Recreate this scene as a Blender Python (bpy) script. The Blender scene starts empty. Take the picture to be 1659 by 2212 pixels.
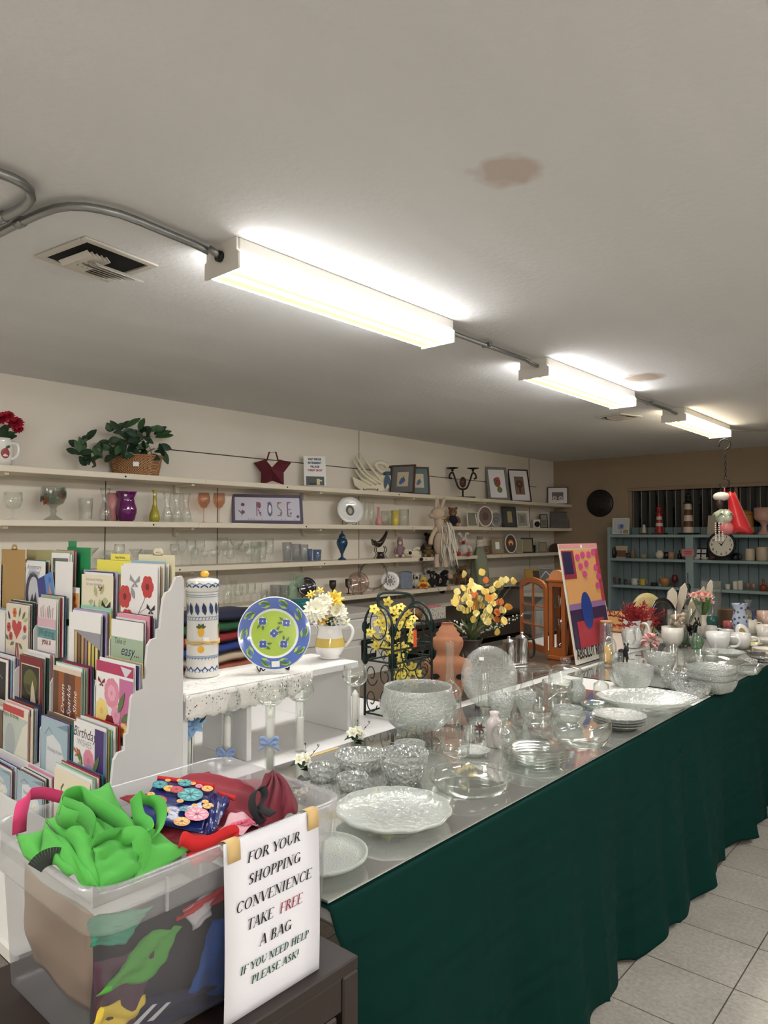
import bpy, math, random
from mathutils import Matrix, Vector
sc = bpy.context.scene
COL = sc.collection
PI = math.pi
random.seed(7)

# ---------------------------------------------------------------- camera
YAW = math.atan(1345.5 / 1534); PITCH = math.atan(50 / 1534); FPX = 1534.0
EYE = Vector((0, 0, 1.5))
cd = bpy.data.cameras.new('camera')
cam = bpy.data.objects.new('camera', cd); COL.objects.link(cam)
cam.location = EYE
cam.rotation_euler = (PI / 2 + PITCH, 0, YAW)
cd.sensor_fit = 'VERTICAL'; cd.sensor_height = 36.0; cd.lens = FPX / 2212 * 36
cd.clip_start = 0.02; cd.clip_end = 60
sc.camera = cam

# ---------------------------------------------------------------- world, exposure
w = bpy.data.worlds.new('world'); sc.world = w; w.use_nodes = True
w.node_tree.nodes['Background'].inputs[0].default_value = (0.02, 0.02, 0.022, 1)
w.node_tree.nodes['Background'].inputs[1].default_value = 1.0
sc.view_settings.view_transform = 'Standard'; sc.view_settings.look = 'None'
sc.view_settings.gamma = 1.0; sc.view_settings.use_curve_mapping = False
sc.view_settings.exposure = 1.33
LAMP_ROW = (19.0, 19.5, 11.0)      # radiance of the three lamps over the long table
LAMP_AISLE = 36.0                  # the parallel row of the same lamps over the aisle
WARM = (1.0, 0.985, 0.965)
cy = sc.cycles
cy.max_bounces = 10; cy.diffuse_bounces = 4; cy.glossy_bounces = 4; cy.transmission_bounces = 10
cy.transparent_max_bounces = 40; cy.caustics_reflective = False; cy.caustics_refractive = False
cy.sample_clamp_indirect = 4.0; cy.blur_glossy = 0.6
cy.use_adaptive_sampling = True; cy.adaptive_threshold = 0.02

# ---------------------------------------------------------------- sight lines: a point of the photograph met with a real plane
_F = Vector((-math.sin(YAW) * math.cos(PITCH), math.cos(YAW) * math.cos(PITCH), math.sin(PITCH)))
_R = Vector((math.cos(YAW), math.sin(YAW), 0)); _U = _R.cross(_F)
def ray(x, y): return _F + _R * ((x - 829.5) / FPX) - _U * ((y - 1106) / FPX)
def atz(x, y, z): d = ray(x, y); return EYE + d * ((z - 1.5) / d.z)
def atx(x, y, X): d = ray(x, y); return EYE + d * (X / d.x)
def aty(x, y, Y): d = ray(x, y); return EYE + d * (Y / d.y)
def mpp(p): return (Vector(p) - EYE).dot(_F) / FPX      # metres one pixel covers at a point

# ---------------------------------------------------------------- materials
def lin(c):
    o = []
    for v in c[:3]:
        v /= 255.0
        o.append(v / 12.92 if v <= 0.04045 else ((v + 0.055) / 1.055) ** 2.4)
    return (*o, 1.0)
_mats = {}
def mat(name, c, rough=0.55, metal=0.0, bump=None, var=0.0, coat=0.0, sheen=0.0, trans=0.0, spec=0.5):
    if name in _mats: return _mats[name]
    m = bpy.data.materials.new(name); m.use_nodes = True; _mats[name] = m
    nt = m.node_tree; b = nt.nodes['Principled BSDF']
    b.inputs['Base Color'].default_value = lin(c); b.inputs['Roughness'].default_value = rough
    b.inputs['Metallic'].default_value = metal; b.inputs['Coat Weight'].default_value = coat
    b.inputs['Sheen Weight'].default_value = sheen; b.inputs['Specular IOR Level'].default_value = spec
    if var or bump:
        tc = nt.nodes.new('ShaderNodeTexCoord'); nz = nt.nodes.new('ShaderNodeTexNoise')
        nt.links.new(tc.outputs['Object'], nz.inputs['Vector'])
        nz.inputs['Scale'].default_value = bump[0] if bump else 8.0; nz.inputs['Detail'].default_value = 4
        if bump:
            bn = nt.nodes.new('ShaderNodeBump'); bn.inputs['Strength'].default_value = bump[1]; bn.inputs['Distance'].default_value = bump[2]
            nt.links.new(nz.outputs['Fac'], bn.inputs['Height']); nt.links.new(bn.outputs['Normal'], b.inputs['Normal'])
        if var:
            mx = nt.nodes.new('ShaderNodeMix'); mx.data_type = 'RGBA'
            l = lin(c)
            mx.inputs[6].default_value = tuple(max(0, v * (1 - var)) for v in l[:3]) + (1,)
            mx.inputs[7].default_value = tuple(min(1, v * (1 + var)) for v in l[:3]) + (1,)
            nt.links.new(nz.outputs['Fac'], mx.inputs[0]); nt.links.new(mx.outputs[2], b.inputs['Base Color'])
    return m
def glass(name, tint=(253, 254, 253), rough=0.02, milk=0.015, edge=0.9, power=2.7, base=0.045, pattern=None, milkcol=(246, 250, 246), refr=0.0):
    """thin clear glass: lets light straight through, mirrors more at grazing angles"""
    if name in _mats: return _mats[name]
    m = bpy.data.materials.new(name); m.use_nodes = True; _mats[name] = m
    nt = m.node_tree; N = nt.nodes; L = nt.links
    for n in list(N): N.remove(n)
    out = N.new('ShaderNodeOutputMaterial'); tr = N.new('ShaderNodeBsdfTransparent'); gl = N.new('ShaderNodeBsdfGlossy')
    df = N.new('ShaderNodeBsdfDiffuse'); lw = N.new('ShaderNodeLayerWeight'); lw.inputs['Blend'].default_value = 0.5
    tr.inputs[0].default_value = lin(tint); gl.inputs[0].default_value = (0.95, 0.97, 0.96, 1); gl.inputs['Roughness'].default_value = rough
    df.inputs[0].default_value = lin(milkcol)
    pw = N.new('ShaderNodeMath'); pw.operation = 'POWER'; pw.inputs[1].default_value = power
    ml = N.new('ShaderNodeMath'); ml.operation = 'MULTIPLY_ADD'; ml.inputs[1].default_value = edge; ml.inputs[2].default_value = base; ml.use_clamp = True
    L.new(lw.outputs['Facing'], pw.inputs[0]); L.new(pw.outputs[0], ml.inputs[0])
    rf = None
    if refr:
        rf = N.new('ShaderNodeBsdfRefraction'); rf.inputs['IOR'].default_value = 1.35; rf.inputs['Roughness'].default_value = .04; rf.inputs[0].default_value = lin(tint)
        mr = N.new('ShaderNodeMixShader'); mr.inputs[0].default_value = refr; L.new(tr.outputs[0], mr.inputs[1]); L.new(rf.outputs[0], mr.inputs[2]); tr = mr
    m1 = N.new('ShaderNodeMixShader'); m2 = N.new('ShaderNodeMixShader')
    L.new(ml.outputs[0], m1.inputs[0]); L.new(tr.outputs[0], m1.inputs[1]); L.new(gl.outputs[0], m1.inputs[2])
    m2.inputs[0].default_value = milk; L.new(m1.outputs[0], m2.inputs[1]); L.new(df.outputs[0], m2.inputs[2]); L.new(m2.outputs[0], out.inputs[0])
    if pattern:
        tc = N.new('ShaderNodeTexCoord'); bp = N.new('ShaderNodeBump')
        if pattern[0] == 'cut':
            vo = N.new('ShaderNodeTexVoronoi'); vo.inputs['Scale'].default_value = pattern[1]; h = vo.outputs['Distance']
        else:
            vo = N.new('ShaderNodeTexNoise'); vo.inputs['Scale'].default_value = pattern[1]; vo.inputs['Detail'].default_value = 3; h = vo.outputs['Fac']
        L.new(tc.outputs['Object'], vo.inputs['Vector']); bp.inputs['Strength'].default_value = pattern[2]; bp.inputs['Distance'].default_value = pattern[3]
        L.new(h, bp.inputs['Height'])
        for n in (gl, lw, df) + ((rf,) if rf else ()): L.new(bp.outputs['Normal'], n.inputs['Normal'])
    return m
def emit(name, c, s):
    if name in _mats: return _mats[name]
    m = bpy.data.materials.new(name); m.use_nodes = True; _mats[name] = m
    b = m.node_tree.nodes['Principled BSDF']; b.inputs['Base Color'].default_value = (*c, 1)
    b.inputs['Emission Color'].default_value = (*c, 1); b.inputs['Emission Strength'].default_value = s; b.inputs['Roughness'].default_value = 0.3
    return m

# ---------------------------------------------------------------- mesh builder
def Tm(x=0, y=0, z=0): return Matrix.Translation((x, y, z))
def Rm(a, ax='Z'): return Matrix.Rotation(math.radians(a), 4, ax)
def Sm(x, y=None, z=None):
    y = x if y is None else y; z = x if z is None else z
    return Matrix.Diagonal((x, y, z, 1))
class MB:
    def __init__(s): s.V = []; s.F = []; s.I = []; s.S = []; s.ms = []; s.T = Matrix.Identity(4)
    def add(s, vs, fs, m, smooth=False):
        if m not in s.ms: s.ms.append(m)
        i = s.ms.index(m); o = len(s.V)
        s.V += [tuple(s.T @ Vector(v)) for v in vs]
        flip = s.T.determinant() < 0
        for f in fs:
            f = [k + o for k in f]
            s.F.append(f[::-1] if flip else f); s.I.append(i); s.S.append(smooth)
        return s
    def at(s, M): s.T = M; return s
    def box(s, c, d, m, b=0.0):
        x, y, z = (v / 2 for v in d); b = min(b, x * .9, y * .9, z * .9)
        if b <= 0:
            vs = [(c[0] + i * x, c[1] + j * y, c[2] + k * z) for i in (-1, 1) for j in (-1, 1) for k in (-1, 1)]
            return s.add(vs, [(0, 1, 3, 2), (4, 6, 7, 5), (0, 4, 5, 1), (2, 3, 7, 6), (0, 2, 6, 4), (1, 5, 7, 3)], m)
        vs = []; ix = {}
        for i in (-1, 1):
            for j in (-1, 1):
                for k in (-1, 1):
                    for a in range(3):
                        p = [i * x, j * y, k * z]
                        for q in range(3):
                            if q != a: p[q] -= (i, j, k)[q] * b
                        ix[i, j, k, a] = len(vs); vs.append((c[0] + p[0], c[1] + p[1], c[2] + p[2]))
        fs = []
        for a in range(3):
            u, v = (a + 1) % 3, (a + 2) % 3
            for sg in (-1, 1):
                q = []
                for (p, r) in ((-1, -1), (1, -1), (1, 1), (-1, 1)):
                    t = [0, 0, 0]; t[a] = sg; t[u] = p; t[v] = r; q.append(ix[t[0], t[1], t[2], a])
                fs.append(q if sg > 0 else q[::-1])
            for p in (-1, 1):
                for r in (-1, 1):
                    t0 = [0, 0, 0]; t0[u] = p; t0[v] = r; t0[a] = -1; t1 = list(t0); t1[a] = 1
                    q = [ix[(*t0, u)], ix[(*t1, u)], ix[(*t1, v)], ix[(*t0, v)]]
                    fs.append(q if p * r < 0 else q[::-1])
        for i in (-1, 1):
            for j in (-1, 1):
                for k in (-1, 1):
                    q = [ix[i, j, k, 0], ix[i, j, k, 1], ix[i, j, k, 2]]
                    fs.append(q if i * j * k > 0 else q[::-1])
        return s.add(vs, fs, m)
    def lathe(s, prof, m, seg=28, flute=None, smooth=True, sx=1.0, sy=1.0, a0=0.0):
        vs = []; fs = []; n = len(prof)
        for (r, z, *fl) in prof:
            am = fl[0] if fl else (flute[1] if flute else 0)
            for k in range(seg):
                a = a0 + 2 * PI * k / seg; rr = r * (1 + am * math.cos(flute[0] * a)) if flute else r
                vs.append((rr * math.cos(a) * sx, rr * math.sin(a) * sy, z))
        for i in range(n - 1):
            for k in range(seg):
                k2 = (k + 1) % seg; fs.append((i * seg + k, i * seg + k2, (i + 1) * seg + k2, (i + 1) * seg + k))
        return s.add(vs, fs, m, smooth)
    def tube(s, pts, r, m, seg=8, closed=False, caps=True, smooth=True):
        P = [Vector(p) for p in pts]; n = len(P); vs = []; fs = []
        up = None
        for i, p in enumerate(P):
            if closed: t = P[(i + 1) % n] - P[i - 1]
            else: t = P[min(i + 1, n - 1)] - P[max(i - 1, 0)]
            t.normalize() if t.length > 1e-9 else None
            if up is None:
                up = Vector((0, 0, 1)) if abs(t.z) < .9 else Vector((1, 0, 0))
            a = up - t * up.dot(t)
            if a.length < 1e-6: a = t.orthogonal()
            a.normalize(); b = t.cross(a); up = a
            rr = r[i] if isinstance(r, (list, tuple)) else r
            for k in range(seg):
                q = 2 * PI * k / seg; vs.append(p + a * math.cos(q) * rr + b * math.sin(q) * rr)
        for i in range(n if closed else n - 1):
            j = (i + 1) % n
            for k in range(seg):
                k2 = (k + 1) % seg; fs.append((i * seg + k, i * seg + k2, j * seg + k2, j * seg + k))
        if caps and not closed: fs += [tuple(range(seg))[::-1], tuple(range((n - 1) * seg, n * seg))]
        return s.add(vs, fs, m, smooth)
    def prism(s, poly, z0, z1, m, smooth=False):
        n = len(poly); vs = [(x, y, z0) for x, y in poly] + [(x, y, z1) for x, y in poly]
        a = sum(poly[i][0] * poly[(i + 1) % n][1] - poly[(i + 1) % n][0] * poly[i][1] for i in range(n))
        r = list(range(n)) if a > 0 else list(range(n))[::-1]
        s.add(vs, [tuple(r[::-1]), tuple(k + n for k in r)], m)
        fs = []
        for i in range(n):
            p, q = r[i], r[(i + 1) % n]; fs.append((p, q, q + n, p + n))
        return s.add(vs, fs, m, smooth)
    def ell(s, c, r, m, seg=16, rings=10):
        if not isinstance(r, (list, tuple)): r = (r, r, r)
        vs = [(c[0], c[1], c[2] - r[2])]; fs = []
        for i in range(1, rings):
            a = PI * i / rings
            for k in range(seg):
                q = 2 * PI * k / seg
                vs.append((c[0] + r[0] * math.sin(a) * math.cos(q), c[1] + r[1] * math.sin(a) * math.sin(q), c[2] - r[2] * math.cos(a)))
        vs.append((c[0], c[1], c[2] + r[2])); e = len(vs) - 1
        for k in range(seg):
            k2 = (k + 1) % seg; fs.append((0, 1 + k2, 1 + k))
            for i in range(rings - 2): fs.append((1 + i * seg + k, 1 + i * seg + k2, 1 + (i + 1) * seg + k2, 1 + (i + 1) * seg + k))
            fs.append((1 + (rings - 2) * seg + k, 1 + (rings - 2) * seg + k2, e))
        return s.add(vs, fs, m, True)
    def sheet(s, rows, m, t=0.0, smooth=True):
        R = len(rows); C = len(rows[0]); vs = [Vector(p) for r in rows for p in r]
        fs = [(i * C + j, i * C + j + 1, (i + 1) * C + j + 1, (i + 1) * C + j) for i in range(R - 1) for j in range(C - 1)]
        if not t: return s.add(vs, fs, m, smooth)
        nr = [Vector((0, 0, 0)) for _ in vs]
        for f in fs:
            n = (vs[f[2]] - vs[f[0]]).cross(vs[f[3]] - vs[f[1]])
            for k in f: nr[k] += n
        n0 = len(vs); v2 = [v - (n.normalized() if n.length > 0 else n) * t for v, n in zip(vs, nr)]
        f2 = [tuple(k + n0 for k in f[::-1]) for f in fs]
        bd = list(range(C)) + [i * C + C - 1 for i in range(1, R)] + [(R - 1) * C + j for j in range(C - 2, -1, -1)] + [i * C for i in range(R - 2, 0, -1)]
        f3 = [(bd[(i + 1) % len(bd)], bd[i], bd[i] + n0, bd[(i + 1) % len(bd)] + n0) for i in range(len(bd))]
        return s.add(vs + v2, fs + f2 + f3, m, smooth)
    def leaf(s, p, d, n, L, W, m, curl=0.15, pts=4):
        p = Vector(p); d = Vector(d).normalized(); n = Vector(n); n = (n - d * n.dot(d))
        n = n.normalized() if n.length > 1e-6 else d.orthogonal().normalized(); sd = d.cross(n)
        rows = []
        for i in range(pts + 1):
            t = i / pts; wd = W * .5 * math.sin(PI * (t * .92 + .04)) ** .8; c = p + d * L * t - n * L * curl * t * t
            rows.append([c - sd * wd + n * wd * .25, c, c + sd * wd + n * wd * .25])
        return s.sheet(rows, m)
    def poly(s, pts, m): return s.add(pts, [tuple(range(len(pts)))], m)
    def text(s, txt, size, m, M=None, shear=0.0, bold=0.0, align='CENTER', depth=0.0, sx=1.0):
        cu = bpy.data.curves.new('lettering', 'FONT'); cu.body = txt; cu.size = size; cu.shear = shear; cu.offset = bold
        cu.align_x = align; cu.extrude = depth; cu.resolution_u = 3
        o = bpy.data.objects.new('lettering', cu); COL.objects.link(o)
        bpy.context.view_layer.update()
        me = bpy.data.meshes.new_from_object(o.evaluated_get(bpy.context.evaluated_depsgraph_get()))
        T = s.T; s.T = T @ (M or Matrix.Identity(4)) @ Sm(sx, 1, 1)
        s.add([v.co[:] for v in me.vertices], [tuple(p.vertices) for p in me.polygons], m); s.T = T
        bpy.data.objects.remove(o); bpy.data.curves.remove(cu); bpy.data.meshes.remove(me)
        return s
    def build(s, name, parent=None, label=None, bevel=None):
        me = bpy.data.meshes.new(name); me.from_pydata(s.V, [], s.F)
        for m in s.ms: me.materials.append(m)
        me.polygons.foreach_set('material_index', s.I); me.polygons.foreach_set('use_smooth', s.S); me.update()
        o = bpy.data.objects.new(name, me); COL.objects.link(o)
        if parent: o.parent = parent
        if label: o['label'] = label
        return o
LABELS = {}
def tag(o, label, cat, group=None):
    o['label'] = label; o['category'] = cat
    if group: o['group'] = group
    return o
def thing(name, label, cat, loc=(0, 0, 0), rz=0.0, group=None):
    o = bpy.data.objects.new(name, None); COL.objects.link(o); o.empty_display_size = 0.05
    o.location = loc; o.rotation_euler = (0, 0, math.radians(rz)); return tag(o, label, cat, group)
def solo(name, mb, label, cat, loc=(0, 0, 0), rz=0.0, group=None):
    o = mb.build(name); o.location = loc; o.rotation_euler = (0, 0, math.radians(rz)); return tag(o, label, cat, group)
def struct(name, mb):
    o = mb.build(name); o['kind'] = 'structure'; return o
def copy_tree(o, loc, rz=None):
    c = o.copy(); COL.objects.link(c); c.location = loc
    if rz is not None: c.rotation_euler = (0, 0, math.radians(rz))
    for k in o.children:
        d = k.copy(); COL.objects.link(d); d.parent = c
        for g in k.children:
            e = g.copy(); COL.objects.link(e); e.parent = d
    return c
def circ(r, n=24, ry=None, a0=0.0): return [(r * math.cos(a0 + 2 * PI * k / n), (ry or r) * math.sin(a0 + 2 * PI * k / n)) for k in range(n)]
def flat(pts, z): return [(x, y, z) for x, y in pts]
def arc3(c, r, a0, a1, n, ax='XZ', ry=None):
    o = []
    for k in range(n + 1):
        a = math.radians(a0 + (a1 - a0) * k / n); u, v = r * math.cos(a), (ry or r) * math.sin(a)
        o.append({'XZ': (c[0] + u, c[1], c[2] + v), 'YZ': (c[0], c[1] + u, c[2] + v), 'XY': (c[0] + u, c[1] + v, c[2])}[ax])
    return o

# ---------------------------------------------------------------- room
def plaster(name, c, scale, strength, stains=()):
    m = mat(name, c, 0.9, spec=0.2); nt = m.node_tree; N = nt.nodes; L = nt.links; b = N['Principled BSDF']
    tc = N.new('ShaderNodeTexCoord')
    n1 = N.new('ShaderNodeTexNoise'); n1.inputs['Scale'].default_value = scale; n1.inputs['Detail'].default_value = 6
    n2 = N.new('ShaderNodeTexNoise'); n2.inputs['Scale'].default_value = 1.3; n2.inputs['Detail'].default_value = 3
    mp = N.new('ShaderNodeMapping'); mp.inputs['Scale'].default_value = (2.2, 0.5, 1)
    L.new(tc.outputs['Object'], n1.inputs['Vector']); L.new(tc.outputs['Object'], mp.inputs['Vector']); L.new(mp.outputs[0], n2.inputs['Vector'])
    b1 = N.new('ShaderNodeBump'); b1.inputs['Strength'].default_value = strength; b1.inputs['Distance'].default_value = 0.004
    b2 = N.new('ShaderNodeBump'); b2.inputs['Strength'].default_value = 0.5; b2.inputs['Distance'].default_value = 0.03
    L.new(n1.outputs['Fac'], b1.inputs['Height']); L.new(n2.outputs['Fac'], b2.inputs['Height'])
    L.new(b2.outputs['Normal'], b1.inputs['Normal']); L.new(b1.outputs['Normal'], b.inputs['Normal'])
    last = None
    mx = N.new('ShaderNodeMix'); mx.data_type = 'RGBA'; l = lin(c)
    mx.inputs[6].default_value = tuple(v * .93 for v in l[:3]) + (1,); mx.inputs[7].default_value = tuple(min(1, v * 1.06) for v in l[:3]) + (1,)
    L.new(n2.outputs['Fac'], mx.inputs[0]); last = mx.outputs[2]
    for (x, y, z, r, sq, colr) in stains:
        sp = N.new('ShaderNodeMapping'); sp.vector_type = 'POINT'; sp.inputs['Location'].default_value = (-x, -y * sq, -z); sp.inputs['Scale'].default_value = (1, sq, 1)
        ad = N.new('ShaderNodeVectorMath'); ad.operation = 'MULTIPLY_ADD'; ad.inputs[1].default_value = (.09, .09, 0)
        L.new(tc.outputs['Object'], sp.inputs['Vector'])
        n3 = N.new('ShaderNodeTexNoise'); n3.inputs['Scale'].default_value = 14; L.new(tc.outputs['Object'], n3.inputs['Vector'])
        L.new(n3.outputs['Color'], ad.inputs[0]); L.new(sp.outputs[0], ad.inputs[2])
        ln = N.new('ShaderNodeVectorMath'); ln.operation = 'LENGTH'; L.new(ad.outputs[0], ln.inputs[0])
        mr = N.new('ShaderNodeMapRange'); mr.inputs[1].default_value = r; mr.inputs[2].default_value = r * .6; L.new(ln.outputs['Value'], mr.inputs[0])
        m2 = N.new('ShaderNodeMix'); m2.data_type = 'RGBA'; m2.inputs[7].default_value = lin(colr)
        L.new(mr.outputs[0], m2.inputs[0]); L.new(last, m2.inputs[6]); last = m2.outputs[2]
    L.new(last, b.inputs['Base Color'])
    return m
CEIL = 2.46; XW = -4.46; YF = 8.46; XR = 3.2; YB = -3.0
s1 = atz(1150, 372, CEIL); s2 = atz(1410, 816, CEIL)
M_CEIL = plaster('ceiling plaster', (228, 228, 228), 42, .55, ((s1.x, s1.y, CEIL, .10, 1.0, (206, 194, 186)), (s2.x, s2.y, CEIL, .14, 1.0, (174, 158, 144))))
M_WALL = plaster('cream painted panelling', (234, 227, 215), 90, .12)
M_FARW = plaster('tan stucco', (164, 146, 124), 40, .4)
def floor_mat():
    m = mat('vinyl floor tile', (190, 182, 168), 0.38); nt = m.node_tree; N = nt.nodes; L = nt.links; b = N['Principled BSDF']
    tc = N.new('ShaderNodeTexCoord'); br = N.new('ShaderNodeTexBrick'); mp = N.new('ShaderNodeMapping')
    mp.inputs['Location'].default_value = (1.017, -2.262 + 0.0, 0); L.new(tc.outputs['Object'], mp.inputs['Vector']); L.new(mp.outputs[0], br.inputs['Vector'])
    br.offset = 0; br.squash = 1; br.inputs['Scale'].default_value = 1.0; br.inputs['Brick Width'].default_value = .305; br.inputs['Row Height'].default_value = .305
    br.inputs['Mortar Size'].default_value = .0022; br.inputs['Mortar Smooth'].default_value = .1
    br.inputs['Color1'].default_value = lin((196, 190, 180)); br.inputs['Color2'].default_value = lin((187, 181, 170)); br.inputs['Mortar'].default_value = lin((96, 88, 78))
    n1 = N.new('ShaderNodeTexNoise'); n1.inputs['Scale'].default_value = 70; n1.inputs['Detail'].default_value = 8; L.new(tc.outputs['Object'], n1.inputs['Vector'])
    n2 = N.new('ShaderNodeTexNoise'); n2.inputs['Scale'].default_value = 5; n2.inputs['Detail'].default_value = 5; L.new(tc.outputs['Object'], n2.inputs['Vector'])
    r1 = N.new('ShaderNodeMapRange'); r1.inputs[1].default_value = .3; r1.inputs[2].default_value = .7; r1.inputs[3].default_value = .78; r1.inputs[4].default_value = 1.12; L.new(n1.outputs['Fac'], r1.inputs[0])
    r2 = N.new('ShaderNodeMapRange'); r2.inputs[1].default_value = .3; r2.inputs[2].default_value = .7; r2.inputs[3].default_value = .86; r2.inputs[4].default_value = 1.06; L.new(n2.outputs['Fac'], r2.inputs[0])
    mu = N.new('ShaderNodeMath'); mu.operation = 'MULTIPLY'; L.new(r1.outputs[0], mu.inputs[0]); L.new(r2.outputs[0], mu.inputs[1])
    vm = N.new('ShaderNodeVectorMath'); vm.operation = 'SCALE'; L.new(br.outputs['Color'], vm.inputs[0]); L.new(mu.outputs[0], vm.inputs['Scale'])
    L.new(vm.outputs[0], b.inputs['Base Color'])
    return m
struct('floor', MB().box(((XR + XW) / 2, (YF + YB) / 2, -.05), (XR - XW + .4, YF - YB + .4, .1), floor_mat()))
struct('ceiling', MB().box(((XR + XW) / 2, (YF + YB) / 2, CEIL + .05), (XR - XW + .4, YF - YB + .4, .1), M_CEIL))
struct('wall_left', MB().box((XW - .05, (YF + YB) / 2, CEIL / 2), (.1, YF - YB, CEIL), M_WALL))
# far wall with the window opening
WX0, WX1, WZ0, WZ1 = -3.46, -1.0, 1.30, 2.07
fw = MB(); yc = YF + .06
fw.box(((XW + WX0) / 2, yc, CEIL / 2), (WX0 - XW, .12, CEIL), M_FARW); fw.box(((XR + WX1) / 2, yc, CEIL / 2), (XR - WX1, .12, CEIL), M_FARW)
fw.box(((WX0 + WX1) / 2, yc, WZ0 / 2), (WX1 - WX0, .12, WZ0), M_FARW); fw.box(((WX0 + WX1) / 2, yc, (CEIL + WZ1) / 2), (WX1 - WX0, .12, CEIL - WZ1), M_FARW)
struct('wall_far', fw)
struct('wall_right', MB().box((XR + .05, (YF + YB) / 2, CEIL / 2), (.1, YF - YB, CEIL), M_WALL))
struct('wall_near', MB().box(((XR + XW) / 2, YB - .05, CEIL / 2), (XR - XW, .1, CEIL), M_WALL))
M_SEAM = mat('panel seam', (70, 58, 48), .9)
g = atx(560, 991, XW); g0 = atx(340, 965, XW)
struct('trim_1', MB().box((XW + .001, (g0.y + 8.0) / 2, g.z), (.004, 8.0 - g0.y, .007), M_SEAM))
for i, x in enumerate((228, 470, 775, 1143)):
    p = atx(x, 1050, XW); top = CEIL if x in (775, 1143) else 1.86
    struct('trim_%d' % (i + 2), MB().box((XW + .001, p.y, (top + .9) / 2), (.004, .005 if x != 775 else .012, top - .9), M_SEAM if x != 775 else mat('painted conduit', (178, 166, 146), .7)))
# window: dark night glass behind vertical blinds
wn = bpy.data.objects.new('window_1', None); COL.objects.link(wn); wn.location = (WX0, YF, WZ0); wn['kind'] = 'structure'
M_FR = mat('window frame paint', (150, 130, 108), .6)
f = MB(); ww = WX1 - WX0; wh = WZ1 - WZ0
f.box((ww / 2, .0, wh - .02), (ww, .05, .04), M_FR, .004); f.box((.02, .03, wh / 2), (.04, .06, wh), M_FR, .004); f.box((ww - .02, .03, wh / 2), (.04, .06, wh), M_FR, .004)
f.box((ww / 2, .03, .02), (ww, .06, .04), M_FR, .004)
for k in (.62, 1.2, 1.8): f.box((k, .075, wh / 2), (.035, .03, wh - .06), M_FR, .004)
f.build('window_frame', wn)
MB().box((ww / 2, .1, wh / 2), (ww - .04, .008, wh - .04), mat('night window glass', (22, 26, 30), .08)).build('pane', wn)
M_SLAT = mat('grey blind slat', (74, 76, 74), .5)
for k in range(24):
    b = MB(); b.at(Tm(.075 + k * .1, .052, wh / 2 - .01) @ Rm(62)); b.box((0, 0, 0), (.085, .0015, wh - .07), M_SLAT)
    b.at(Tm(.075 + k * .1, .052, wh / 2 - .01) @ Rm(62)); b.box((-.042, 0, 0), (.006, .003, wh - .07), mat('slat edge', (176, 172, 160), .5)); b.build('blind_slat', wn)
# ---------------------------------------------------------------- ceiling lamps, conduit, vents
M_WHITEM = mat('white enamel', (226, 222, 214), .4)
M_GALV = mat('galvanised steel', (150, 152, 152), .32, .9)
M_DARK = mat('black iron', (22, 22, 24), .45, .3)
M_HOLE = mat('dark opening', (20, 18, 16), .95)
LX0, LX1, LBOT = -2.012, -1.836, 2.362
def lamp(y0, L, strength, label, xo=0.0, col=WARM):
    t = thing('ceiling_lamp', label, 'ceiling light', ((LX0 + LX1) / 2 + xo, y0 + L / 2, LBOT), 0, 'fluorescent ceiling lights')
    hw = (LX1 - LX0) / 2; h = CEIL - LBOT
    MB().box((0, 0, h - .022), (2 * hw - .004, L - .012, .044), M_WHITEM, .003).build('housing', t)
    prof = [(-hw, .012), (-hw + .014, 0), (hw - .014, 0), (hw, .012), (hw, h - .045), (-hw, h - .045)]
    b = MB(); b.at(Tm(0, L / 2 - .005) @ Rm(90, 'X')); b.prism(prof, 0, L - .01, emit('lamp lens side %s' % strength, col, strength * .40))
    dim = emit('lamp lens between tubes', (1.0, .86, .50), .41); lit = emit('lamp lens %s' % strength, col, strength)
    for u0, u1, m in ((-.84, -.70, lit), (-.70, -.22, dim), (-.22, .16, lit), (.16, .44, dim), (.44, .84, lit)): b.add([(u0 * hw, -.0006, .012), (u1 * hw, -.0006, .012), (u1 * hw, -.0006, L - .022), (u0 * hw, -.0006, L - .022)], [(0, 1, 2, 3)], m)
    b.build('lens', t)
    pl = [(-hw - .004, -.004), (hw + .004, -.004), (hw + .004, .05), (hw - .006, .056), (hw - .006, h), (-hw + .006, h), (-hw + .006, .056), (-hw - .004, .05)]
    for s in (-1, 1):
        b = MB(); b.at(Tm(0, s * L / 2) @ Rm(90, 'X')); b.prism(pl, -.004, .004, M_WHITEM); b.build('end_plate', t)
    return t
lamp(1.385, 1.18, LAMP_ROW[0], 'nearest and largest of the three long white lights over the glassware table')
lamp(3.44, 1.20, LAMP_ROW[1], 'middle one of the three long white lights over the glassware table', -.005)
lamp(5.48, 1.16, LAMP_ROW[2], 'farthest light of the row, with a black chain hanging under its far end', .04, (1.0, .86, .64))
for yy in (-1.6, .6, 2.8): lamp(yy, 1.2, LAMP_AISLE, 'long white ceiling light over the aisle', 3.1)
lamp(-1.2, 1.2, LAMP_AISLE, 'long white ceiling light in the near end of the room')
t = thing('conduit', 'grey steel conduit bending from left edge to nearest ceiling light', 'pipe', (0, 0, 0))
pp = [atz(x, y, 2.435) for x, y in ((-120, 545), (0, 503), (40, 482), (90, 460), (120, 450), (150, 446), (185, 447), (220, 453), (260, 463), (300, 478), (360, 503), (420, 528), (450, 543))]
pp += [Vector((-1.93, 1.34, 2.43)), Vector((-1.925, 1.388, 2.415))]
MB().tube(pp, .0125, M_GALV, 10).build('pipe', t)
MB().tube([pp[1] + (pp[2] - pp[1]) * .9, pp[2] + (pp[3] - pp[2]) * .2], .0155, M_GALV, 10).build('coupling', t)
MB().tube([pp[-1] - Vector((0, .02, 0)), pp[-1]], .019, M_DARK, 10).build('connector', t)
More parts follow.
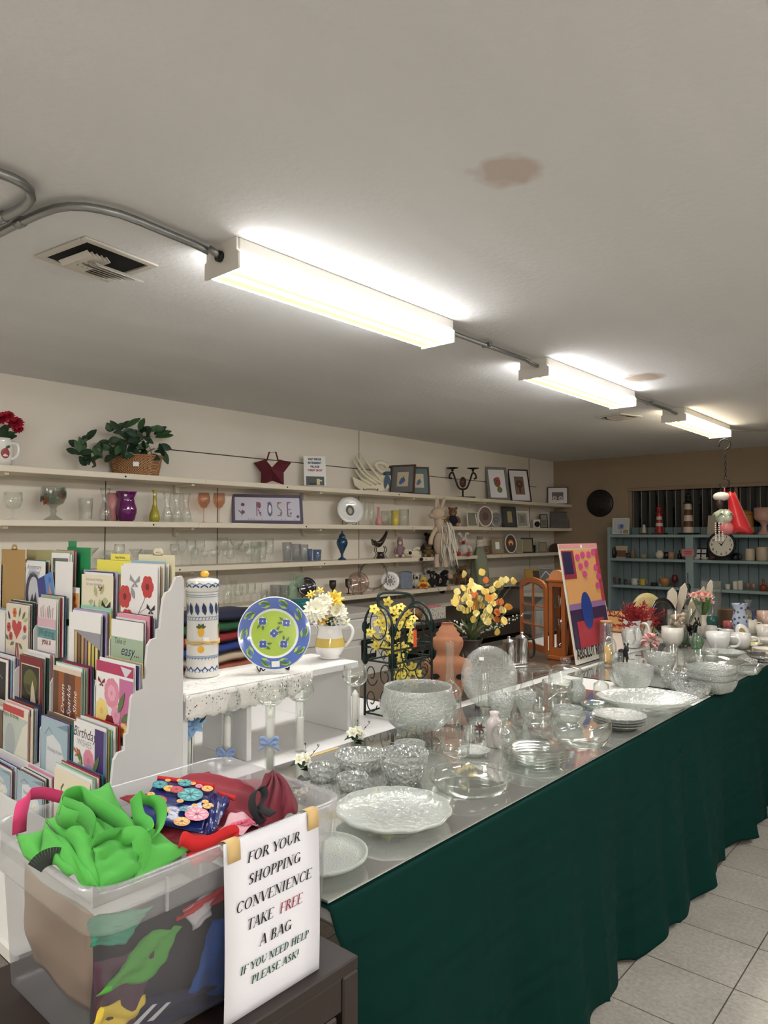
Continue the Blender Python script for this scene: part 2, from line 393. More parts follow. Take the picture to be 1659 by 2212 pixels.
t = thing('conduit', 'grey steel conduit in a hairpin bend at the left edge of the ceiling', 'pipe', (0, 0, 0))
pp = [atz(x, y, 2.435) for x, y in ((-140, 345), (-60, 360), (0, 375), (25, 384), (48, 396), (64, 411), (67, 428), (58, 442), (38, 455), (10, 468), (-30, 484), (-140, 530))]
MB().tube(pp, .0135, M_GALV, 10).build('pipe', t); MB().tube([pp[9], pp[10]], .017, M_GALV, 10).build('coupling', t)
for a, b, lb in (((-1.9, 2.57, 2.43), (-1.9, 3.43, 2.43), 'straight conduit between the nearest and the middle ceiling light'), ((-1.895, 4.65, 2.43), (-1.86, 5.47, 2.43), 'straight conduit between the middle and the farthest ceiling light')):
    t = thing('conduit', lb, 'pipe'); a = Vector(a); b = Vector(b); MB().tube([a, a + (b - a) * .85, b - (b - a) * .06 - Vector((0, 0, .01)), b - Vector((0, 0, .012))], .011, M_GALV, 8).build('pipe', t)
    c = a + (b - a) * .42; MB().box((c.x, c.y, c.z + .004), (.05, .02, .022), M_GALV, .003).build('strap', t)
solo('cable', MB().tube([(-1.8, 6.64, 2.42), (-1.74, 6.9, 2.435), (-1.6, 7.1, 2.44), (-1.3, 7.3, 2.44), (-.8, 7.5, 2.44)], .007, mat('pale cable', (170, 160, 150), .5)), 'thin pale cable leaving the far end of the farthest light', 'cable')
def vent(x, y, rz, s, label, sag):
    t = thing('ceiling_vent', label, 'vent', (x, y, CEIL), rz); a = .145 * s
    MB().box((0, 0, -.001), (2 * a - .02, 2 * a - .02, .002), M_HOLE).build('opening', t)
    M = mat('dusty vent metal', (206, 200, 190), .5); b = MB()
    for i in (-1, 1): b.box((i * (a - .012), 0, -.005), (.026, 2 * a, .008), M, .002); b.box((0, i * (a - .012), -.005), (2 * a - .05, .026, .008), M, .002)
    b.build('frame', t)
    for k in range(6):
        b = MB(); b.at(Tm(-a + .045 + k * (2 * a - .09) / 5, .02, -.012 - sag * .006 * k) @ Rm(38, 'Y')); b.box((0, 0, 0), (.03, 2 * a - .11, .0015), M); b.build('louver', t)
    for k in range(5):
        b = MB(); b.at(Tm(.03, -a + .04 + k * .018, -.013 - sag * .014) @ Rm(-40, 'X')); b.box((0, 0, 0), (2 * a - .13, .022, .0015), M); b.build('louver', t)
vent(-2.365, 1.18, 8, 1.0, 'square ceiling vent with bent sagging louvers left of nearest light', 1.6)
vent(-2.35, 5.56, -18, .9, 'small ceiling vent beyond the middle light', .2)

# ---------------------------------------------------------------- shelves on the left wall
SH = (1.892, 1.588, 1.287, .985); XS = -4.20; TH = .036
M_SHELF = mat('cream shelf paint', (232, 222, 202), .5, var=.04)
names = ('top wall shelf, carrying the plant basket and the star', 'second wall shelf down, carrying the purple vase', 'third wall shelf down, crowded with stemware', 'lowest wall shelf, with mugs and stuffed toys')
for i, z in enumerate(SH):
    y1 = YF - .005 if i < 3 else 6.9
    t = thing('wall_shelf', names[i], 'shelf', (XS, .9, z), 0)
    w_ = XS - XW - .002
    yb = .9 + ((2.0, 1.95, 2.6, 3.2)[i])
    for a, c in ((.9, yb), (yb + .0015, y1)):
        MB().box((-w_ / 2, (a + c) / 2 - .9, -TH / 2), (w_, c - a, TH), M_SHELF, .003).build('board', t)
    for k in range(int((y1 - 1.2) / 1.22)):
        b = MB(); b.box((-w_ + .02, .7 + k * 1.22, -TH - .03), (.035, .03, .06), M_SHELF, .002); b.box((-w_ * .5, .7 + k * 1.22, -TH - .0078), (w_ - .06, .025, .0155), M_SHELF, .002); b.build('bracket', t)
    for k in range(4):
        MB().at(Tm(.001, 1.4 + k * 1.35 + .2 * i, -TH * .55) @ Rm(90, 'Y')).lathe([(0, 0), (.006, 0), (.006, .001), (0, .002)], M_DARK, 8).build('screw', t)
def shelf_y(x, y, i, dx=.12): return atx(x, y, XS - dx)

# ---------------------------------------------------------------- blue open shelving on the far wall
M_BLUE = mat('blue painted wood', (142, 164, 168), .6, var=.08)
M_BLUEB = mat('blue painted boards', (120, 140, 144), .7, var=.08)
BY = 8.2; BZ = (1.506, 1.227, .911, .60)
t = thing('blue_shelving', 'pale blue open shelving unit along the far wall under the window', 'shelf', (-3.62, BY, 0))
BL = 2.9; D = YF - BY - .004
MB().box((.0175, D / 2, .80), (.035, D, 1.59), M_BLUE, .003).build('side_panel', t)
MB().box((BL, D / 2, .80), (.035, D, 1.59), M_BLUE, .003).build('side_panel', t)
MB().box((.95, D / 2, .75), (.085, D - .001, 1.50), M_BLUE, .003).build('upright', t)
MB().box((1.93, D / 2, .75), (.085, D - .001, 1.50), M_BLUE, .003).build('upright', t)
b = MB()
for k in range(30): b.box((.055 + k * .1 - .01, D - .008, .8), (.093, .014, 1.585), M_BLUEB, .003)
b.build('back_boards', t)
for z in BZ: MB().box((BL / 2, D / 2 - .012, z - .016), (BL - .04, D - .028, .032), M_BLUE, .003).build('shelf_board', t)
def blue_at(x, y, i, dy=.1):
    p = aty(x, y, BY + dy); p.z = BZ[i]; return p

# ---------------------------------------------------------------- the two rows of tables
XF = -1.036; XB = -1.785; TZ = .752
M_TTOP = mat('white plastic table', (222, 220, 214), .5)
def table(x0, x1, y0, y1, label, top=M_TTOP, zt=.75):
    t = thing('folding_table', label, 'table', ((x0 + x1) / 2, (y0 + y1) / 2, 0))
    MB().box((0, 0, zt - .02), (x1 - x0, y1 - y0, .04), top, .006).build('tabletop', t)
    for i in (-1, 1):
        for j in (-1, 1):
            MB().tube([(i * ((x1 - x0) / 2 - .07), j * ((y1 - y0) / 2 - .15), 0), (i * ((x1 - x0) / 2 - .07), j * ((y1 - y0) / 2 - .15), zt - .04)], .014, M_GALV).build('leg', t)
    return t
for k, (a, b) in enumerate(((1.03, 2.84), (2.845, 4.66), (4.665, 6.4))): table(XB + .01, XF + .004, a, b, ('nearest', 'middle', 'farthest')[k] + ' folding table under the green cloth, mostly hidden')
M_GREEN = mat('dark green cloth', (9, 46, 41), .7, bump=(900, .25, .0006), spec=.06)
def cloth(y0, y1, label, seed, nearfold):
    rnd = random.Random(seed); ph = [rnd.uniform(0, 6.28) for _ in range(6)]; rows = []; n = int((y1 - y0) / .014)
    cz = [.10, .21, .26, .37, .47, .52, .60, .68]; cv = [y0 + .23 + .31 * k for k in range(9)]
    vs = [.005 + .755 * (k / 44.0) for k in range(45)]
    zz = [TZ + .004] + [TZ + .001 - v for v in vs if v > .004]
    for i in range(n + 1):
        y = y0 + (y1 - y0) * i / n; row = [(XB + .02, y, TZ + .001), (XF - .06, y, TZ + .001), (XF - .004, y, TZ + .001)]
        hem = .035 + .012 * math.sin(y * 9 + ph[0]) + .008 * math.sin(y * 23 + ph[1])
        for z in zz[1:]:
            t = (TZ - z) / TZ; z2 = hem + (TZ - hem) * (z / TZ) if z > 0 else hem
            w_ = .042 * math.sin(y * 8.6 + ph[2] + .6 * t) + .022 * math.sin(y * 19 + ph[3] - t) + .008 * math.sin(y * 37 + ph[4])
            x = XF + .004 + .010 * min(1, t * 12) + t ** 1.3 * (.035 + w_ * .8)
            for c in cz: x += .008 * math.exp(-((z - c - .012 * math.sin(y * 5 + c * 20)) / .006) ** 2)
            for c in cv: x += .010 * t * math.exp(-((y - c) / .007) ** 2)
            yy = y
            if nearfold: k = max(0, 1 - (y - y0) / .35); yy = y + .17 * t * k ** 2; x -= .10 * t * t * k ** 2
            row.append((x, yy, z2))
        rows.append(row)
    mb = MB().sheet(rows, M_GREEN, .0012)
    return solo('tablecloth', mb, label, 'tablecloth')
cloth(1.012, 2.985, 'dark green cloth hanging to the floor from the near half of the table', 3, True)
cloth(2.975, 6.42, 'second dark green cloth, beyond the vertical overlap in the table skirt', 5, False)
M_MIRR = mat('mirror', (214, 216, 212), .045, .80)
MZ = .762
for y0, y1, lb in ((1.02, 1.937, 'mirror sheet under the largest round platter, nearest end of table'), (1.940, 3.22, 'mirror sheet under the punch bowl and plate stacks'), (3.50, 5.0, 'mirror sheet under the far glass dishes'), (5.01, 6.38, 'last mirror sheet at the far end of the long table')):
    t = solo('mirror_sheet', MB().box((0, 0, 0), (XF - XB - .018, y1 - y0, .006), M_MIRR, .0015), lb, 'mirror', ((XF + XB) / 2 - .0, (y0 + y1) / 2, MZ - .003))
solo('white_paper', MB().box((0, 0, 0), (XF - XB - .02, .25, .0015), mat('white paper', (238, 236, 230), .6)), 'white paper strip between two mirrors on the long table', 'paper', ((XF + XB) / 2, 3.36, .7565))
# back table: white boards at the near end, brown laminate beyond
M_WBOARD = mat('white laminate', (236, 234, 232), .35)
M_BROWN = mat('brown laminate', (92, 76, 64), .22, var=.2)
table(-2.56, XB - .002, 1.216, 2.9, 'white folding table behind the glassware, carrying the white bench')
table(-2.56, XB - .002, 2.91, 4.8, 'second folding table behind the glassware, carrying the wooden cabinet')
table(-2.56, XB - .002, 4.81, 6.5, 'third folding table behind the glassware, at the far end')
for k in range(3):
    solo('white_board', MB().box((0, 0, 0), (.768, .385, .009), M_WBOARD, .0015), ('white board on the back table under the bench, nearest of three', 'white board on the back table under the middle of the bench', 'white board under the green wire wine rack')[k], 'board', (-2.172, 1.415 + k * .387, .7545))
solo('brown_board', MB().box((0, 0, 0), (.70, 1.75, .012), M_BROWN, .002), 'glossy brown board on the back table under the clay ornament and pots', 'board', (-2.215, 3.27, .7565))
M_WGLOSS = mat('glossy white board', (244, 244, 242), .12)
solo('white_board', MB().box((0, 0, 0), (.745, 1.55, .012), M_WGLOSS, .002), 'glossy white board on the far back tables behind the poster foot', 'board', (-2.17, 4.93, .7565))
BZT = .7625

table(-3.2, -1.80, .72, 1.214, 'low table under the card rack, hidden behind the plastic bin', zt=.5)
# ---------------------------------------------------------------- dark nightstand, bottom left
M_ESP = mat('espresso wood', (38, 26, 21), .48, var=.12)
t = thing('nightstand', 'dark brown wooden nightstand under the plastic bin', 'cabinet', (-.918, .976, 0))
NZ = .724; NW = .46; NL = .62
MB().box((-NW / 2, -NL / 2, NZ - .0125), (NW, NL, .025), M_ESP, .003).build('top', t)
b = MB()
for y in (-.02, -NL + .02):
    b.box((-.02, y, (NZ - .025) / 2), (.04, .04, NZ - .025), M_ESP, .003); b.box((-NW + .02, y, (NZ - .025) / 2), (.04, .04, NZ - .025), M_ESP, .003)
    b.box((-NW / 2, y, .39), (NW - .08, .02, NZ - .12), M_ESP)
b.box((-.022, -NL / 2, NZ - .055), (.036, NL - .08, .06), M_ESP, .002); b.box((-.022, -NL / 2, .06), (.036, NL - .08, .05), M_ESP, .002); b.box((-NW + .02, -NL / 2, .39), (.02, NL - .08, NZ - .12), M_ESP)
b.build('carcass', t)
d = MB().box((-.014, -NL / 2, .36), (.02, NL - .1, .55), mat('espresso door', (44, 30, 22), .45, var=.15), .004).build('door', t)
MB().at(Tm(-.004, -NL + .1, .4) @ Rm(90, 'Y')).lathe([(0, .03), (.014, .028), (.016, .02), (.006, .01), (.006, 0)], M_GALV, 14).build('knob', d)
b = MB()
for a, c in ((0, .10), (.02, .16), (.05, .2)):
    b.sheet([[(a * .4 - .01 * k, .02 * math.sin(k + c * 9) + a, .012 * k * (1 + c) + .004) for k in range(8)], [(a * .4 - .01 * k + .05, .02 * math.cos(k + c * 9) + a + .06, .015 * k * (1 + c) + .002) for k in range(8)], [(a * .4 - .012 * k + .08, .02 * math.sin(k * 1.3 + c * 9) + a + .12, .010 * k * (1 + c) + .003) for k in range(8)]], glass('clear film', (236, 238, 240), .12, .05), 0)
solo('plastic_bag', b, 'crumpled clear plastic bag on the floor behind the nightstand', 'plastic bag', (-.93, 1.03, .30)).location.z = .0
# ---------------------------------------------------------------- plastic bin, its bags and its paper sign
M_PP = glass('frosted polypropylene', (244, 244, 246), .35, .09, .25, 2.0, .05, milkcol=(226, 226, 230))
M_PPR = glass('frosted polypropylene rim', (246, 247, 247), .25, .2, .3, 2.0, .06, milkcol=(232, 232, 234))
BX0, BX1, BY0, BY1, BTOP = -1.352, -.955, .478, .99, 1.0
def rrect(x0, x1, y0, y1, r, n=6):
    o = []
    for cx, cy, a in ((x1 - r, y1 - r, 0), (x0 + r, y1 - r, 90), (x0 + r, y0 + r, 180), (x1 - r, y0 + r, 270)):
        for k in range(n + 1):
            q = math.radians(a + 90 * k / n); o.append((cx + r * math.cos(q), cy + r * math.sin(q)))
    return o
def loft(mb, secs, m, r=.05, cap=True):
    L = [[(x, y, z) for x, y in rrect(BX0 + i, BX1 - i, BY0 + i, BY1 - i, max(.012, r - i * .5))] for i, z in secs]; n = len(L[0])
    vs = [p for l in L for p in l]; fs = []
    for i in range(len(L) - 1):
        for k in range(n): k2 = (k + 1) % n; fs.append((i * n + k, i * n + k2, (i + 1) * n + k2, (i + 1) * n + k))
    if cap: fs.append(tuple(range(n))[::-1])
    return mb.add(vs, fs, m, True)
t = thing('plastic_bin', 'translucent plastic storage bin full of tote bags, on the dark nightstand', 'storage bin')
loft(MB(), [(.040, NZ + .004), (.032, NZ + .012), (.020, .925), (.012, .932)], M_PP).build('body', t)
loft(MB(), [(.012, .932), (.008, .94), (.004, .985), (0, .992), (.0, 1.0), (.008, 1.004), (.014, .998), (.016, .96)], M_PPR, cap=False).build('rim', t)
b = MB()
for y in (.60, .86): b.box((BX1 - .0045, y, .962), (.005, .004, .05), M_PPR)
b.build('rib', t)
def fabric(name, c, r=.85, **k): return mat(name, c, r, sheen=.04, bump=(700, .15, .0004), **k)
G1 = fabric('lime green fabric', (84, 176, 72)); G2 = fabric('lime green fabric fold', (78, 168, 68))
def patch(P, m, bulge=.02, wr=.004, n=14, seed=1, t=.0012, mb=None):
    rnd = random.Random(seed); a = [rnd.uniform(0, 6.28) for _ in range(6)]; f = [rnd.uniform(3, 9) for _ in range(6)]
    p0, p1, p2, p3 = (Vector(p) for p in P); nn = (p2 - p0).cross(p3 - p1).normalized(); rows = []
    if nn.dot(EYE - p0) < 0: nn = -nn
    for i in range(n + 1):
        v = i / n; r = []
        for j in range(n + 1):
            u = j / n; p = p0 * (1 - u) * (1 - v) + p1 * u * (1 - v) + p2 * u * v + p3 * (1 - u) * v
            h = bulge * 4 * math.sqrt(max(0, u * (1 - u) * v * (1 - v))) + wr * (math.sin(f[0] * u + f[1] * v + a[0]) + .6 * math.sin(f[2] * u * 1.7 - f[3] * v * 1.4 + a[1]) + .4 * math.sin(f[4] * 3 * v + a[2]))
            r.append(p + nn * h)
        rows.append(r)
    return (mb or MB()).sheet(rows, m, t)
def spline(pts, n=6):
    P = [Vector(p) for p in pts]; o = []
    for i in range(len(P) - 1):
        a, b, c, d = P[max(i - 1, 0)], P[i], P[i + 1], P[min(i + 2, len(P) - 1)]
        for k in range(n):
            t = k / n; o.append(.5 * ((2 * b) + (c - a) * t + (2 * a - 5 * b + 4 * c - d) * t * t + (3 * b - a - 3 * c + d) * t ** 3))
    return o + [P[-1]]
def ribbon(mb, pts, wv, m, n=6, t=.0015):
    c = spline(pts, n)
    if isinstance(wv, list): wd = spline(wv, n)
    else: wd = [Vector(wv)] * len(c)
    return mb.sheet([[p - w * .5, p, p + w * .5] for p, w in zip(c, wd)], m, t)
def Q(*a): return [atx(x, y, X) for x, y, X in a]
# maroon bag lying across the back of the bin
tb = thing('tote_bag', 'dark red tote bag spread across the back of the bin', 'bag', (0, 0, 0))
patch(Q((255, 1735, -1.30), (450, 1668, -1.32), (640, 1725, -1.28), (560, 1800, -1.06)), fabric('dark red fabric', (140, 28, 46)), .03, .006, seed=4).build('body', tb)
patch(Q((270, 1770, -1.2), (430, 1720, -1.15), (600, 1790, -1.02), (420, 1850, -1.0)), fabric('dark red fabric', (140, 28, 46)), .0, .006, seed=9).build('fold', tb)
# maroon cone-shaped bag with black strap, right
tb = thing('tote_bag', 'crumpled maroon bag rising to a point at the right end of the bin', 'bag')
b = MB(); M_MAR = fabric('maroon fabric', (112, 26, 42)); pk = atx(590, 1672, -1.13); ring = Q((545, 1775, -1.02), (570, 1790, -1.0), (605, 1775, -.995), (640, 1752, -.995), (638, 1738, -1.1), (620, 1715, -1.2), (575, 1700, -1.24), (552, 1725, -1.2), (545, 1775, -1.02))
rg = spline(ring, 5); rows = []
for i in range(11):
    k = i / 10; rows.append([pk.lerp(p, k ** .8) + Vector((0, 0, .014 * math.sin(k * PI) + .007 * math.sin(j * 1.1 + k * 7))) for j, p in enumerate(rg)])
b.sheet(rows, M_MAR, .0012); b.build('body', tb)
b = MB(); ribbon(b, Q((568, 1778, -1.0), (546, 1745, -1.01), (548, 1712, -1.03), (566, 1703, -1.04), (572, 1722, -1.03), (562, 1745, -1.01), (590, 1760, -.985)), (.0, .016, .004), mat('black webbing', (24, 22, 26), .8)); b.build('strap', tb)
# floral bag
def flower2d(mb, o, ux, uy, r, cols, n=8):
    nz = ux.cross(uy).normalized()
    if nz.dot(EYE - o) < 0: nz = -nz
    mb.poly([o + nz * .0005 + (ux * math.cos(a) + uy * math.sin(a)) * r for a in [2 * PI * k / 18 for k in range(18)]], cols[0])
    for k in range(n):
        a = 2 * PI * k / n; d = ux * math.cos(a) + uy * math.sin(a); e = ux * -math.sin(a) + uy * math.cos(a)
        mb.poly([o + nz * .001 + d * r * .15, o + nz * .001 + d * r * .55 - e * r * .18, o + nz * .001 + d * r * .9, o + nz * .001 + d * r * .55 + e * r * .18], cols[1])
    mb.poly([o + nz * .0015 + (ux * math.cos(a) + uy * math.sin(a)) * r * .16 for a in [2 * PI * k / 10 for k in range(10)]], cols[2])
M_NAVY = mat('glossy navy laminate', (28, 42, 104), .22, bump=(60, .35, .003)); M_REDP = fabric('red piping', (206, 44, 38))
cols = {'teal': [mat('teal print', (38, 128, 138), .3), mat('pale teal print', (86, 176, 176), .3), mat('dark teal print', (16, 62, 84), .3)], 'pink': [mat('pink print', (214, 112, 140), .3), mat('pale pink print', (240, 168, 178), .3), mat('plum print', (120, 40, 80), .3)], 'gold': [mat('gold print', (222, 160, 62), .3), mat('pale gold print', (244, 200, 110), .3), mat('brown print', (110, 60, 30), .3)], 'red': [mat('crimson print', (176, 38, 62), .3), mat('rose print', (206, 82, 92), .3), mat('brown print', (110, 60, 30), .3)]}
tb = thing('tote_bag', 'glossy navy tote bag printed with teal, pink and gold flowers', 'bag')
q = Q((342, 1683, -1.24), (462, 1702, -1.16), (440, 1800, -1.05), (283, 1768, -1.15))
b = patch(q, M_NAVY, .004, .0015, seed=3)
def on(u, v): return q[0] * (1 - u) * (1 - v) + q[1] * u * (1 - v) + q[2] * u * v + q[3] * (1 - u) * v
nq = (q[2] - q[0]).cross(q[3] - q[1]).normalized(); nq = nq if nq.dot(EYE - q[0]) > 0 else -nq
for u, v, r, c in ((.66, .36, .030, 'teal'), (.50, .10, .017, 'teal'), (.85, .75, .027, 'pink'), (.42, .30, .016, 'red'), (.22, .62, .022, 'red'), (.30, .30, .014, 'gold'), (.9, .14, .014, 'gold'), (.98, .52, .013, 'gold'), (.36, .80, .015, 'gold'), (.12, .24, .018, 'teal'), (.68, .95, .018, 'gold'), (.64, .70, .010, 'teal'), (.92, .45, .008, 'gold'), (.55, .55, .008, 'gold'), (.78, .58, .007, 'gold'), (.40, .06, .008, 'gold'), (.63, .08, .008, 'gold'), (.75, .12, .009, 'pink'), (.2, .1, .007, 'gold'), (.08, .5, .009, 'gold')):
    flower2d(b, on(u, v) + nq * (.007 + .012 * math.sqrt(u * (1 - u) * v * (1 - v))), (q[1] - q[0]).normalized(), (q[3] - q[0]).normalized(), r * .78, cols[c], 8 if r > .015 else 5)
b.build('front_panel', tb)
patch(Q((462, 1702, -1.16), (500, 1728, -1.12), (462, 1795, -1.03), (442, 1800, -1.05)), M_NAVY, .004, .004, seed=5).build('side_gusset', tb)
b = MB(); ribbon(b, Q((340, 1681, -1.24), (400, 1689, -1.2), (464, 1700, -1.155)), (0, .002, .010), M_REDP); b.build('piping', tb)
b = MB(); ribbon(b, Q((470, 1714, -1.145), (490, 1719, -1.13), (508, 1725, -1.11)), (0, .002, .009), M_REDP); b.build('piping', tb)
# red strap and pink-and-white bag
tb = thing('tote_bag', 'bright red bag strap folded over the front rim of the bin', 'bag')
b = MB(); M_RED = fabric('bright red fabric', (208, 32, 36)); ribbon(b, Q((385, 1835, -1.02), (395, 1812, -1.0), (420, 1822, -.99), (455, 1818, -.985), (480, 1803, -.985), (505, 1795, -.99), (515, 1808, -.985), (500, 1822, -.98)), [Vector((.0, .006, .022))] * 5 + [Vector((0, .004, .020))] * 3, M_RED); b.build('strap', tb)
patch(Q((400, 1850, -1.0), (470, 1822, -.995), (480, 1850, -.98), (420, 1870, -.98)), M_RED, .004, .003, seed=8).build('body', tb)
tb = thing('tote_bag', 'pink and white marbled bag beside the maroon bag', 'bag')
m = mat('pink marbled laminate', (238, 190, 200), .3); b = patch(Q((505, 1752, -1.12), (562, 1778, -1.01), (520, 1800, -.985), (470, 1800, -1.02)), m, .008, .003, seed=6)
for k in range(5): b.tube(spline(Q((488 + 9 * k, 1792 - 4 * k, -.99), (505 + 8 * k, 1778 - 2 * k, -1.0), (530 + 5 * k, 1783 - k, -.99)), 4), .0022, mat('rose ink', (214, 92, 122), .4), 5)
b.build('body', tb)
# lime green bag
tb = thing('tote_bag', 'lime green tote bag with tangled handles spilling over the front rim', 'bag')
b = MB()
patch(Q((98, 1768, -1.20), (180, 1738, -1.17), (232, 1800, -1.06), (215, 1926, -.985)), G1, .022, .005, seed=11, mb=b)
patch(Q((98, 1768, -1.20), (215, 1926, -.985), (150, 1895, -1.02), (88, 1850, -1.12)), G1, .016, .004, seed=12, mb=b)
patch(Q((200, 1832, -1.04), (300, 1790, -1.06), (310, 1895, -.98), (215, 1926, -.985)), G2, .014, .005, seed=13, mb=b)
patch(Q((318, 1785, -1.08), (408, 1838, -1.0), (285, 1912, -.972), (300, 1850, -1.0)), G1, .006, .003, seed=14, mb=b)
patch(Q((150, 1712, -1.26), (234, 1696, -1.27), (300, 1800, -1.10), (200, 1812, -1.08)), G2, .006, .004, seed=15, mb=b)
patch(Q((270, 1800, -1.09), (335, 1805, -1.05), (300, 1905, -.985), (240, 1880, -1.0)), G2, .012, .006, seed=18, mb=b)
b.build('body', tb)
b = patch(Q((36, 1806, -1.22), (100, 1795, -1.19), (102, 1878, -1.10), (52, 1850, -1.16)), G1, .012, .002, seed=16)
ce = atx(96, 1893, -1.085)
for k in range(12):
    a = math.radians(62 + k * 6.4); e = Vector((0, 1, 0)); up = Vector((-.35, 0, 1)).normalized(); d = up * math.sin(a) + e * math.cos(a); s_ = d.cross(Vector((1, 0, .3))).normalized() * .0022
    o = ce + Vector((.014, .004, .0)); b.poly([o + d * .018 - s_ * .5, o + d * .042 - s_, o + d * .042 + s_, o + d * .018 + s_ * .5], mat('black print', (22, 26, 22), .6))
b.build('printed_panel', tb)
wv = Vector((.010, .004, .030))
b = MB(); ribbon(b, Q((175, 1775, -1.09), (134, 1764, -1.12), (126, 1742, -1.16), (140, 1722, -1.19), (172, 1716, -1.19), (200, 1738, -1.15), (232, 1755, -1.11), (262, 1775, -1.07), (290, 1812, -1.04)), wv, G1)
ribbon(b, Q((133, 1740, -1.13), (165, 1752, -1.10), (190, 1768, -1.07), (202, 1790, -1.055), (196, 1812, -1.06), (180, 1808, -1.08)), wv, G2); b.build('handle', tb)
b = MB(); ribbon(b, Q((285, 1812, -1.05), (318, 1798, -1.06), (316, 1778, -1.08), (300, 1765, -1.10), (294, 1735, -1.12), (292, 1717, -1.13), (305, 1728, -1.13), (325, 1727, -1.12), (345, 1738, -1.10), (350, 1765, -1.08), (342, 1795, -1.05), (330, 1812, -1.03)), Vector((.012, .012, .016)), G1); b.build('handle', tb)
b = MB(); ribbon(b, Q((245, 1815, -1.05), (268, 1806, -1.035), (292, 1806, -1.02), (305, 1815, -1.01), (304, 1850, -1.0), (286, 1895, -.985), (262, 1912, -.98)), [Vector((.004, .018, .024))] * 3 + [Vector((.008, .026, .004))] * 4, G1)
ribbon(b, Q((200, 1822, -1.04), (232, 1808, -1.05), (262, 1805, -1.05), (285, 1800, -1.05)), wv * .9, G2); b.build('handle', tb)
tb = solo('bag_strap', ribbon(MB(), Q((42, 1800, -1.22), (44, 1765, -1.22), (52, 1728, -1.24), (62, 1716, -1.25), (95, 1713, -1.26), (132, 1722, -1.26)), [Vector((0, .022, 0))] * 3 + [Vector((0, .008, .018))] * 3, fabric('pink webbing', (204, 58, 108))), 'pink bag strap looping up at the left end of the bin', 'bag strap')
# bags seen through the front and left walls
def inner(label, c, P, seed, extra=None):
    mb = patch(P, fabric('bag fabric %d %d %d' % c, c), .006, .004, seed=seed)
    if extra: extra(mb)
    return solo('tote_bag', mb, label, 'bag', group='tote bags packed inside the bin')
XI = -.992
inner('charcoal tote bag filling the front of the bin, seen through its wall', (52, 48, 58), [(-1.03, .52, .92), (-1.03, .95, .93), (-1.03, .95, .735), (-1.03, .52, .735)], 21)
inner('plum bag standing in the front left corner of the bin', (84, 54, 70), [(XI - .004, .505, .89), (XI - .004, .60, .87), (-1.005, .57, .735), (-1.005, .512, .735)], 22)
inner('tan tote bag against the left wall of the bin', (176, 148, 122), [(-1.30, .530, .93), (-1.02, .530, .92), (-1.06, .540, .77), (-1.28, .54, .76)], 23)
inner('red bag edge slanting behind the front wall of the bin', (196, 44, 50), Q((400, 1965, XI), (488, 1905, XI), (488, 1935, XI), (380, 1990, XI)), 24)
inner('white bag panel behind the front wall of the bin', (206, 204, 206), Q((395, 1968, XI), (465, 1925, XI), (450, 1975, XI), (420, 2012, XI)), 25)
inner('green bag behind the front wall, below the white panel', (86, 160, 66), Q((330, 2010, XI), (392, 2000, XI), (330, 2110, XI), (205, 2150, XI)), 26)
inner('blue bag low behind the paper sign in the bin', (28, 84, 164), Q((462, 1990, XI), (500, 1980, XI), (500, 2140, -1.0), (395, 2165, -1.0)), 27)
inner('yellow bag handle at the bottom of the bin', (226, 198, 72), Q((215, 2172, -.996), (315, 2150, -.996), (290, 2200, -.998), (180, 2250, -1.0)), 28)
inner('navy bag with white bars at the bottom of the bin', (34, 36, 66), Q((310, 2160, -1.0), (480, 2120, -1.0), (480, 2170, -1.006), (280, 2235, -1.006)), 29, lambda mb: [mb.poly(Q((330 + 30 * k, 2170 - 4 * k, -.986), (340 + 30 * k, 2168 - 4 * k, -.986), (300 + 32 * k, 2212 - 8 * k, -.99), (285 + 32 * k, 2215 - 8 * k, -.99)), mat('white print', (220, 220, 224), .6)) for k in range(2)])
inner('sea green bag under the front left corner of the rim', (70, 150, 122), Q((190, 1985, XI), (330, 1955, XI), (270, 2035, XI), (195, 2045, XI)), 30)

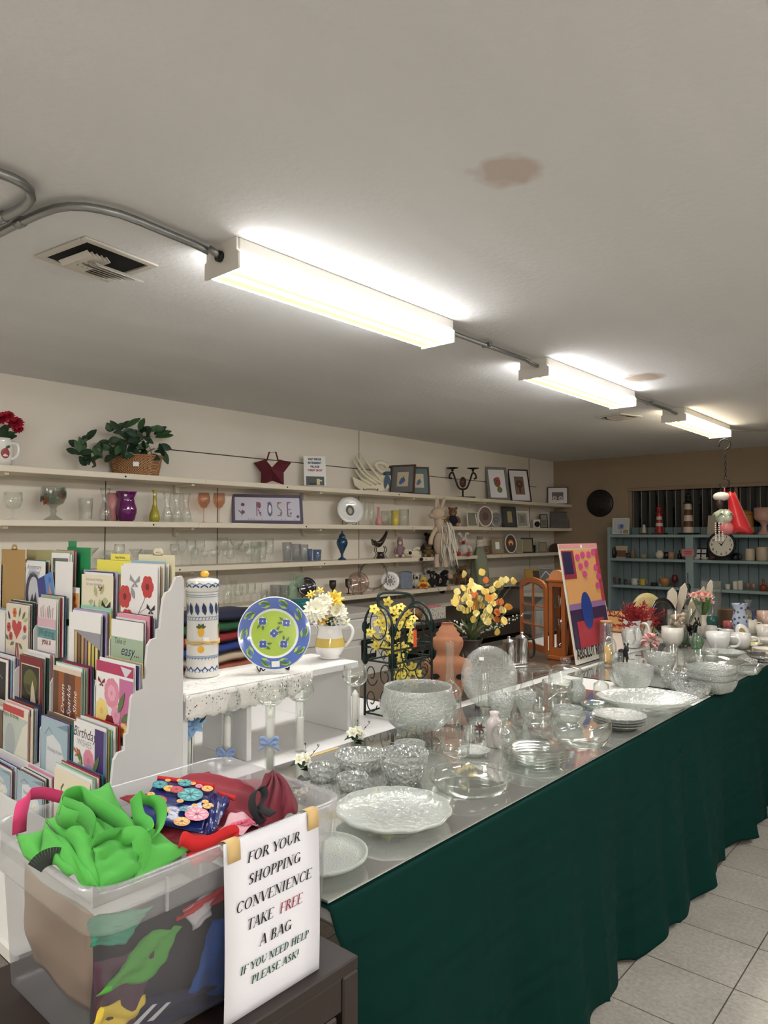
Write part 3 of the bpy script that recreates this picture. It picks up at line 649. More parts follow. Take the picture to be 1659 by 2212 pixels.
# serif italic lettering built from thick and thin strokes
GL = {'F': 'V.2 H.2,.68,.97 H.2,.52,.5 s.2 t.68 W.72', 'O': 'A.45,.5,.4,.5,0,360 W.92', 'R': 'V.2 A.38,.74,.26,.26,-90,90 H.2,.4,.97 H.2,.4,.49 D.42,.5,.78,0 s.2 s.78 W.84', 'Y': 'D.08,1,.42,.45 d.74,1,.42,.45 v.42,0,.46 s.42 S.08 S.74 W.76', 'U': 'v.16,.3,1 A.43,.34,.27,.34,180,360 n.7,.3,1 S.16 S.7 W.86', 'S': 'A.34,.74,.22,.26,20,235 A.34,.26,.25,.27,-145,90 A.34,.5,.24,.03,60,100 D.16,.64,.54,.36 W.68', 'H': 'V.18 V.68 H.18,.68,.51 s.18 s.68 S.18 S.68 W.88', 'P': 'V.2 A.38,.72,.26,.28,-90,90 H.2,.4,.97 H.2,.4,.45 s.2 S.16 W.7', 'I': 'V.2 s.2 S.2 W.42', 'N': 'n.16,0,1 D.14,1,.7,0 n.7,0,1 s.16 S.7 S.1 W.88', 'G': 'A.45,.5,.38,.5,45,325 v.74,.04,.44 S.74,.44 W.9', 'C': 'A.45,.5,.38,.5,42,318 n.72,.74,.96 W.84', 'V': 'D.06,1,.4,0 d.74,1,.4,0 S.06 S.74 W.8', 'E': 'V.2 H.2,.66,.97 H.2,.54,.51 H.2,.7,.03 t.66 u.7 W.76', 'T': 'V.38 H.06,.72,.97 s.38 t.06 t.72 W.76', 'A': 'd.4,1,.08,0 D.4,1,.72,0 H.2,.6,.34 s.08 s.72 W.8', 'K': 'V.2 d.68,1,.24,.42 D.34,.56,.76,0 s.2 S.2 s.74 S.66 W.84', 'B': 'V.2 A.38,.75,.22,.25,-90,90 A.4,.26,.26,.26,-90,90 H.2,.4,.97 H.2,.4,.5 H.2,.4,.03 W.74', 'D': 'V.2 A.36,.5,.42,.5,-90,90 H.2,.38,.97 H.2,.38,.03 W.9', 'L': 'V.2 H.2,.66,.03 S.2 u.66 W.7', '!': 'v.2,.3,1 A.2,.06,.04,.05,0,360 W.4', ' ': 'W.36'}
def serif(mb, txt, cap, width, m, M, shear=.2, thick=.12, thin=.045):
    x0 = 0; qs = []
    for ch in txt:
        wd = .5
        for tok in GL[ch].split():
            k, a = tok[0], [float(v) for v in tok[1:].split(',')]
            def bar(xa, ya, xb, yb, t): qs.append([(x0 + xa - t / 2, ya), (x0 + xa + t / 2, ya), (x0 + xb + t / 2, yb), (x0 + xb - t / 2, yb)])
            if k == 'V': bar(a[0], 0, a[0], 1, thick)
            elif k == 'v': bar(a[0], a[1], a[0], a[2], thick)
            elif k == 'n': bar(a[0], a[1], a[0], a[2], thin)
            elif k == 'D': bar(a[0], a[1], a[2], a[3], thick * 1.1)
            elif k == 'd': bar(a[0], a[1], a[2], a[3], thin * 1.2)
            elif k == 'H': qs.append([(x0 + a[0], a[2] - thin / 2), (x0 + a[1], a[2] - thin / 2), (x0 + a[1], a[2] + thin / 2), (x0 + a[0], a[2] + thin / 2)])
            elif k in 'sS':
                y = (a[1] if len(a) > 1 else (0 if k == 's' else 1)); h = thin * .8 * (1 if k == 's' else -1)
                qs.append([(x0 + a[0] - .14, y), (x0 + a[0] + .14, y), (x0 + a[0] + .14, y + h), (x0 + a[0] - .14, y + h)])
            elif k == 't': qs.append([(x0 + a[0] - thin / 2, .82), (x0 + a[0] + thin / 2, .82), (x0 + a[0] + thin / 2, 1), (x0 + a[0] - thin / 2, 1)])
            elif k == 'u': qs.append([(x0 + a[0] - thin / 2, 0), (x0 + a[0] + thin / 2, 0), (x0 + a[0] + thin / 2, .2), (x0 + a[0] - thin / 2, .2)])
            elif k == 'A':
                cx, cy_, rx, ry, a0, a1 = a; n = max(4, int(abs(a1 - a0) / 18)); pr = None
                for i in range(n + 1):
                    q = math.radians(a0 + (a1 - a0) * i / n); tk = thin + (thick - thin) * abs(math.cos(q)); c, s_ = math.cos(q), math.sin(q)
                    e = ((x0 + cx + rx * c, cy_ + ry * s_), (x0 + cx + (rx - tk) * c if rx > tk else x0 + cx, cy_ + (ry - (thin if abs(c) < .3 else tk * .8)) * s_ if ry > tk else cy_))
                    if pr: qs.append([pr[0], e[0], e[1], pr[1]])
                    pr = e
            elif k == 'W': wd = a[0]
        x0 += wd
    sx = width / x0
    for q in qs: mb.add([M @ Vector((x * sx - width / 2 + (y - .5) * cap * shear, (y - .5) * cap, 0)) for x, y in q], [(0, 1, 2, 3)], m)
t = thing('paper_sign', 'white paper sign taped to the bin front offering free shopping bags', 'sign', (-.948, .796, 1.006), 0)
SW, SH_ = .206, .292
M_PAPER = mat('white printer paper', (240, 239, 246), .6)
rows = []
for i in range(15):
    v = i / 14; rows.append([(.006 * math.sin(v * 2.4), -SW / 2 + SW * u, -SH_ * v + .002) for u in (0, .25, .5, .75, 1)])
MB().sheet(rows, M_PAPER, .0004).build('sheet', t)
def curve(v): return .006 * math.sin(v * 2.4) + .0012
def SM(cx, v): return Matrix(((0, 0, 1, curve(v) + .002), (1, 0, 0, (cx - .5) * SW), (0, 1, 0, -SH_ * v), (0, 0, 0, 1)))
INK = mat('black ink', (18, 16, 26), .6); INKR = mat('red ink', (150, 34, 58), .6); INKG = mat('green ink', (28, 84, 62), .6)
for txt, cx, v, wd, cap, ink, th, tn in (('FOR YOUR', .50, .112, .56, .0172, INK, .155, .055), ('SHOPPING', .50, .232, .56, .0172, INK, .155, .055), ('CONVENIENCE', .50, .356, .80, .0172, INK, .155, .055), ('TAKE', .34, .474, .27, .0172, INK, .155, .055), ('FREE', .665, .474, .25, .0172, INKR, .155, .055), ('A BAG', .50, .594, .34, .0172, INK, .155, .055), ('IF YOU NEED HELP', .50, .705, .72, .0125, INKG, .19, .075), ('PLEASE ASK!', .50, .786, .50, .0125, INKG, .19, .075)):
    b = MB(); serif(b, txt, cap, wd * SW, ink, SM(cx, v), .2, th, tn); b.build('lettering', t)
M_TAPE = mat('masking tape', (222, 190, 130), .7)
for y, lb in ((-.085, 'strip of tan masking tape at the left corner of the paper sign'), (.088, 'strip of tan masking tape at the right corner of the paper sign')):
    rows = [[(x, y + u, z) for u in (-.0125, 0, .0125)] for x, z in ((-.022, -.004), (-.014, .0015), (-.008, .0030), (.0002, .0024), (.0026, -.003), (.0045, -.030))]
    solo('masking_tape', MB().sheet(rows, M_TAPE, .0004), lb, 'tape', (-.948 + .001, .796, 1.006))
# ---------------------------------------------------------------- greeting card rack
M_RACK = mat('white rack paint', (224, 223, 222), .45, var=.03)
RX = -1.862; RXL = -3.15
prof = [(1.212, .502), (1.212, 1.365), (1.205, 1.378), (1.185, 1.375), (1.172, 1.345), (1.165, 1.335), (1.152, 1.330), (1.143, 1.312), (1.134, 1.228), (1.124, 1.226), (1.124, 1.202), (1.106, 1.198), (1.095, 1.182), (1.087, 1.090), (1.078, 1.088), (1.080, 1.062), (1.057, 1.058), (1.046, 1.042), (1.037, .945), (1.028, .943), (1.028, .900), (1.007, .897), (.996, .880), (.988, .80), (.985, .76), (.94, .74), (.94, .502)]
t = thing('card_rack', 'white wooden stepped rack full of greeting cards, beside the bench', 'rack')
for x in (RX, RXL): MB().at(Tm(x - .0, 0, 0) @ Matrix(((0, 0, 1, 0), (1, 0, 0, 0), (0, 1, 0, 0), (0, 0, 0, 1)))).prism(prof, -.012, .0, M_RACK).build('side_panel', t)
FY = (1.150, 1.102, 1.053, 1.003, .953); FZ = (1.170, 1.030, .885, .745, .640)
for k in range(5):
    MB().box(((RX + RXL) / 2 - .006, FY[k] - .006, (FZ[k] + .014 + .505) / 2), (RX - RXL - .014, .004, FZ[k] + .014 - .505), M_RACK, .001).build('step_board', t)
    MB().box(((RX + RXL) / 2 - .006, FY[k] + .0185, FZ[k] - .004), (RX - RXL - .014, .036, .005), M_RACK).build('pocket_floor', t)
MB().box(((RX + RXL) / 2 - .006, 1.206, .92), (RX - RXL - .014, .006, .83), M_RACK, .001).build('back_board', t)
# pockets: (tier, list of (left px, right px, top px, art, label))
PAL = {'white': (238, 236, 234), 'cream': (232, 222, 196), 'pink': (222, 150, 176), 'maroon': (120, 30, 48), 'navy': (40, 48, 92), 'sky blue': (150, 188, 212), 'grey': (150, 150, 156), 'lavender': (188, 172, 208), 'sage green': (158, 176, 138), 'yellow': (232, 206, 110), 'teal': (60, 128, 128), 'brown': (110, 84, 66), 'red': (178, 44, 52), 'mint': (150, 208, 186), 'plum': (112, 60, 110), 'dark green': (40, 66, 54)}
CM = {k: mat('card ' + k, v, .5) for k, v in PAL.items()}
def cc(*c): return mat('card ink %d %d %d' % c, c, .5)
ORD = ['', 'first', 'second', 'third', 'fourth', 'fifth', 'sixth', 'seventh', 'eighth', 'ninth']
def art(mb, W, H, items, y=-.0006, T0=None):
    """flat printed marks on the front (-Y) face; u to the right, v up, both 0..1"""
    base = mb.T.copy(); k = 0
    for it in items:
        k += 1; yy = y - .00012 * k; kind = it[0]
        P = lambda u, v: ((u - .5) * W, yy, v * H)
        if kind == 'r': _, u, v, a, b, m = it; mb.poly([P(u, v), P(u + a, v), P(u + a, v + b), P(u, v + b)], m)
        elif kind == 'p': mb.poly([P(*q) for q in it[1]], it[2])
        elif kind == 'e': _, u, v, a, b, m = it; mb.poly([((u - .5) * W + a * W * math.cos(2 * PI * j / 16), yy, v * H + b * W * math.sin(2 * PI * j / 16)) for j in range(16)], m)
        elif kind == 'f':
            _, u, v, r, m, m2 = it[:6]; n = it[6] if len(it) > 6 else 6
            for j in range(n):
                a = 2 * PI * j / n; c = ((u - .5) * W + r * W * .55 * math.cos(a), v * H + r * W * .55 * math.sin(a))
                mb.poly([(c[0] + r * W * .5 * math.cos(b), yy - .00002 * j, c[1] + r * W * .5 * math.sin(b)) for b in [2 * PI * i / 10 for i in range(10)]], m)
            mb.poly([((u - .5) * W + r * W * .3 * math.cos(b), yy - .0002, v * H + r * W * .3 * math.sin(b)) for b in [2 * PI * i / 10 for i in range(10)]], m2); k += 1
        elif kind == 'l':
            _, u, v, a, L, wd, m = it; a = math.radians(a); d = (math.cos(a), math.sin(a)); n = (-d[1], d[0]); o = ((u - .5) * W, v * H); L *= W; wd *= W
            mb.poly([(o[0] + d[0] * L * s_ + n[0] * wd * q, yy, o[1] + d[1] * L * s_ + n[1] * wd * q) for s_, q in ((0, 0), (.3, -.4), (.6, -.4), (1, 0), (.6, .4), (.3, .4))], m)
        elif kind == 's':
            _, pts, wd, m = it
            for (a, b), (c, d) in zip(pts, pts[1:]):
                p, q = Vector(P(a, b)), Vector(P(c, d)); n = Vector((0, 1, 0)).cross(q - p); n = n.normalized() * wd * W * .5 if n.length > 0 else n
                mb.poly([p - n, q - n, q + n, p + n], m)
        elif kind == 't':
            _, u, v, txt, sz, m = it[:6]; rot = it[7] if len(it) > 7 else 0
            mb.text(txt, sz * W, m, Matrix(((1, 0, 0, (u - .5) * W), (0, 0, -1, yy), (0, 1, 0, v * H), (0, 0, 0, 1))) @ Rm(rot), shear=it[6] if len(it) > 6 else 0)
    return mb
BUTTER = lambda u, v, s, m: [('p', [(u, v), (u - s, v + s * .9), (u - s * 1.1, v + s * .2), (u - s * .2, v - s * .1)], m), ('p', [(u, v), (u + s, v + s * .8), (u + s, v + s * .1), (u + s * .2, v - s * .1)], m), ('p', [(u, v), (u - s * .7, v - s * .6), (u - s * .2, v - s * .6)], m), ('p', [(u, v), (u + s * .2, v - s * .6), (u + s * .7, v - s * .5)], m)]
RED = cc(190, 62, 64); DRED = cc(120, 26, 38); BLK = cc(40, 38, 44); GRN = cc(96, 120, 76); PNK = cc(222, 140, 164); PUR = cc(70, 48, 110); SAG = cc(176, 186, 130); ORG = cc(206, 104, 48); LIL = cc(170, 140, 190); YEL = cc(236, 214, 130); WHT = cc(240, 240, 240); GRY = cc(150, 150, 156); BLU = cc(64, 104, 176); TEA = cc(96, 150, 152)
ARTS = {
 'poppy': [('s', [(.5, .28), (.66, .5), (.72, .66)], .012, BLK), ('s', [(.5, .28), (.8, .42)], .01, GRY), ('f', .74, .70, .16, RED, DRED), ('f', .12, .52, .17, RED, DRED), ('f', .2, .14, .18, RED, DRED), *BUTTER(.40, .76, .13, GRY), *BUTTER(.84, .36, .10, BLK), ('l', .4, .5, 120, .2, .1, GRY), ('t', .68, .13, 'WARMEST', .085, GRY), ('t', .68, .03, 'Wishes', .11, GRY, .3)],
 'leaf': [('t', .40, .90, 'Sentimental feelings', .07, GRY, .2), ('t', .40, .82, 'for your birthday', .07, GRY, .2), *[('l', .55 + .12 * math.cos(a), .58 + .10 * math.sin(a * 1.3), 57 * a, .2, .12, SAG) for a in (0, 1, 2, 3, 4, 5)], *BUTTER(.8, .48, .13, BLK), *BUTTER(.62, .78, .06, DRED), ('f', .45, .14, .05, LIL, PNK), ('f', .60, .10, .05, LIL, PNK), ('f', .3, .2, .1, cc(222, 216, 224), GRY), ('l', .3, .3, 60, .3, .1, cc(214, 214, 206))],
 'oval': [('e', .52, .40, .36, .46, cc(190, 208, 226)), ('e', .52, .40, .31, .40, cc(52, 52, 66)), ('e', .55, .42, .22, .30, cc(196, 198, 206)), ('p', [(.4, .25), (.5, .42), (.56, .30), (.64, .46), (.7, .25)], cc(60, 60, 72)), ('t', .55, .88, 'Anniversary', .12, GRY, .3), ('t', .55, .78, 'Greetings', .12, GRY, .3), ('l', .15, .8, 60, .12, .08, BLU)],
 'rocket': [('r', 0, 0, .5, 1, cc(48, 54, 130)), ('r', .5, 0, .5, 1, cc(84, 136, 200)), ('p', [(.12, .05), (.34, .05), (.24, .62)], cc(216, 84, 52)), ('p', [(.62, .03), (.86, .03), (.82, .6), (.74, .8), (.66, .6)], cc(222, 136, 60)), ('e', .8, .86, .07, .09, BLU)],
 'plain': [],
 'easy': [('r', 0, 0, 1, .74, cc(164, 184, 158)), ('t', .28, .64, 'Take it', .13, BLK, .3), ('t', .60, .48, 'easy...', .24, cc(30, 36, 80), .35), ('f', .14, .36, .06, WHT, YEL), ('f', .36, .30, .05, WHT, YEL), ('f', .1, .22, .05, WHT, YEL), ('e', .46, .04, .26, .2, cc(72, 84, 104)), ('l', .24, .14, 120, .24, .2, cc(44, 50, 66)), ('l', .66, .14, 70, .24, .2, cc(44, 50, 66)), ('p', [(.62, 0), (1, 0), (1, .2)], cc(150, 130, 140))],
 'bars': [('r', .18, 0, .82, .72, cc(70, 52, 40)), *[('r', .20 + .11 * k, 0, .07, .70, c) for k, c in enumerate((cc(206, 178, 120), cc(120, 88, 62), cc(190, 150, 96), cc(150, 120, 130), cc(222, 198, 110), cc(196, 186, 92), cc(226, 210, 140)))], ('p', [(.18, .72), (1, .72), (1, .46)], CM['grey'])],
 'wish': [('r', 0, 0, 1, 1, cc(230, 222, 220)), *[('s', [(.12 + .1 * k, .66), (.13 + .1 * k, .82 + .03 * (k % 3))], .025, (RED, BLK, TEA, PNK)[k % 4]) for k in range(8)], ('r', 0, .5, 1, .15, cc(214, 176, 188)), ('r', 0, .30, 1, .18, TEA), ('t', .5, .34, 'Wishing', .26, cc(30, 70, 80)), ('t', .5, .20, 'you a', .22, DRED, .2), ('r', .02, 0, .96, .07, cc(160, 156, 176))],
 'heart': [('p', [(.02, .02), (.98, .02), (.98, .98), (.02, .98)], cc(226, 214, 196)), ('p', [(.5, .36), (.28, .58), (.30, .70), (.42, .71), (.5, .64), (.58, .71), (.70, .70), (.72, .58)], RED), ('f', .40, .85, .09, ORG, DRED), ('f', .14, .56, .09, RED, DRED), ('f', .86, .58, .07, RED, DRED), ('f', .24, .40, .08, RED, DRED), *[('l', u, v, a, .2, .08, m) for u, v, a, m in ((.6, .78, 70, GRN), (.75, .75, 50, GRN), (.2, .7, 120, cc(50, 56, 90)), (.4, .3, 200, GRN), (.6, .3, -30, GRN), (.75, .4, 20, cc(150, 168, 190)), (.15, .32, 150, GRN), (.8, .72, 20, SAG))], ('s', [(.5, .3), (.48, .04)], .03, DRED), ('s', [(.55, .3), (.6, .04)], .04, RED)],
 'peony': [('r', .0, .84, 1, .16, cc(178, 54, 96)), ('p', [(.66, .98), (.96, .96), (.80, .82)], cc(214, 210, 220)), ('r', .0, 0, .64, .84, cc(240, 236, 234)), ('r', .64, 0, .36, .80, cc(196, 112, 156)), ('f', .44, .56, .2, PNK, cc(206, 96, 126), 9), ('f', .44, .56, .11, cc(232, 172, 190), PNK, 7), ('f', .17, .26, .17, YEL, cc(230, 186, 110), 7), ('f', .56, .26, .12, cc(226, 160, 184), PNK, 8), ('f', .40, .10, .13, DRED, cc(90, 20, 30)), *BUTTER(.16, .68, .09, DRED), ('l', .62, .3, 60, .35, .13, GRN), ('l', .7, .2, 25, .35, .12, GRN), ('f', .78, .08, .1, YEL, ORG)],
 'sparkle': [*[('r', .2 * k, 0, .2, .92, c) for k, c in enumerate((cc(96, 58, 36), cc(150, 84, 42), cc(92, 54, 40), cc(110, 60, 40), cc(160, 96, 50)))], ('t', .42, .46, 'Dream', .17, WHT, .3, 90), ('t', .64, .46, 'Sparkle', .17, WHT, .3, 90), ('t', .86, .46, 'Shine', .17, WHT, .3, 90), ('r', 0, .92, 1, .08, cc(220, 200, 180))],
 'girl': [('r', 0, 0, 1, 1, DRED), ('r', .08, 0, .82, .86, cc(220, 206, 180)), ('r', .1, 0, .78, .84, cc(40, 36, 28)), ('e', .5, .55, .3, .24, cc(90, 92, 44)), ('p', [(.5, .02), (.82, .02), (.66, .48), (.6, .6), (.54, .46)], cc(206, 190, 170)), *[('s', [(.14 + .05 * k, .38), (.14 + .05 * k, .50)], .015, BLK) for k in range(8)]],
 'night': [('r', .08, .04, .84, .90, cc(34, 32, 32)), ('e', .4, .5, .25, .3, cc(60, 56, 50)), ('s', [(.2, .6), (.5, .75), (.8, .55)], .015, GRY)],
 'birthday': [('t', .34, .80, 'Birthday', .21, BLK, .3), ('t', .34, .68, 'WISHES', .13, GRY), ('r', .66, 0, .26, 1, PUR), ('r', .92, 0, .08, 1, cc(112, 130, 160)), ('f', .48, .50, .16, PNK, cc(206, 120, 150), 9), ('f', .52, .26, .18, cc(164, 150, 190), LIL, 10), ('f', .38, .12, .13, cc(176, 60, 110), DRED, 8), ('f', .68, .12, .13, LIL, PUR, 9), ('l', .3, .4, 130, .3, .12, GRN), ('l', .62, .35, 55, .35, .12, GRN), ('l', .15, .2, 70, .3, .16, SAG), *BUTTER(.12, .55, .09, ORG), *BUTTER(.84, .18, .08, ORG)],
 'silver': [('r', 0, 0, 1, 1, cc(160, 184, 196)), ('p', [(.2, .02), (.88, .02), (.92, .3), (.74, .62), (.45, .74), (.22, .66)], cc(216, 220, 222)), ('f', .72, .2, .09, cc(232, 230, 222), YEL), ('t', .52, .44, 'Thinking of you', .09, GRY, .3), ('s', [(.15, .7), (.3, .84), (.45, .76)], .02, GRY), ('p', [(.6, .9), (1, 1), (1, .88)], cc(120, 146, 160))],
 'envelope': [('r', 0, 0, 1, .82, cc(188, 198, 188)), ('p', [(.45, 0), (1, 0), (1, .8), (.8, .66)], cc(224, 222, 206)), ('t', .3, .78, 'Happy Birthday', .11, BLK), ('e', .3, .3, .2, .3, cc(170, 180, 180)), ('r', 0, .86, .84, .14, RED)],
 'meadow': [('e', .5, .6, .13, .11, cc(226, 190, 186)), ('s', [(.2, .5), (.26, .62), (.2, .7), (.28, .8)], .03, cc(110, 110, 70)), ('p', [(.55, .3), (.9, .35), (.9, .6), (.6, .66)], cc(232, 214, 196)), ('l', .6, .5, 80, .2, .2, cc(208, 200, 200))],
 'photo': [('r', .06, .05, .88, .86, cc(106, 116, 104)), ('e', .5, .5, .3, .3, cc(84, 96, 84)), ('s', [(.08, .8), (.2, .9), (.16, .7)], .03, BLK)],
}
POCK = [
 (0, 262, 341, 1222, 'poppy', 'white', 'red poppies card', 7), (0, 177, 245, 1240, 'leaf', 'cream', 'pale leaves and butterfly card', 6), (0, 120, 157, 1212, 'plain', 'white', 'plain white envelope', 1), (0, 112, 150, 1194, 'photo', 'white', 'grey photo card', 5), (0, 46, 98, 1214, 'oval', 'white', 'oval portrait card', 4),
 (1, 241, 310, 1336, 'easy', 'white', 'take it easy card', 7), (1, 150, 218, 1321, 'bars', 'white', 'brown and gold stripes card', 7), (1, 83, 122, 1290, 'wish', 'white', 'candle stripes wishing card', 6), (1, 14, 62, 1303, 'heart', 'cream', 'red heart bouquet card', 6), (1, -50, 12, 1312, 'plain', 'white', 'plain pale card at the left edge', 4),
 (2, 209, 289, 1424, 'peony', 'white', 'pink peony card', 6), (2, 116, 176, 1436, 'sparkle', 'cream', 'dream sparkle shine card', 7), (2, 43, 92, 1413, 'girl', 'maroon', 'dark red framed girl card', 7), (2, -35, 18, 1412, 'night', 'white', 'dark night scene card', 6),
 (3, 160, 231, 1557, 'birthday', 'white', 'birthday wishes flower card', 7), (3, 90, 147, 1545, 'silver', 'sky blue', 'silver blue card in the fourth row', 7), (3, 8, 61, 1518, 'envelope', 'cream', 'green birthday envelope card', 7), (3, -60, 6, 1508, 'plain', 'brown', 'brown card at the left edge', 4),
 (4, 118, 195, 1657, 'meadow', 'cream', 'cream meadow card in the lowest row', 7), (4, 38, 92, 1662, 'silver', 'sky blue', 'silver blue card in the lowest row', 7), (4, -30, 22, 1640, 'silver', 'white', 'silver blue card at the lower left edge', 6),
]
BACK = ['white', 'pink', 'cream', 'maroon', 'sky blue', 'white', 'navy', 'lavender', 'grey', 'yellow', 'mint', 'white', 'sage green', 'red', 'plum', 'teal', 'brown', 'white', 'dark green']
rnd = random.Random(12); bi = 0
ROW = ['top', 'second', 'third', 'fourth', 'lowest']
for ti, xl, xr, yt, a, colr, lb, n in POCK:
    fy = FY[ti] + (.004 if a == 'photo' else 0)
    if a == 'plain' and lb.startswith('plain white env'): fy -= .003
    p, q = aty(xl, yt, fy), aty(xr, yt + (xr - xl) * .16, fy); W = q.x - p.x; zt = p.z; H = min(zt - FZ[ti] - .001, .2); cx = (p.x + q.x) / 2
    mb = MB().box((0, 0, H / 2), (W, .001, H), CM[colr]); art(mb, W, H, ARTS[a])
    solo('greeting_card', mb, lb + (', in front in the %s row of the rack' % ROW[ti] if 'row' not in lb else ', in front in its pocket') if len(lb.split()) < 8 else lb, 'greeting card', (cx, fy, zt - H), group='greeting cards in the rack')
    for j in range(1, n):
        c = BACK[bi % len(BACK)]; bi += 1; w2 = W * rnd.uniform(.9, 1.06); h2 = H + rnd.uniform(-.006, .012) + .0016 * j
        mb = MB().box((0, 0, h2 / 2), (w2, .0026, h2), CM[c])
        if j % 3 == 1: mb.box((.001, -.0018, h2 / 2 - .002), (w2 * .98, .0008, h2 - .003), CM['white'])
        if j % 2 == 0: art(mb, w2, h2, [('r', .06, .84, .88, .12, CM[BACK[(bi * 5) % len(BACK)]])], -.0016)
        zb = zt - H
        o = solo('greeting_card', mb, '%s card, %s behind the %s' % (c, ORD[j], lb), 'greeting card', (cx + rnd.uniform(-.004, .006), fy + .0062 * j, zb), rnd.uniform(-.5, .5), group='greeting cards in the rack')
# loose rocket card and small orange card
for ti, xl, xr, yt, a, lb, rot, dy in ((0, 93, 128, 1238, 'rocket', 'small blue rocket card tilted in front of the white envelope', -16, -.003 - .003), (0, 155, 172, 1268, 'girl', 'narrow card with orange flowers between two pockets of the top row', 0, .012)):
    fy = FY[ti] + dy; p, q = aty(xl, yt, fy), aty(xr, yt, fy); W = q.x - p.x; H = W * 1.45
    mb = MB(); T0 = Rm(rot, 'Y'); mb.at(T0); mb.box((0, 0, H / 2), (W, .001, H), CM['white'])
    art(mb, W, H, ARTS['rocket'] if a == 'rocket' else [('r', .05, .02, .9, .75, cc(216, 160, 90)), ('f', .4, .55, .2, ORG, DRED), ('f', .6, .25, .16, ORG, BLK)])
    solo('greeting_card', mb, lb, 'greeting card', ((p.x + q.x) / 2, fy, p.z - H), group='greeting cards in the rack')
# pocket dividers with tabs
def tabcard(ti, xl, xr, yt, c, lb, tab=None, txt=None, dy=.045, tall=None):
    fy = FY[ti] + dy; p, q = aty(xl, yt, fy), aty(xr, yt, fy); W = q.x - p.x; zt = p.z; H = tall or (zt - FZ[ti] - .002); m = mat('divider %d %d %d' % c, c, .6)
    mb = MB().box((0, 0, H / 2), (W, .0012, H), m)
    if tab == 'rect': mb.box((-W * .28, 0, H + .011), (W * .36, .0012, .024), m)
    if tab == 'wide': mb.box((W * .16, 0, H + .010), (W * .52, .0012, .022), m)
    if tab == 'hole':
        mb.at(Tm(W * .05, 0, H) @ Rm(90, 'X')); o = [(-.028, 0), (-.026, .012), (-.016, .020), (.016, .020), (.026, .012), (.028, 0)]; i = [(-.016, .004), (-.014, .008), (-.008, .010), (.008, .010), (.014, .008), (.016, .004)]
        for k in range(5): mb.prism([o[k], o[k + 1], i[k + 1], i[k]], -.0006, .0006, m)
        mb.box((0, .001, 0), (.056, .006, .0012), m); mb.at(Matrix.Identity(4))
    if txt: mb.text(txt, .0105, BLK, Matrix(((1, 0, 0, W * .16), (0, 0, -1, -.0008), (0, 1, 0, H + .006), (0, 0, 0, 1))), bold=.0001)
    solo('divider_card', mb, lb, 'divider', ((p.x + q.x) / 2, fy, zt - H), group='tabbed dividers in the card rack')
tabcard(0, 300, 378, 1197, (226, 218, 182), 'cream divider with an oval handle hole, right end of the rack', 'hole', dy=.046)
tabcard(0, 210, 287, 1208, (242, 230, 96), 'yellow divider lettered Happy Birthday', 'wide', 'Happy Birthday', dy=.046)
tabcard(0, 146, 196, 1182, (40, 140, 84), 'green divider with a small tab', 'rect', dy=.046)
tabcard(0, 58, 150, 1187, (172, 166, 120), 'olive divider behind the grey photo card', None, dy=.047)
tabcard(0, 4, 55, 1186, (176, 142, 86), 'tall tan cardboard divider at the left end of the rack', 'hole', dy=-.003)
tabcard(0, -60, 6, 1215, (236, 234, 230), 'white divider at the very left edge', None, dy=-.003)
# pocket dividers of the rack itself
for ti, px_, yt in ((0, 40, 1240), (1, 236, 1368), (1, 72, 1348), (2, 204, 1468), (2, 108, 1462), (3, 86, 1560), (2, 30, 1440)):
    fy = FY[ti] - .002; p = aty(px_, yt, fy); H = p.z - FZ[ti] + .05
    mb = MB().at(Tm(p.x, fy + .017, FZ[ti] - .05) @ Matrix(((0, 0, 1, 0), (1, 0, 0, 0), (0, 1, 0, 0), (0, 0, 0, 1))))
    mb.prism([(-.016, .055), (-.016, H - .02), (-.008, H - .006), (.004, H), (.016, H), (.016, .055)], -.0025, .0025, M_RACK); o = mb.build('divider_board', t)
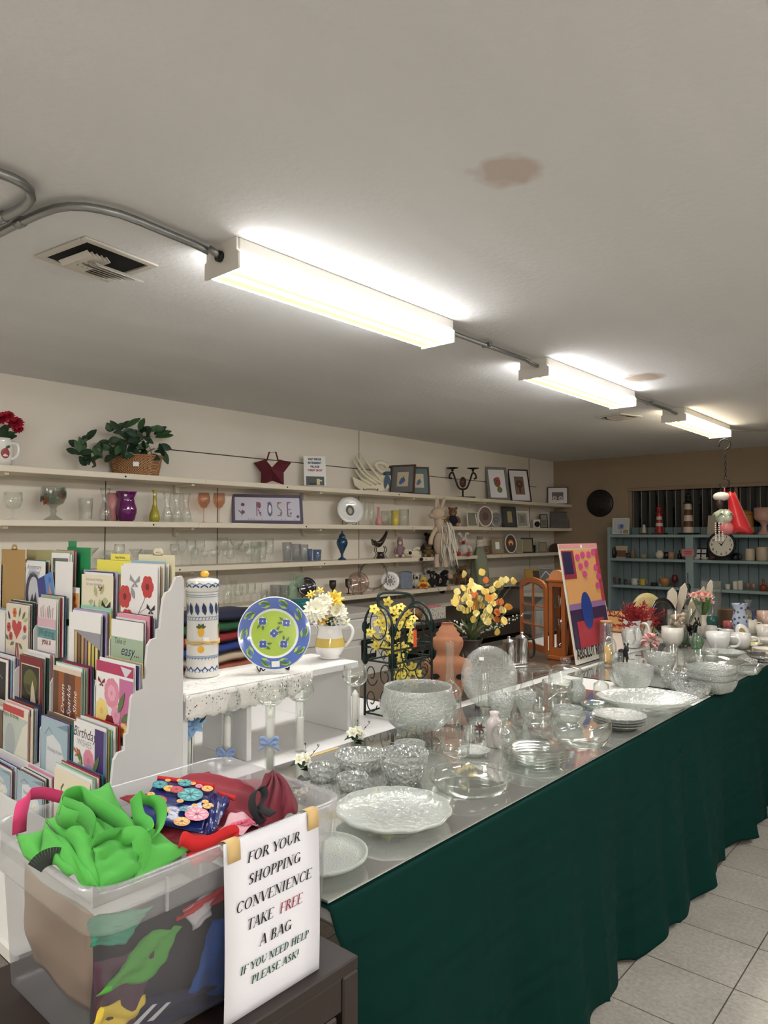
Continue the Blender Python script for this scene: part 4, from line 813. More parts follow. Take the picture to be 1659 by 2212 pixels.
# ---------------------------------------------------------------- glassware kit
CL = glass('clear glass'); CUT = glass('cut crystal', (251, 253, 251), .05, .22, .9, 2.0, .14, ('cut', 70, 1.0, .012), refr=.5)
PRS = glass('pressed glass', (250, 253, 250), .06, .22, .9, 2.0, .12, ('noise', 110, .9, .008), refr=.4); FAC = glass('seeded glass plate', (246, 251, 246), .08, .34, .8, 2.2, .05, ('noise', 240, 1.0, .004))
PLT = glass('thick pressed glass', (250, 253, 250), .06, .30, .9, 2.0, .12, ('noise', 60, .9, .008)); GRN_GL = glass('pale green glass', (238, 250, 242), .03, .08)
K = {  # outer profile (radius, height) as fractions of half width and height; the inside starts at the marked height
 'wine': ([(0, 0), (.72, 0), (.70, .012), (.12, .04), (.08, .10), (.08, .44), (.16, .48), (.62, .56), (.94, .68), (1, .80), (.86, 1)], .5),
 'goblet': ([(0, 0), (.74, 0), (.72, .015), (.2, .06), (.13, .12), (.17, .26), (.12, .34), (.5, .42), (.86, .52), (1, .70), (.96, 1)], .42),
 'chalice': ([(0, 0), (.76, 0), (.74, .03), (.28, .14), (.2, .2), (.28, .28), (.22, .34), (.3, .42), (.8, .52), (1, .7), (.96, .98), (.97, 1)], .48),
 'martini': ([(0, 0), (.6, 0), (.58, .012), (.08, .05), (.06, .1), (.06, .5), (.3, .58), (1, 1)], .56),
 'coupe': ([(0, 0), (.62, 0), (.6, .015), (.1, .05), (.08, .12), (.08, .5), (.4, .56), (.88, .7), (1, .86), (.98, 1)], .56),
 'tumbler': ([(0, 0), (.84, 0), (.86, .03), (1, 1)], .08),
 'highball': ([(0, 0), (.88, 0), (.9, .03), (.94, .5), (1, 1)], .06),
 'pilsner': ([(0, 0), (.8, 0), (.78, .03), (.4, .08), (.5, .14), (.75, .5), (1, 1)], .14),
 'flute': ([(0, 0), (.9, 0), (.88, .01), (.2, .04), (.2, .12), (.7, .25), (1, .5), (.8, 1)], .2),
 'snifter': ([(0, 0), (.66, 0), (.64, .015), (.14, .06), (.1, .2), (.14, .28), (.7, .36), (1, .56), (.9, .8), (.7, 1)], .33),
 'flared': ([(0, 0), (.9, 0), (1, .04), (.74, .3), (.42, .5), (.4, .62), (.5, .84), (.66, 1)], .05),
 'bud': ([(0, 0), (.8, 0), (1, .1), (.96, .22), (.55, .42), (.36, .58), (.36, .9), (.5, 1)], .06),
 'bottle': ([(0, 0), (.86, 0), (.96, .04), (1, .35), (.9, .52), (.35, .62), (.28, .7), (.28, .93), (.36, .95), (.36, 1)], .05),
 'decanter': ([(0, 0), (.88, 0), (.92, .02), (.98, .2), (1, .34), (.92, .44), (.5, .50), (.34, .6), (.30, .8), (.38, .97), (.40, 1)], .03),
 'vase': ([(0, 0), (.62, 0), (.7, .04), (.98, .3), (1, .42), (.8, .64), (.72, .78), (.95, .96), (1, 1)], .05),
 'bowl': ([(0, 0), (.5, 0), (.52, .06), (.8, .3), (.97, .66), (1, 1)], .14),
 'deepbowl': ([(0, 0), (.46, 0), (.6, .05), (.94, .35), (1, .65), (.97, 1)], .1),
 'dish': ([(0, 0), (.72, 0), (.8, .1), (.92, .5), (1, 1)], .16),
 'pie': ([(0, 0), (.74, 0), (.86, .12), (.96, .6), (.99, .9), (1, 1)], .1),
 'plate': ([(0, 0), (.6, 0), (.64, .2), (.8, .6), (1, 1)], .3),
 'footplate': ([(0, 0), (.55, 0), (.56, .2), (.5, .3), (.9, .55), (1, .8), (1, 1)], .55),
 'compote': ([(0, 0), (.7, 0), (.66, .06), (.3, .18), (.24, .3), (.4, .42), (.9, .56), (1, .66), (1, 1)], .5),
 'parfait': ([(0, 0), (.6, 0), (.58, .03), (.2, .1), (.16, .2), (.4, .36), (.8, .66), (1, 1)], .3),
 'cakestand': ([(0, 0), (.6, 0), (.58, .04), (.34, .3), (.2, .6), (.2, .86), (.4, .9), (.98, .93), (1, 1), (.97, 1.0)], .95),
 'jar': ([(0, 0), (.9, 0), (1, .06), (1, .86), (.92, .95), (.92, 1)], .06),
 'ball': ([(0, 0), (.5, 0), (.8, .14), (1, .42), (.9, .7), (.55, .88), (.6, 1)], .06),
 'tulip': ([(0, 0), (.4, 0), (.44, .05), (.7, .16), (.96, .5), (1, .75), (.9, 1)], .12),
 'mug': ([(0, 0), (.94, 0), (1, .03), (1, 1)], .06),
 'steinfoot': ([(0, 0), (.72, 0), (.7, .02), (.14, .07), (.12, .22), (.4, .3), (.92, .42), (1, .55), (1, 1)], .36),
 'cylinder': ([(0, 0), (1, 0), (1, 1)], .03),
 'hourglass': ([(0, 0), (.9, 0), (1, .1), (.96, .35), (.5, .55), (.42, .62), (.62, .8), (.9, 1)], .06),
 'punch': ([(0, 0), (.58, 0), (.6, .03), (.52, .13), (.53, .2), (.62, .27), (.9, .44), (1, .58), (.98, .74), (.9, .9), (.89, 1)], .24),
 'mortar': ([(0, 0), (.62, 0), (.64, .08), (.9, .5), (1, 1)], .1),
}
def glassware(kind, w, h, m, wall=.0022, seg=28, flute=None, sy=1.0, mb=None, handle=None):
    pr, zi = K[kind]; r = w / 2; out = [(a * r, z * h) for a, z in pr]
    inn = [(max(.0005, x - wall), z) for x, z in out[::-1] if z > zi * h]; zb = zi * h
    if inn: inn = inn + [(inn[-1][0] * .85, zb + .0008), (.0004, zb)]
    out = [(max(.0004, x), z) for x, z in out]
    mb = mb or MB(); mb.lathe(out + inn, m, seg, flute, True, 1, sy)
    if handle:
        a, b = handle; mb.tube(spline([(r * .96, 0, h * b), (r * 1.5, 0, h * b), (r * 1.75, 0, h * (a + b) / 2 + h * .05), (r * 1.5, 0, h * (a + .04)), (r * .94, 0, h * a)], 4), max(.003, r * .11), m, 7)
    return mb
def sticker(mb, r, z, a, m=None, s=.011):
    """small white price sticker on a round wall"""
    m = m or mat('white price sticker', (244, 243, 240), .6); a = math.radians(a); c = Vector((math.cos(a), math.sin(a), 0)); t = Vector((-c.y, c.x, 0)); o = c * (r + .0008) + Vector((0, 0, z))
    mb.add([o - t * s * .6 - Vector((0, 0, s * .5)), o + t * s * .6 - Vector((0, 0, s * .5)), o + t * s * .6 + Vector((0, 0, s * .5)), o - t * s * .6 + Vector((0, 0, s * .5))], [(0, 1, 2, 3)], m)
def put(name, label, cat, kind, x, y, w, h, z=MZ, m=None, group=None, pos=None, rz=0, stk=None, dz=0, **k):
    p = pos or atz(x, y, z); s = mpp(p); mb = glassware(kind, w * s, h * s, m or CL, **k)
    if stk: sticker(mb, w * s / 2 * stk[0], h * s * stk[1], math.degrees(math.atan2(-p.y, -p.x)) - rz + stk[2])
    return solo(name, mb, label, cat, (p.x, p.y, p.z + dz), rz, group)
def wrapd(mb, r, a, z, pts, m, off=.0008):
    """printed mark wrapped on a round wall: pts are (arc length, height)"""
    if not isinstance(r, (list, tuple)): rf = lambda zz: r
    else:
        def rf(zz):
            for (r0, z0), (r1, z1) in zip(r, r[1:]):
                if z0 <= zz <= z1: return r0 + (r1 - r0) * (zz - z0) / max(1e-6, z1 - z0)
            return r[-1][0] if zz > r[-1][1] else r[0][0]
    vs = []
    for u, v in pts:
        rr = rf(z + v) + off; q = math.radians(a) + u / rf(z); vs.append((rr * math.cos(q), rr * math.sin(q), z + v))
    mb.add(vs, [tuple(range(len(vs)))], m)
def leafpts(L, wd, a): a = math.radians(a); d = (math.cos(a), math.sin(a)); n = (-d[1], d[0]); return [(d[0] * L * s + n[0] * wd * q, d[1] * L * s + n[1] * wd * q) for s, q in ((0, 0), (.3, -.42), (.65, -.42), (1, 0), (.65, .42), (.3, .42))]
def mum(mb, c, d, r, m, mc, n=14, layers=3, cup=.5, wd=.42):
    d = Vector(d).normalized(); a = d.orthogonal().normalized(); b = d.cross(a); c = Vector(c)
    for l in range(layers):
        f = l / max(1, layers - 1) if layers > 1 else 0
        for k in range(n - 2 * l):
            q = 2 * PI * (k + .5 * l) / (n - 2 * l); o = a * math.cos(q) + b * math.sin(q); dd = o * (1 - f * .5) + d * (cup * .3 + f * cup * 1.4)
            mb.leaf(c + d * r * .05 * l, dd, d, r * (1 - .25 * f), r * wd, m, .25, 3)
    mb.ell(c + d * r * .16, r * .16, mc, 8, 5)

# ---------------------------------------------------------------- white bench with runner, jar, plate and jug
BT = 1.02; BF, BB = -1.872, -2.135; By0, By1 = 1.224, 1.986
t = thing('display_bench', 'white wooden open-fronted bench on the back table, draped with lace', 'bench', (0, 0, 0))
M_BEN = mat('white bench paint', (238, 237, 235), .45)
MB().box(((BF + BB) / 2, (By0 + By1) / 2, BT - .012), (BF - BB, By1 - By0, .024), M_BEN, .002).build('top_board', t)
for y in (By0 + .012, 1.478, By1 - .035): MB().box(((BF + BB) / 2 - .006, y, (BT - .024 + .7595) / 2), (BF - BB - .014, .02, BT - .024 - .7595), M_BEN, .0015).build('upright_board', t)
def lace_mat():
    m = mat('white lace', (246, 243, 236), .8, sheen=.3); nt = m.node_tree; N = nt.nodes; L = nt.links; b = N['Principled BSDF']
    tc = N.new('ShaderNodeTexCoord'); vo = N.new('ShaderNodeTexVoronoi'); vo.inputs['Scale'].default_value = 110; wv = N.new('ShaderNodeTexVoronoi'); wv.inputs['Scale'].default_value = 16
    L.new(tc.outputs['Object'], vo.inputs['Vector']); L.new(tc.outputs['Object'], wv.inputs['Vector'])
    g1 = N.new('ShaderNodeMath'); g1.operation = 'LESS_THAN'; g1.inputs[1].default_value = .30; L.new(vo.outputs['Distance'], g1.inputs[0])
    g2 = N.new('ShaderNodeMath'); g2.operation = 'GREATER_THAN'; g2.inputs[1].default_value = .42; L.new(wv.outputs['Distance'], g2.inputs[0])
    mu = N.new('ShaderNodeMath'); mu.operation = 'MULTIPLY'; L.new(g1.outputs[0], mu.inputs[0]); L.new(g2.outputs[0], mu.inputs[1])
    tr = N.new('ShaderNodeBsdfTransparent'); mx = N.new('ShaderNodeMixShader'); L.new(mu.outputs[0], mx.inputs[0]); L.new(b.outputs[0], mx.inputs[1]); L.new(tr.outputs[0], mx.inputs[2])
    bn = N.new('ShaderNodeBump'); bn.inputs['Distance'].default_value = .002; bn.inputs['Strength'].default_value = .35; L.new(vo.outputs['Distance'], bn.inputs['Height']); L.new(bn.outputs['Normal'], b.inputs['Normal'])
    L.new(mx.outputs[0], N['Material Output'].inputs[0]); return m
rows = []; n = 90
for i in range(n + 1):
    v = i / n; y = By0 + .002 + v * .60; sc_ = .008 * abs(math.sin(i * .52)); hang = (.075 if v < .72 else .075 * (1 - (v - .72) / .28)) + sc_; r = []
    end = max(0, (v - .86) / .14) * .13
    for k in range(6): r.append((BB + .012 + (BF - BB - .014 - end) * k / 5, y, BT + .0015 + .0006 * math.sin(i * 1.7 + k)))
    if end == 0:
        for k in range(1, 6): r.append((BF + .003 + .004 * math.sin(i * .52 + k) * k / 5, y, BT - hang * k / 5 + .001))
    else:
        for k in range(1, 6): r.append((BF - end + (.002 + max(0, .0)) * k, y, BT + .0015 - (hang * .1 * k / 5 if end < .01 else 0)))
    rows.append(r)
solo('lace_runner', MB().sheet(rows, lace_mat(), .0012), 'white lace runner hanging over the front of the white bench', 'table runner')
RZ = BT + .004
# lemon canister
M_CER = mat('glazed off-white ceramic', (226, 224, 218), .22, coat=.3); M_CBL = mat('cobalt glaze', (42, 68, 120), .25); M_CBD = mat('dark cobalt glaze', (28, 44, 84), .25); M_CBM = mat('mid blue glaze', (120, 146, 186), .25); M_LEM = mat('lemon glaze', (232, 176, 60), .25); M_LGR = mat('leaf green glaze', (70, 92, 50), .3)
p = atz(437, 1458, RZ); s = mpp(p); R0 = 33.5 * s
t = thing('canister', 'tall blue and white ceramic spaghetti jar with lemons and a lemon-topped lid', 'jar', p)
def ring(z, r): return [(r, z), (r * 1.03, z + .003), (r, z + .006)]
H = 207 * s
b = MB().lathe([(0, 0), (R0 * 1.08, 0), (R0 * 1.10, .008), (R0 * 1.04, .02), (R0 * 1.0, .05), (R0 * 1.01, H * .33), (R0 * .99, H * .6), (R0 * .97, H * .85), (R0 * .97, H * .875), (0, H * .875)], M_CER, 40)
face = math.degrees(math.atan2(-p.y, -p.x))
for k in range(14):
    a = k * 360 / 14
    wrapd(b, R0 * 1.0, a, H * .635, leafpts(.043, .017, 90 + 8), M_CBD if k % 2 else M_CBL)
    wv = [(-.010, .012), (0, .024), (.010, .012), (.010, .006), (0, .018), (-.010, .006)]
    wrapd(b, R0 * 1.035, a, .014, wv, M_CBL); wrapd(b, R0 * 1.035, a + 13, .006, wv, M_CBM)
for zf in (.205, .215, .195, .58, .615, .82, .84, .335, .345): b.lathe([(R0 * 1.012, H * zf), (R0 * 1.016, H * zf + .001), (R0 * 1.012, H * zf + .002)], M_CBM, 40)
for k in range(30): wrapd(b, R0 * 1.01, k * 12, H * .59, [(-.003, 0), (.001, .008), (.003, .008), (-.001, 0)], M_CBL); wrapd(b, R0 * 1.01, k * 12, H * .182, [(-.003, 0), (.001, .007), (.003, .007), (-.001, 0)], M_CBL)
for a in (face - 6, face + 84, face - 96, face + 174):
    for z, hh in ((H * .42, .030), (H * .255, .022)):
        wrapd(b, R0 * 1.015, a, z, [(.011 * math.cos(q) + 0, hh * .5 + hh * .55 * math.sin(q)) for q in [2 * PI * k / 14 for k in range(14)]], M_LEM)
    for an in (20, 60, 120, 160): wrapd(b, R0 * 1.015, a, H * .42 + .028, leafpts(.018, .010, an), M_LGR)
b.build('body', t)
b = MB().lathe([(R0 * 1.0, H * .875), (R0 * 1.02, H * .88), (R0 * 1.03, H * .93), (R0 * 1.02, H * .985), (R0 * .9, H), (R0 * .4, H * 1.012), (0, H * 1.015)], M_CER, 40)
for k in range(12): wrapd(b, R0 * 1.03, k * 30, H * .90, [(-.012, .010), (0, .018), (.012, .010), (.012, .004), (0, .012), (-.012, .004)], M_CBL); wrapd(b, R0 * 1.03, k * 30 + 14, H * .92, [(-.012, .010), (0, .016), (.012, .010), (.012, .006), (0, .012), (-.012, .006)], M_CBM)
lid = b.build('lid', t)
b = MB().ell((.004, .004, H * 1.015 + .012), (.017, .014, .012), M_LEM, 14, 8); b.leaf((-.008, -.008, H * 1.02 + .014), (-1, -.6, -.3), (0, 0, 1), .02, .012, M_LGR); b.build('lemon_knob', lid)
b = MB()
for k in range(3): b.tube([(R0 * 1.06 * math.cos(2 * PI * i / 28), R0 * 1.06 * math.sin(2 * PI * i / 28), H * .33 + .003 + .0045 * k + .002 * math.sin(i + k)) for i in range(28)], .0022, mat('raffia', (222, 190, 130), .8), 5, True)
b.build('raffia_tie', t)
b = MB(); sticker(b, R0 * 1.02, H * .385, face + 12, s=.017); b.build('price_sticker', t)
# patterned plate on a wire stand
p = atz(590, 1448, RZ); s = mpp(p); PR = 78 * s; yaw = math.degrees(math.atan2(-p.y, -p.x)) + 8
M_PB = mat('blue plate glaze', (86, 112, 184), .15, var=.12, coat=.5); M_PG = mat('lime plate glaze', (176, 204, 78), .15, var=.1, coat=.5); M_PL = mat('leaf lime glaze', (168, 198, 96), .2); M_PD = mat('leaf green plate glaze', (84, 116, 66), .2); M_PW = mat('white plate glaze', (236, 238, 236), .15, coat=.5); M_PDB = mat('flower blue glaze', (64, 88, 160), .2)
t = thing('plate', 'large blue-rimmed lime green plate painted with blue flowers and leaves', 'plate', p, yaw)
M0 = Tm(.018, 0, PR * .99 + .006) @ Rm(90 - 14, 'Y')
def zp(r): return .012 * min(1, max(0, (r - PR * .62) / (PR * .2))) + .004 * max(0, (r - PR * .8) / (PR * .2))
b = MB().at(M0)
b.lathe([(0, 0), (PR * .62, 0)], M_PG, 48); b.lathe([(PR * .62, 0), (PR * .66, .003), (PR * .68, .004)], M_PW, 48); b.lathe([(PR * .68, zp(PR * .68)), (PR * .82, .0125), (PR * .975, .0158)], M_PB, 48); b.lathe([(PR * .975, .0158), (PR, .016), (PR, .013), (PR * .8, .006), (PR * .6, -.006), (0, -.006)], M_PW, 48)
def pp_(r, a): a = math.radians(a); return (r * math.cos(a), r * math.sin(a))
def pdec(cx, cy, pts, m, off): b.add([(cx + x, cy + y, zp(math.hypot(cx + x, cy + y)) + off) for x, y in pts], [tuple(range(len(pts)))], m)
for k in range(10):
    a = 18 + 36 * k; x, y = pp_(PR * .83, a); L = PR * .36; o = (x - L * .5 * math.cos(math.radians(a + 60)), y - L * .5 * math.sin(math.radians(a + 60)))
    pdec(o[0], o[1], leafpts(L, L * .62, a + 60), M_PL, .0012); lp = leafpts(L * .9, L * .45, a + 60); pdec(o[0], o[1], [lp[0], lp[1], lp[2], lp[3]], M_PD, .0018)
for r_, a in ((0, 0), (.40, 40), (.44, 128), (.46, 222), (.42, 312)):
    x, y = pp_(PR * r_, a)
    pdec(x, y, circ(PR * .125, 12), M_PW, .0012)
    for k in range(4): q = 90 * k + a; pdec(x + PR * .055 * math.cos(math.radians(q)), y + PR * .055 * math.sin(math.radians(q)), circ(PR * .062, 10), M_PDB, .0018 + .0001 * k)
    pdec(x, y, circ(PR * .022, 8), M_PW, .0026)
    for q in (100, 140): pdec(x + PR * .1 * math.cos(math.radians(q + a)), y + PR * .1 * math.sin(math.radians(q + a)), leafpts(PR * .15, PR * .07, q + a), M_PD, .0020)
b.build('dish', t)
b = MB().at(M0); b.add([(x + PR * .84, y, .0165) for x, y in ((-.010, -.014), (.010, -.014), (.010, .014), (-.010, .014))], [(0, 1, 2, 3)], mat('white price sticker', (244, 243, 240), .6)); b.build('price_sticker', t)
def easel(p, yaw, w, h, label, m=M_DARK, r=.0022):
    b = MB()
    for i in (-1, 1):
        b.tube(spline([(.052, i * w * .42, .010), (.050, i * w * .5, .022), (.046, i * w * .5, .024), (.03, i * w * .5, .004), (-.055, i * w * .5, .003)], 4), r, m, 6)
        b.tube([(-.055, i * w * .5, .003), (-.03, i * w * .42, h)], r, m, 6)
    b.tube([(.052, -w * .42, .010), (.056, -w * .3, .020), (.056, w * .3, .020), (.052, w * .42, .010)], r, m, 6); b.tube([(-.03, -w * .42, h), (-.03, w * .42, h)], r, m, 6)
    return solo('plate_stand', b, label, 'stand', p, yaw)
easel(p, yaw, .10, .09, 'black wire stand holding the blue and lime plate')
# jug with flowers
p = atz(713, 1421, RZ - .002); s = mpp(p); H = 72 * s; R1 = 33 * s; yaw = math.degrees(math.atan2(p.y, p.x)) + 90
M_JW = mat('white jug glaze', (240, 238, 234), .12, coat=.6); M_JY = mat('yellow jug glaze', (220, 190, 96), .15, coat=.6)
t = thing('jug', 'white ceramic jug with a yellow band, holding the white and yellow bouquet', 'jug', p, 0)
jp = [(R1 * .66, 0), (R1 * .68, .004), (R1 * .62, .010), (R1 * .86, H * .16), (R1 * .99, H * .3), (R1 * 1.0, H * .36)]; jy = [(R1 * 1.0, H * .36), (R1 * .95, H * .48), (R1 * .88, H * .62)]; jt = [(R1 * .88, H * .62), (R1 * .80, H * .8), (R1 * .80, H * .92), (R1 * .86, H), (R1 * .82, H), (R1 * .74, H * .85), (R1 * .8, H * .6), (R1 * .8, H * .3), (0, H * .1)]
b = MB().lathe([(0, 0)] + jp, M_JW, 32).lathe(jy, M_JY, 32).lathe(jt, M_JW, 32); b.build('body', t)
rr = Vector((math.cos(math.radians(yaw - 180 + 8)), math.sin(math.radians(yaw - 180 + 8)), 0)) * -1
rr = Vector((.75, .66, 0))
b = MB().tube(spline([rr * R1 * .78 + Vector((0, 0, H * .88)), rr * R1 * 1.25 + Vector((0, 0, H * .97)), rr * R1 * 1.5 + Vector((0, 0, H * .8)), rr * R1 * 1.35 + Vector((0, 0, H * .55)), rr * R1 * .95 + Vector((0, 0, H * .34))], 6), .0065, M_JW, 8); b.build('handle', t)
b = MB(); l = -rr; b.sheet([[l * R1 * .78 + Vector((0, 0, H * .86)) + Vector((rr.y, -rr.x, 0)) * q * .6, l * R1 * (.95 if q == 0 else .85) + Vector((0, 0, H * .96)) + Vector((rr.y, -rr.x, 0)) * q * .8, l * R1 * (1.15 if q == 0 else .88) + Vector((0, 0, H * 1.03)) + Vector((rr.y, -rr.x, 0)) * q] for q in (-.018, 0, .018)], M_JW, .003); b.build('spout', t)
b = MB(); sticker(b, R1 * .84, H * .84, math.degrees(math.atan2(-p.y, -p.x)), s=.017); b.build('price_sticker', t)
t = thing('bouquet', 'white chrysanthemums and yellow flowers standing in the yellow-banded jug', 'flowers', p)
MW = mat('white petal', (248, 246, 226), .6); MY = mat('yellow petal', (246, 216, 92), .6); MO = mat('golden petal', (232, 186, 72), .6); MLF = mat('dark leaf', (36, 62, 36), .5); MST = mat('flower stem', (62, 88, 46), .6)
def fp(x, y, dd=0): q = atx(x, y, p.x); q = EYE + (q - EYE) * (1 + dd); return q - p
tocam = (EYE - p).normalized()
for x, y, r, m, mc, n, ly, cup in ((682, 1318, 27, MW, MY, 16, 4, .6), (725, 1325, 27, MW, MY, 16, 4, .6), (722, 1295, 22, MY, MO, 9, 3, .9), (695, 1338, 15, MO, MO, 7, 3, 1.2), (674, 1282, 10, MY, MO, 5, 1, .3), (692, 1275, 9, MY, MO, 5, 1, .4), (748, 1345, 13, MW, MY, 5, 1, .2), (668, 1285, 8, MY, MO, 5, 1, .3), (700, 1300, 20, MW, MY, 14, 3, .6)):
    b = MB(); c = fp(x, y, -.01); mum(b, c, tocam + Vector((0, 0, .25)), r * s, m, mc, n, ly, cup); b.build('flower', t)
b = MB(); rnd = random.Random(2)
for k in range(16):
    a = rnd.uniform(0, 6.28); b.leaf((0, 0, H * .95), (math.cos(a), math.sin(a), rnd.uniform(.3, 1.4)), (0, 0, 1), rnd.uniform(.05, .085), .028, MLF, .3)
b.build('leaves', t)
b = MB()
for x, y in ((682, 1322), (725, 1330), (722, 1300), (674, 1285), (692, 1280), (748, 1347)): b.tube(spline([(0, 0, H * .3), (0, 0, H * .9), fp(x, y) * .7 + Vector((0, 0, H * .28)), fp(x, y) - tocam * .01], 4), .0018, MST, 5)
b.build('stems', t)

# ---------------------------------------------------------------- tall glass candle holders
M_WAX = mat('white wax', (248, 246, 240), .45); M_BLUR = mat('blue ribbon', (140, 164, 208), .5)
def holder(x, y, top, wb, wt, lb, ctop, flame=True, bow=None, flowers=None):
    p = atz(x, y, MZ if p_on_mirror(x, y) else .76); s = mpp(p); h = (y - top) * s; R = wb * s / 2; r = wt * s / 2
    t = thing('candle_holder', lb, 'candle holder', p, 0, 'tall glass goblet candle holders')
    hb = R * 1.55; z0 = h - hb
    out = [(.0005, 0), (r * 1.05, 0), (r, .004), (r * .98, z0 - .004), (r * 1.02, z0 + .004)] + [(R * math.sin(q) if R * math.sin(q) > r else r * 1.04, z0 + hb * .5 * (1 - math.cos(q) * 1.12)) for q in [math.radians(d) for d in (28, 40, 55, 70, 85, 100, 112, 120)]]
    out[-1] = (out[-1][0], h); inn = [(a - .002, z) for a, z in out[::-1] if z > .012] + [(.0005, .010)]
    MB().lathe(out + inn, CL, 32).build('glass', t)
    hc = (y - ctop) * s; b = MB().lathe([(0, .0105), (r * .74, .0105), (r * .72, hc - .02)] + ([(r * .66, hc - .016), (r * .25, hc - .004), (0, hc)] if flame else [(r * .70, hc - .018), (0, hc - .018)]), M_WAX, 16); c = b.build('candle', t)
    MB().tube([(0, 0, hc - (0 if flame else .018)), (.001, 0, hc + .006)], .0008, M_DARK, 5).build('wick', c)
    if bow:
        zb = (y - bow) * s; b = MB().lathe([(r * 1.06, zb - .005), (r * 1.08, zb), (r * 1.06, zb + .005)], M_BLUR, 18)
        f = Vector((.75, .66, 0)); g = Vector((.66, -.75, 0)) * (r + .004)
        for i in (-1, 1):
            ribbon(b, [g + Vector((0, 0, zb)), g + f * i * .016 + Vector((0, 0, zb + .014)), g + f * i * .030 + Vector((0, 0, zb + .010)), g + f * i * .022 + Vector((0, 0, zb - .002)), g + Vector((0, 0, zb))], (0, .002, .012), M_BLUR, 4, .0006)
            ribbon(b, [g + Vector((0, 0, zb)), g + f * i * .018 + Vector((0, 0, zb - .012)), g + f * i * .032 + Vector((0, 0, zb - .022))], (0, .002, .010), M_BLUR, 4, .0006)
        b.build('bow', t)
    return p, s, h
def p_on_mirror(x, y): return atz(x, y, MZ).x > XB + .02
holder(490, 1652, 1490, 66, 23, 'candle holder with a blue bow at its foot, beside the bench upright', 1541, bow=1624)
holder(583, 1668, 1477, 62, 22, 'candle holder with a blue bow round the middle of its tube', 1532, bow=1601)
holder(648, 1622, 1467, 61, 21, 'candle holder with a short flat-topped candle, in the open bench bay', 1538, flame=False)
holder(767, 1604, 1438, 56, 20, 'candle holder at the right end of the bench, near the wine rack', 1490)
p, s, h = holder(408, 1668, 1512, 60, 22, 'candle holder with a blue silk flower, half behind the card rack', 1590)
t = thing('silk_flower', 'pale blue silk flower with dark leaves beside the card rack', 'flowers', p)
MBF = mat('pale blue silk', (150, 186, 222), .6)
b = MB(); c = Vector((.03, -.01, h * .72)); mum(b, c, (.7, -.6, .4), .042, MBF, MBF, 8, 3, .7, .7)
b.leaf(c, (-.2, -.2, 1), (.7, -.6, 0), .06, .035, MBF); b.build('flower', t)
b = MB(); b.leaf(c + Vector((0, 0, .02)), (.3, .2, 1), (.7, -.6, 0), .05, .03, MLF); b.leaf(c, (.7, .6, .5), (.7, -.6, 0), .05, .03, MLF); b.leaf(c, (.3, -.4, -1), (.7, -.6, 0), .05, .03, MBF); b.build('leaves', t)
b = MB().tube([(.028, -.012, .0), (.03, -.01, h * .7)], .0016, MST, 5); b.build('stem', t)
def posy(x, y, lb):
    p = atz(x, y, MZ); s = mpp(p); t = thing('flower_posy', lb, 'flowers', p)
    for dx, dy, r in ((-4, -30, 13), (8, -34, 12), (14, -24, 11)):
        b = MB(); c = atx(x + dx, y + dy, p.x + .01) - p; mum(b, c, (.6, -.5, .7), r * s, MW, MY, 6, 2, .9, .7); b.build('flower', t)
    b = MB()
    for k in range(8): a = k * .8; b.leaf((0, 0, .012 + .004 * k), (math.cos(a), math.sin(a), .15 - .06 * k * (k % 2)), (0, 0, 1), .036, .026, MLF)
    for k in range(2):
        st = spline([(0, 0, .02), (.004 + .01 * k, .01 + .02 * k, .05), (.0 + .03 * k, .02 + .03 * k, .085 - .005 * k)], 5); b.tube(st, .0008, MLF, 4)
        for i, q in enumerate(st): b.leaf(q, (math.cos(i * 2.4), math.sin(i * 2.4), .8), (0, 0, 1), .012, .004, MLF)
    b.build('leaves', t)
posy(650, 1670, 'white flower posy with dark leaves at the foot of the flat-topped candle holder')
posy(765, 1612, 'white flower posy at the foot of the right-hand candle holder')
p = atz(702, 1629, MZ); solo('tape_strip', MB().box((0, 0, 0), (.014, .16, .0012), M_TAPE), 'yellowish tape strip along the back edge of the mirror', 'tape', (XB + .022, p.y, MZ + .0008))
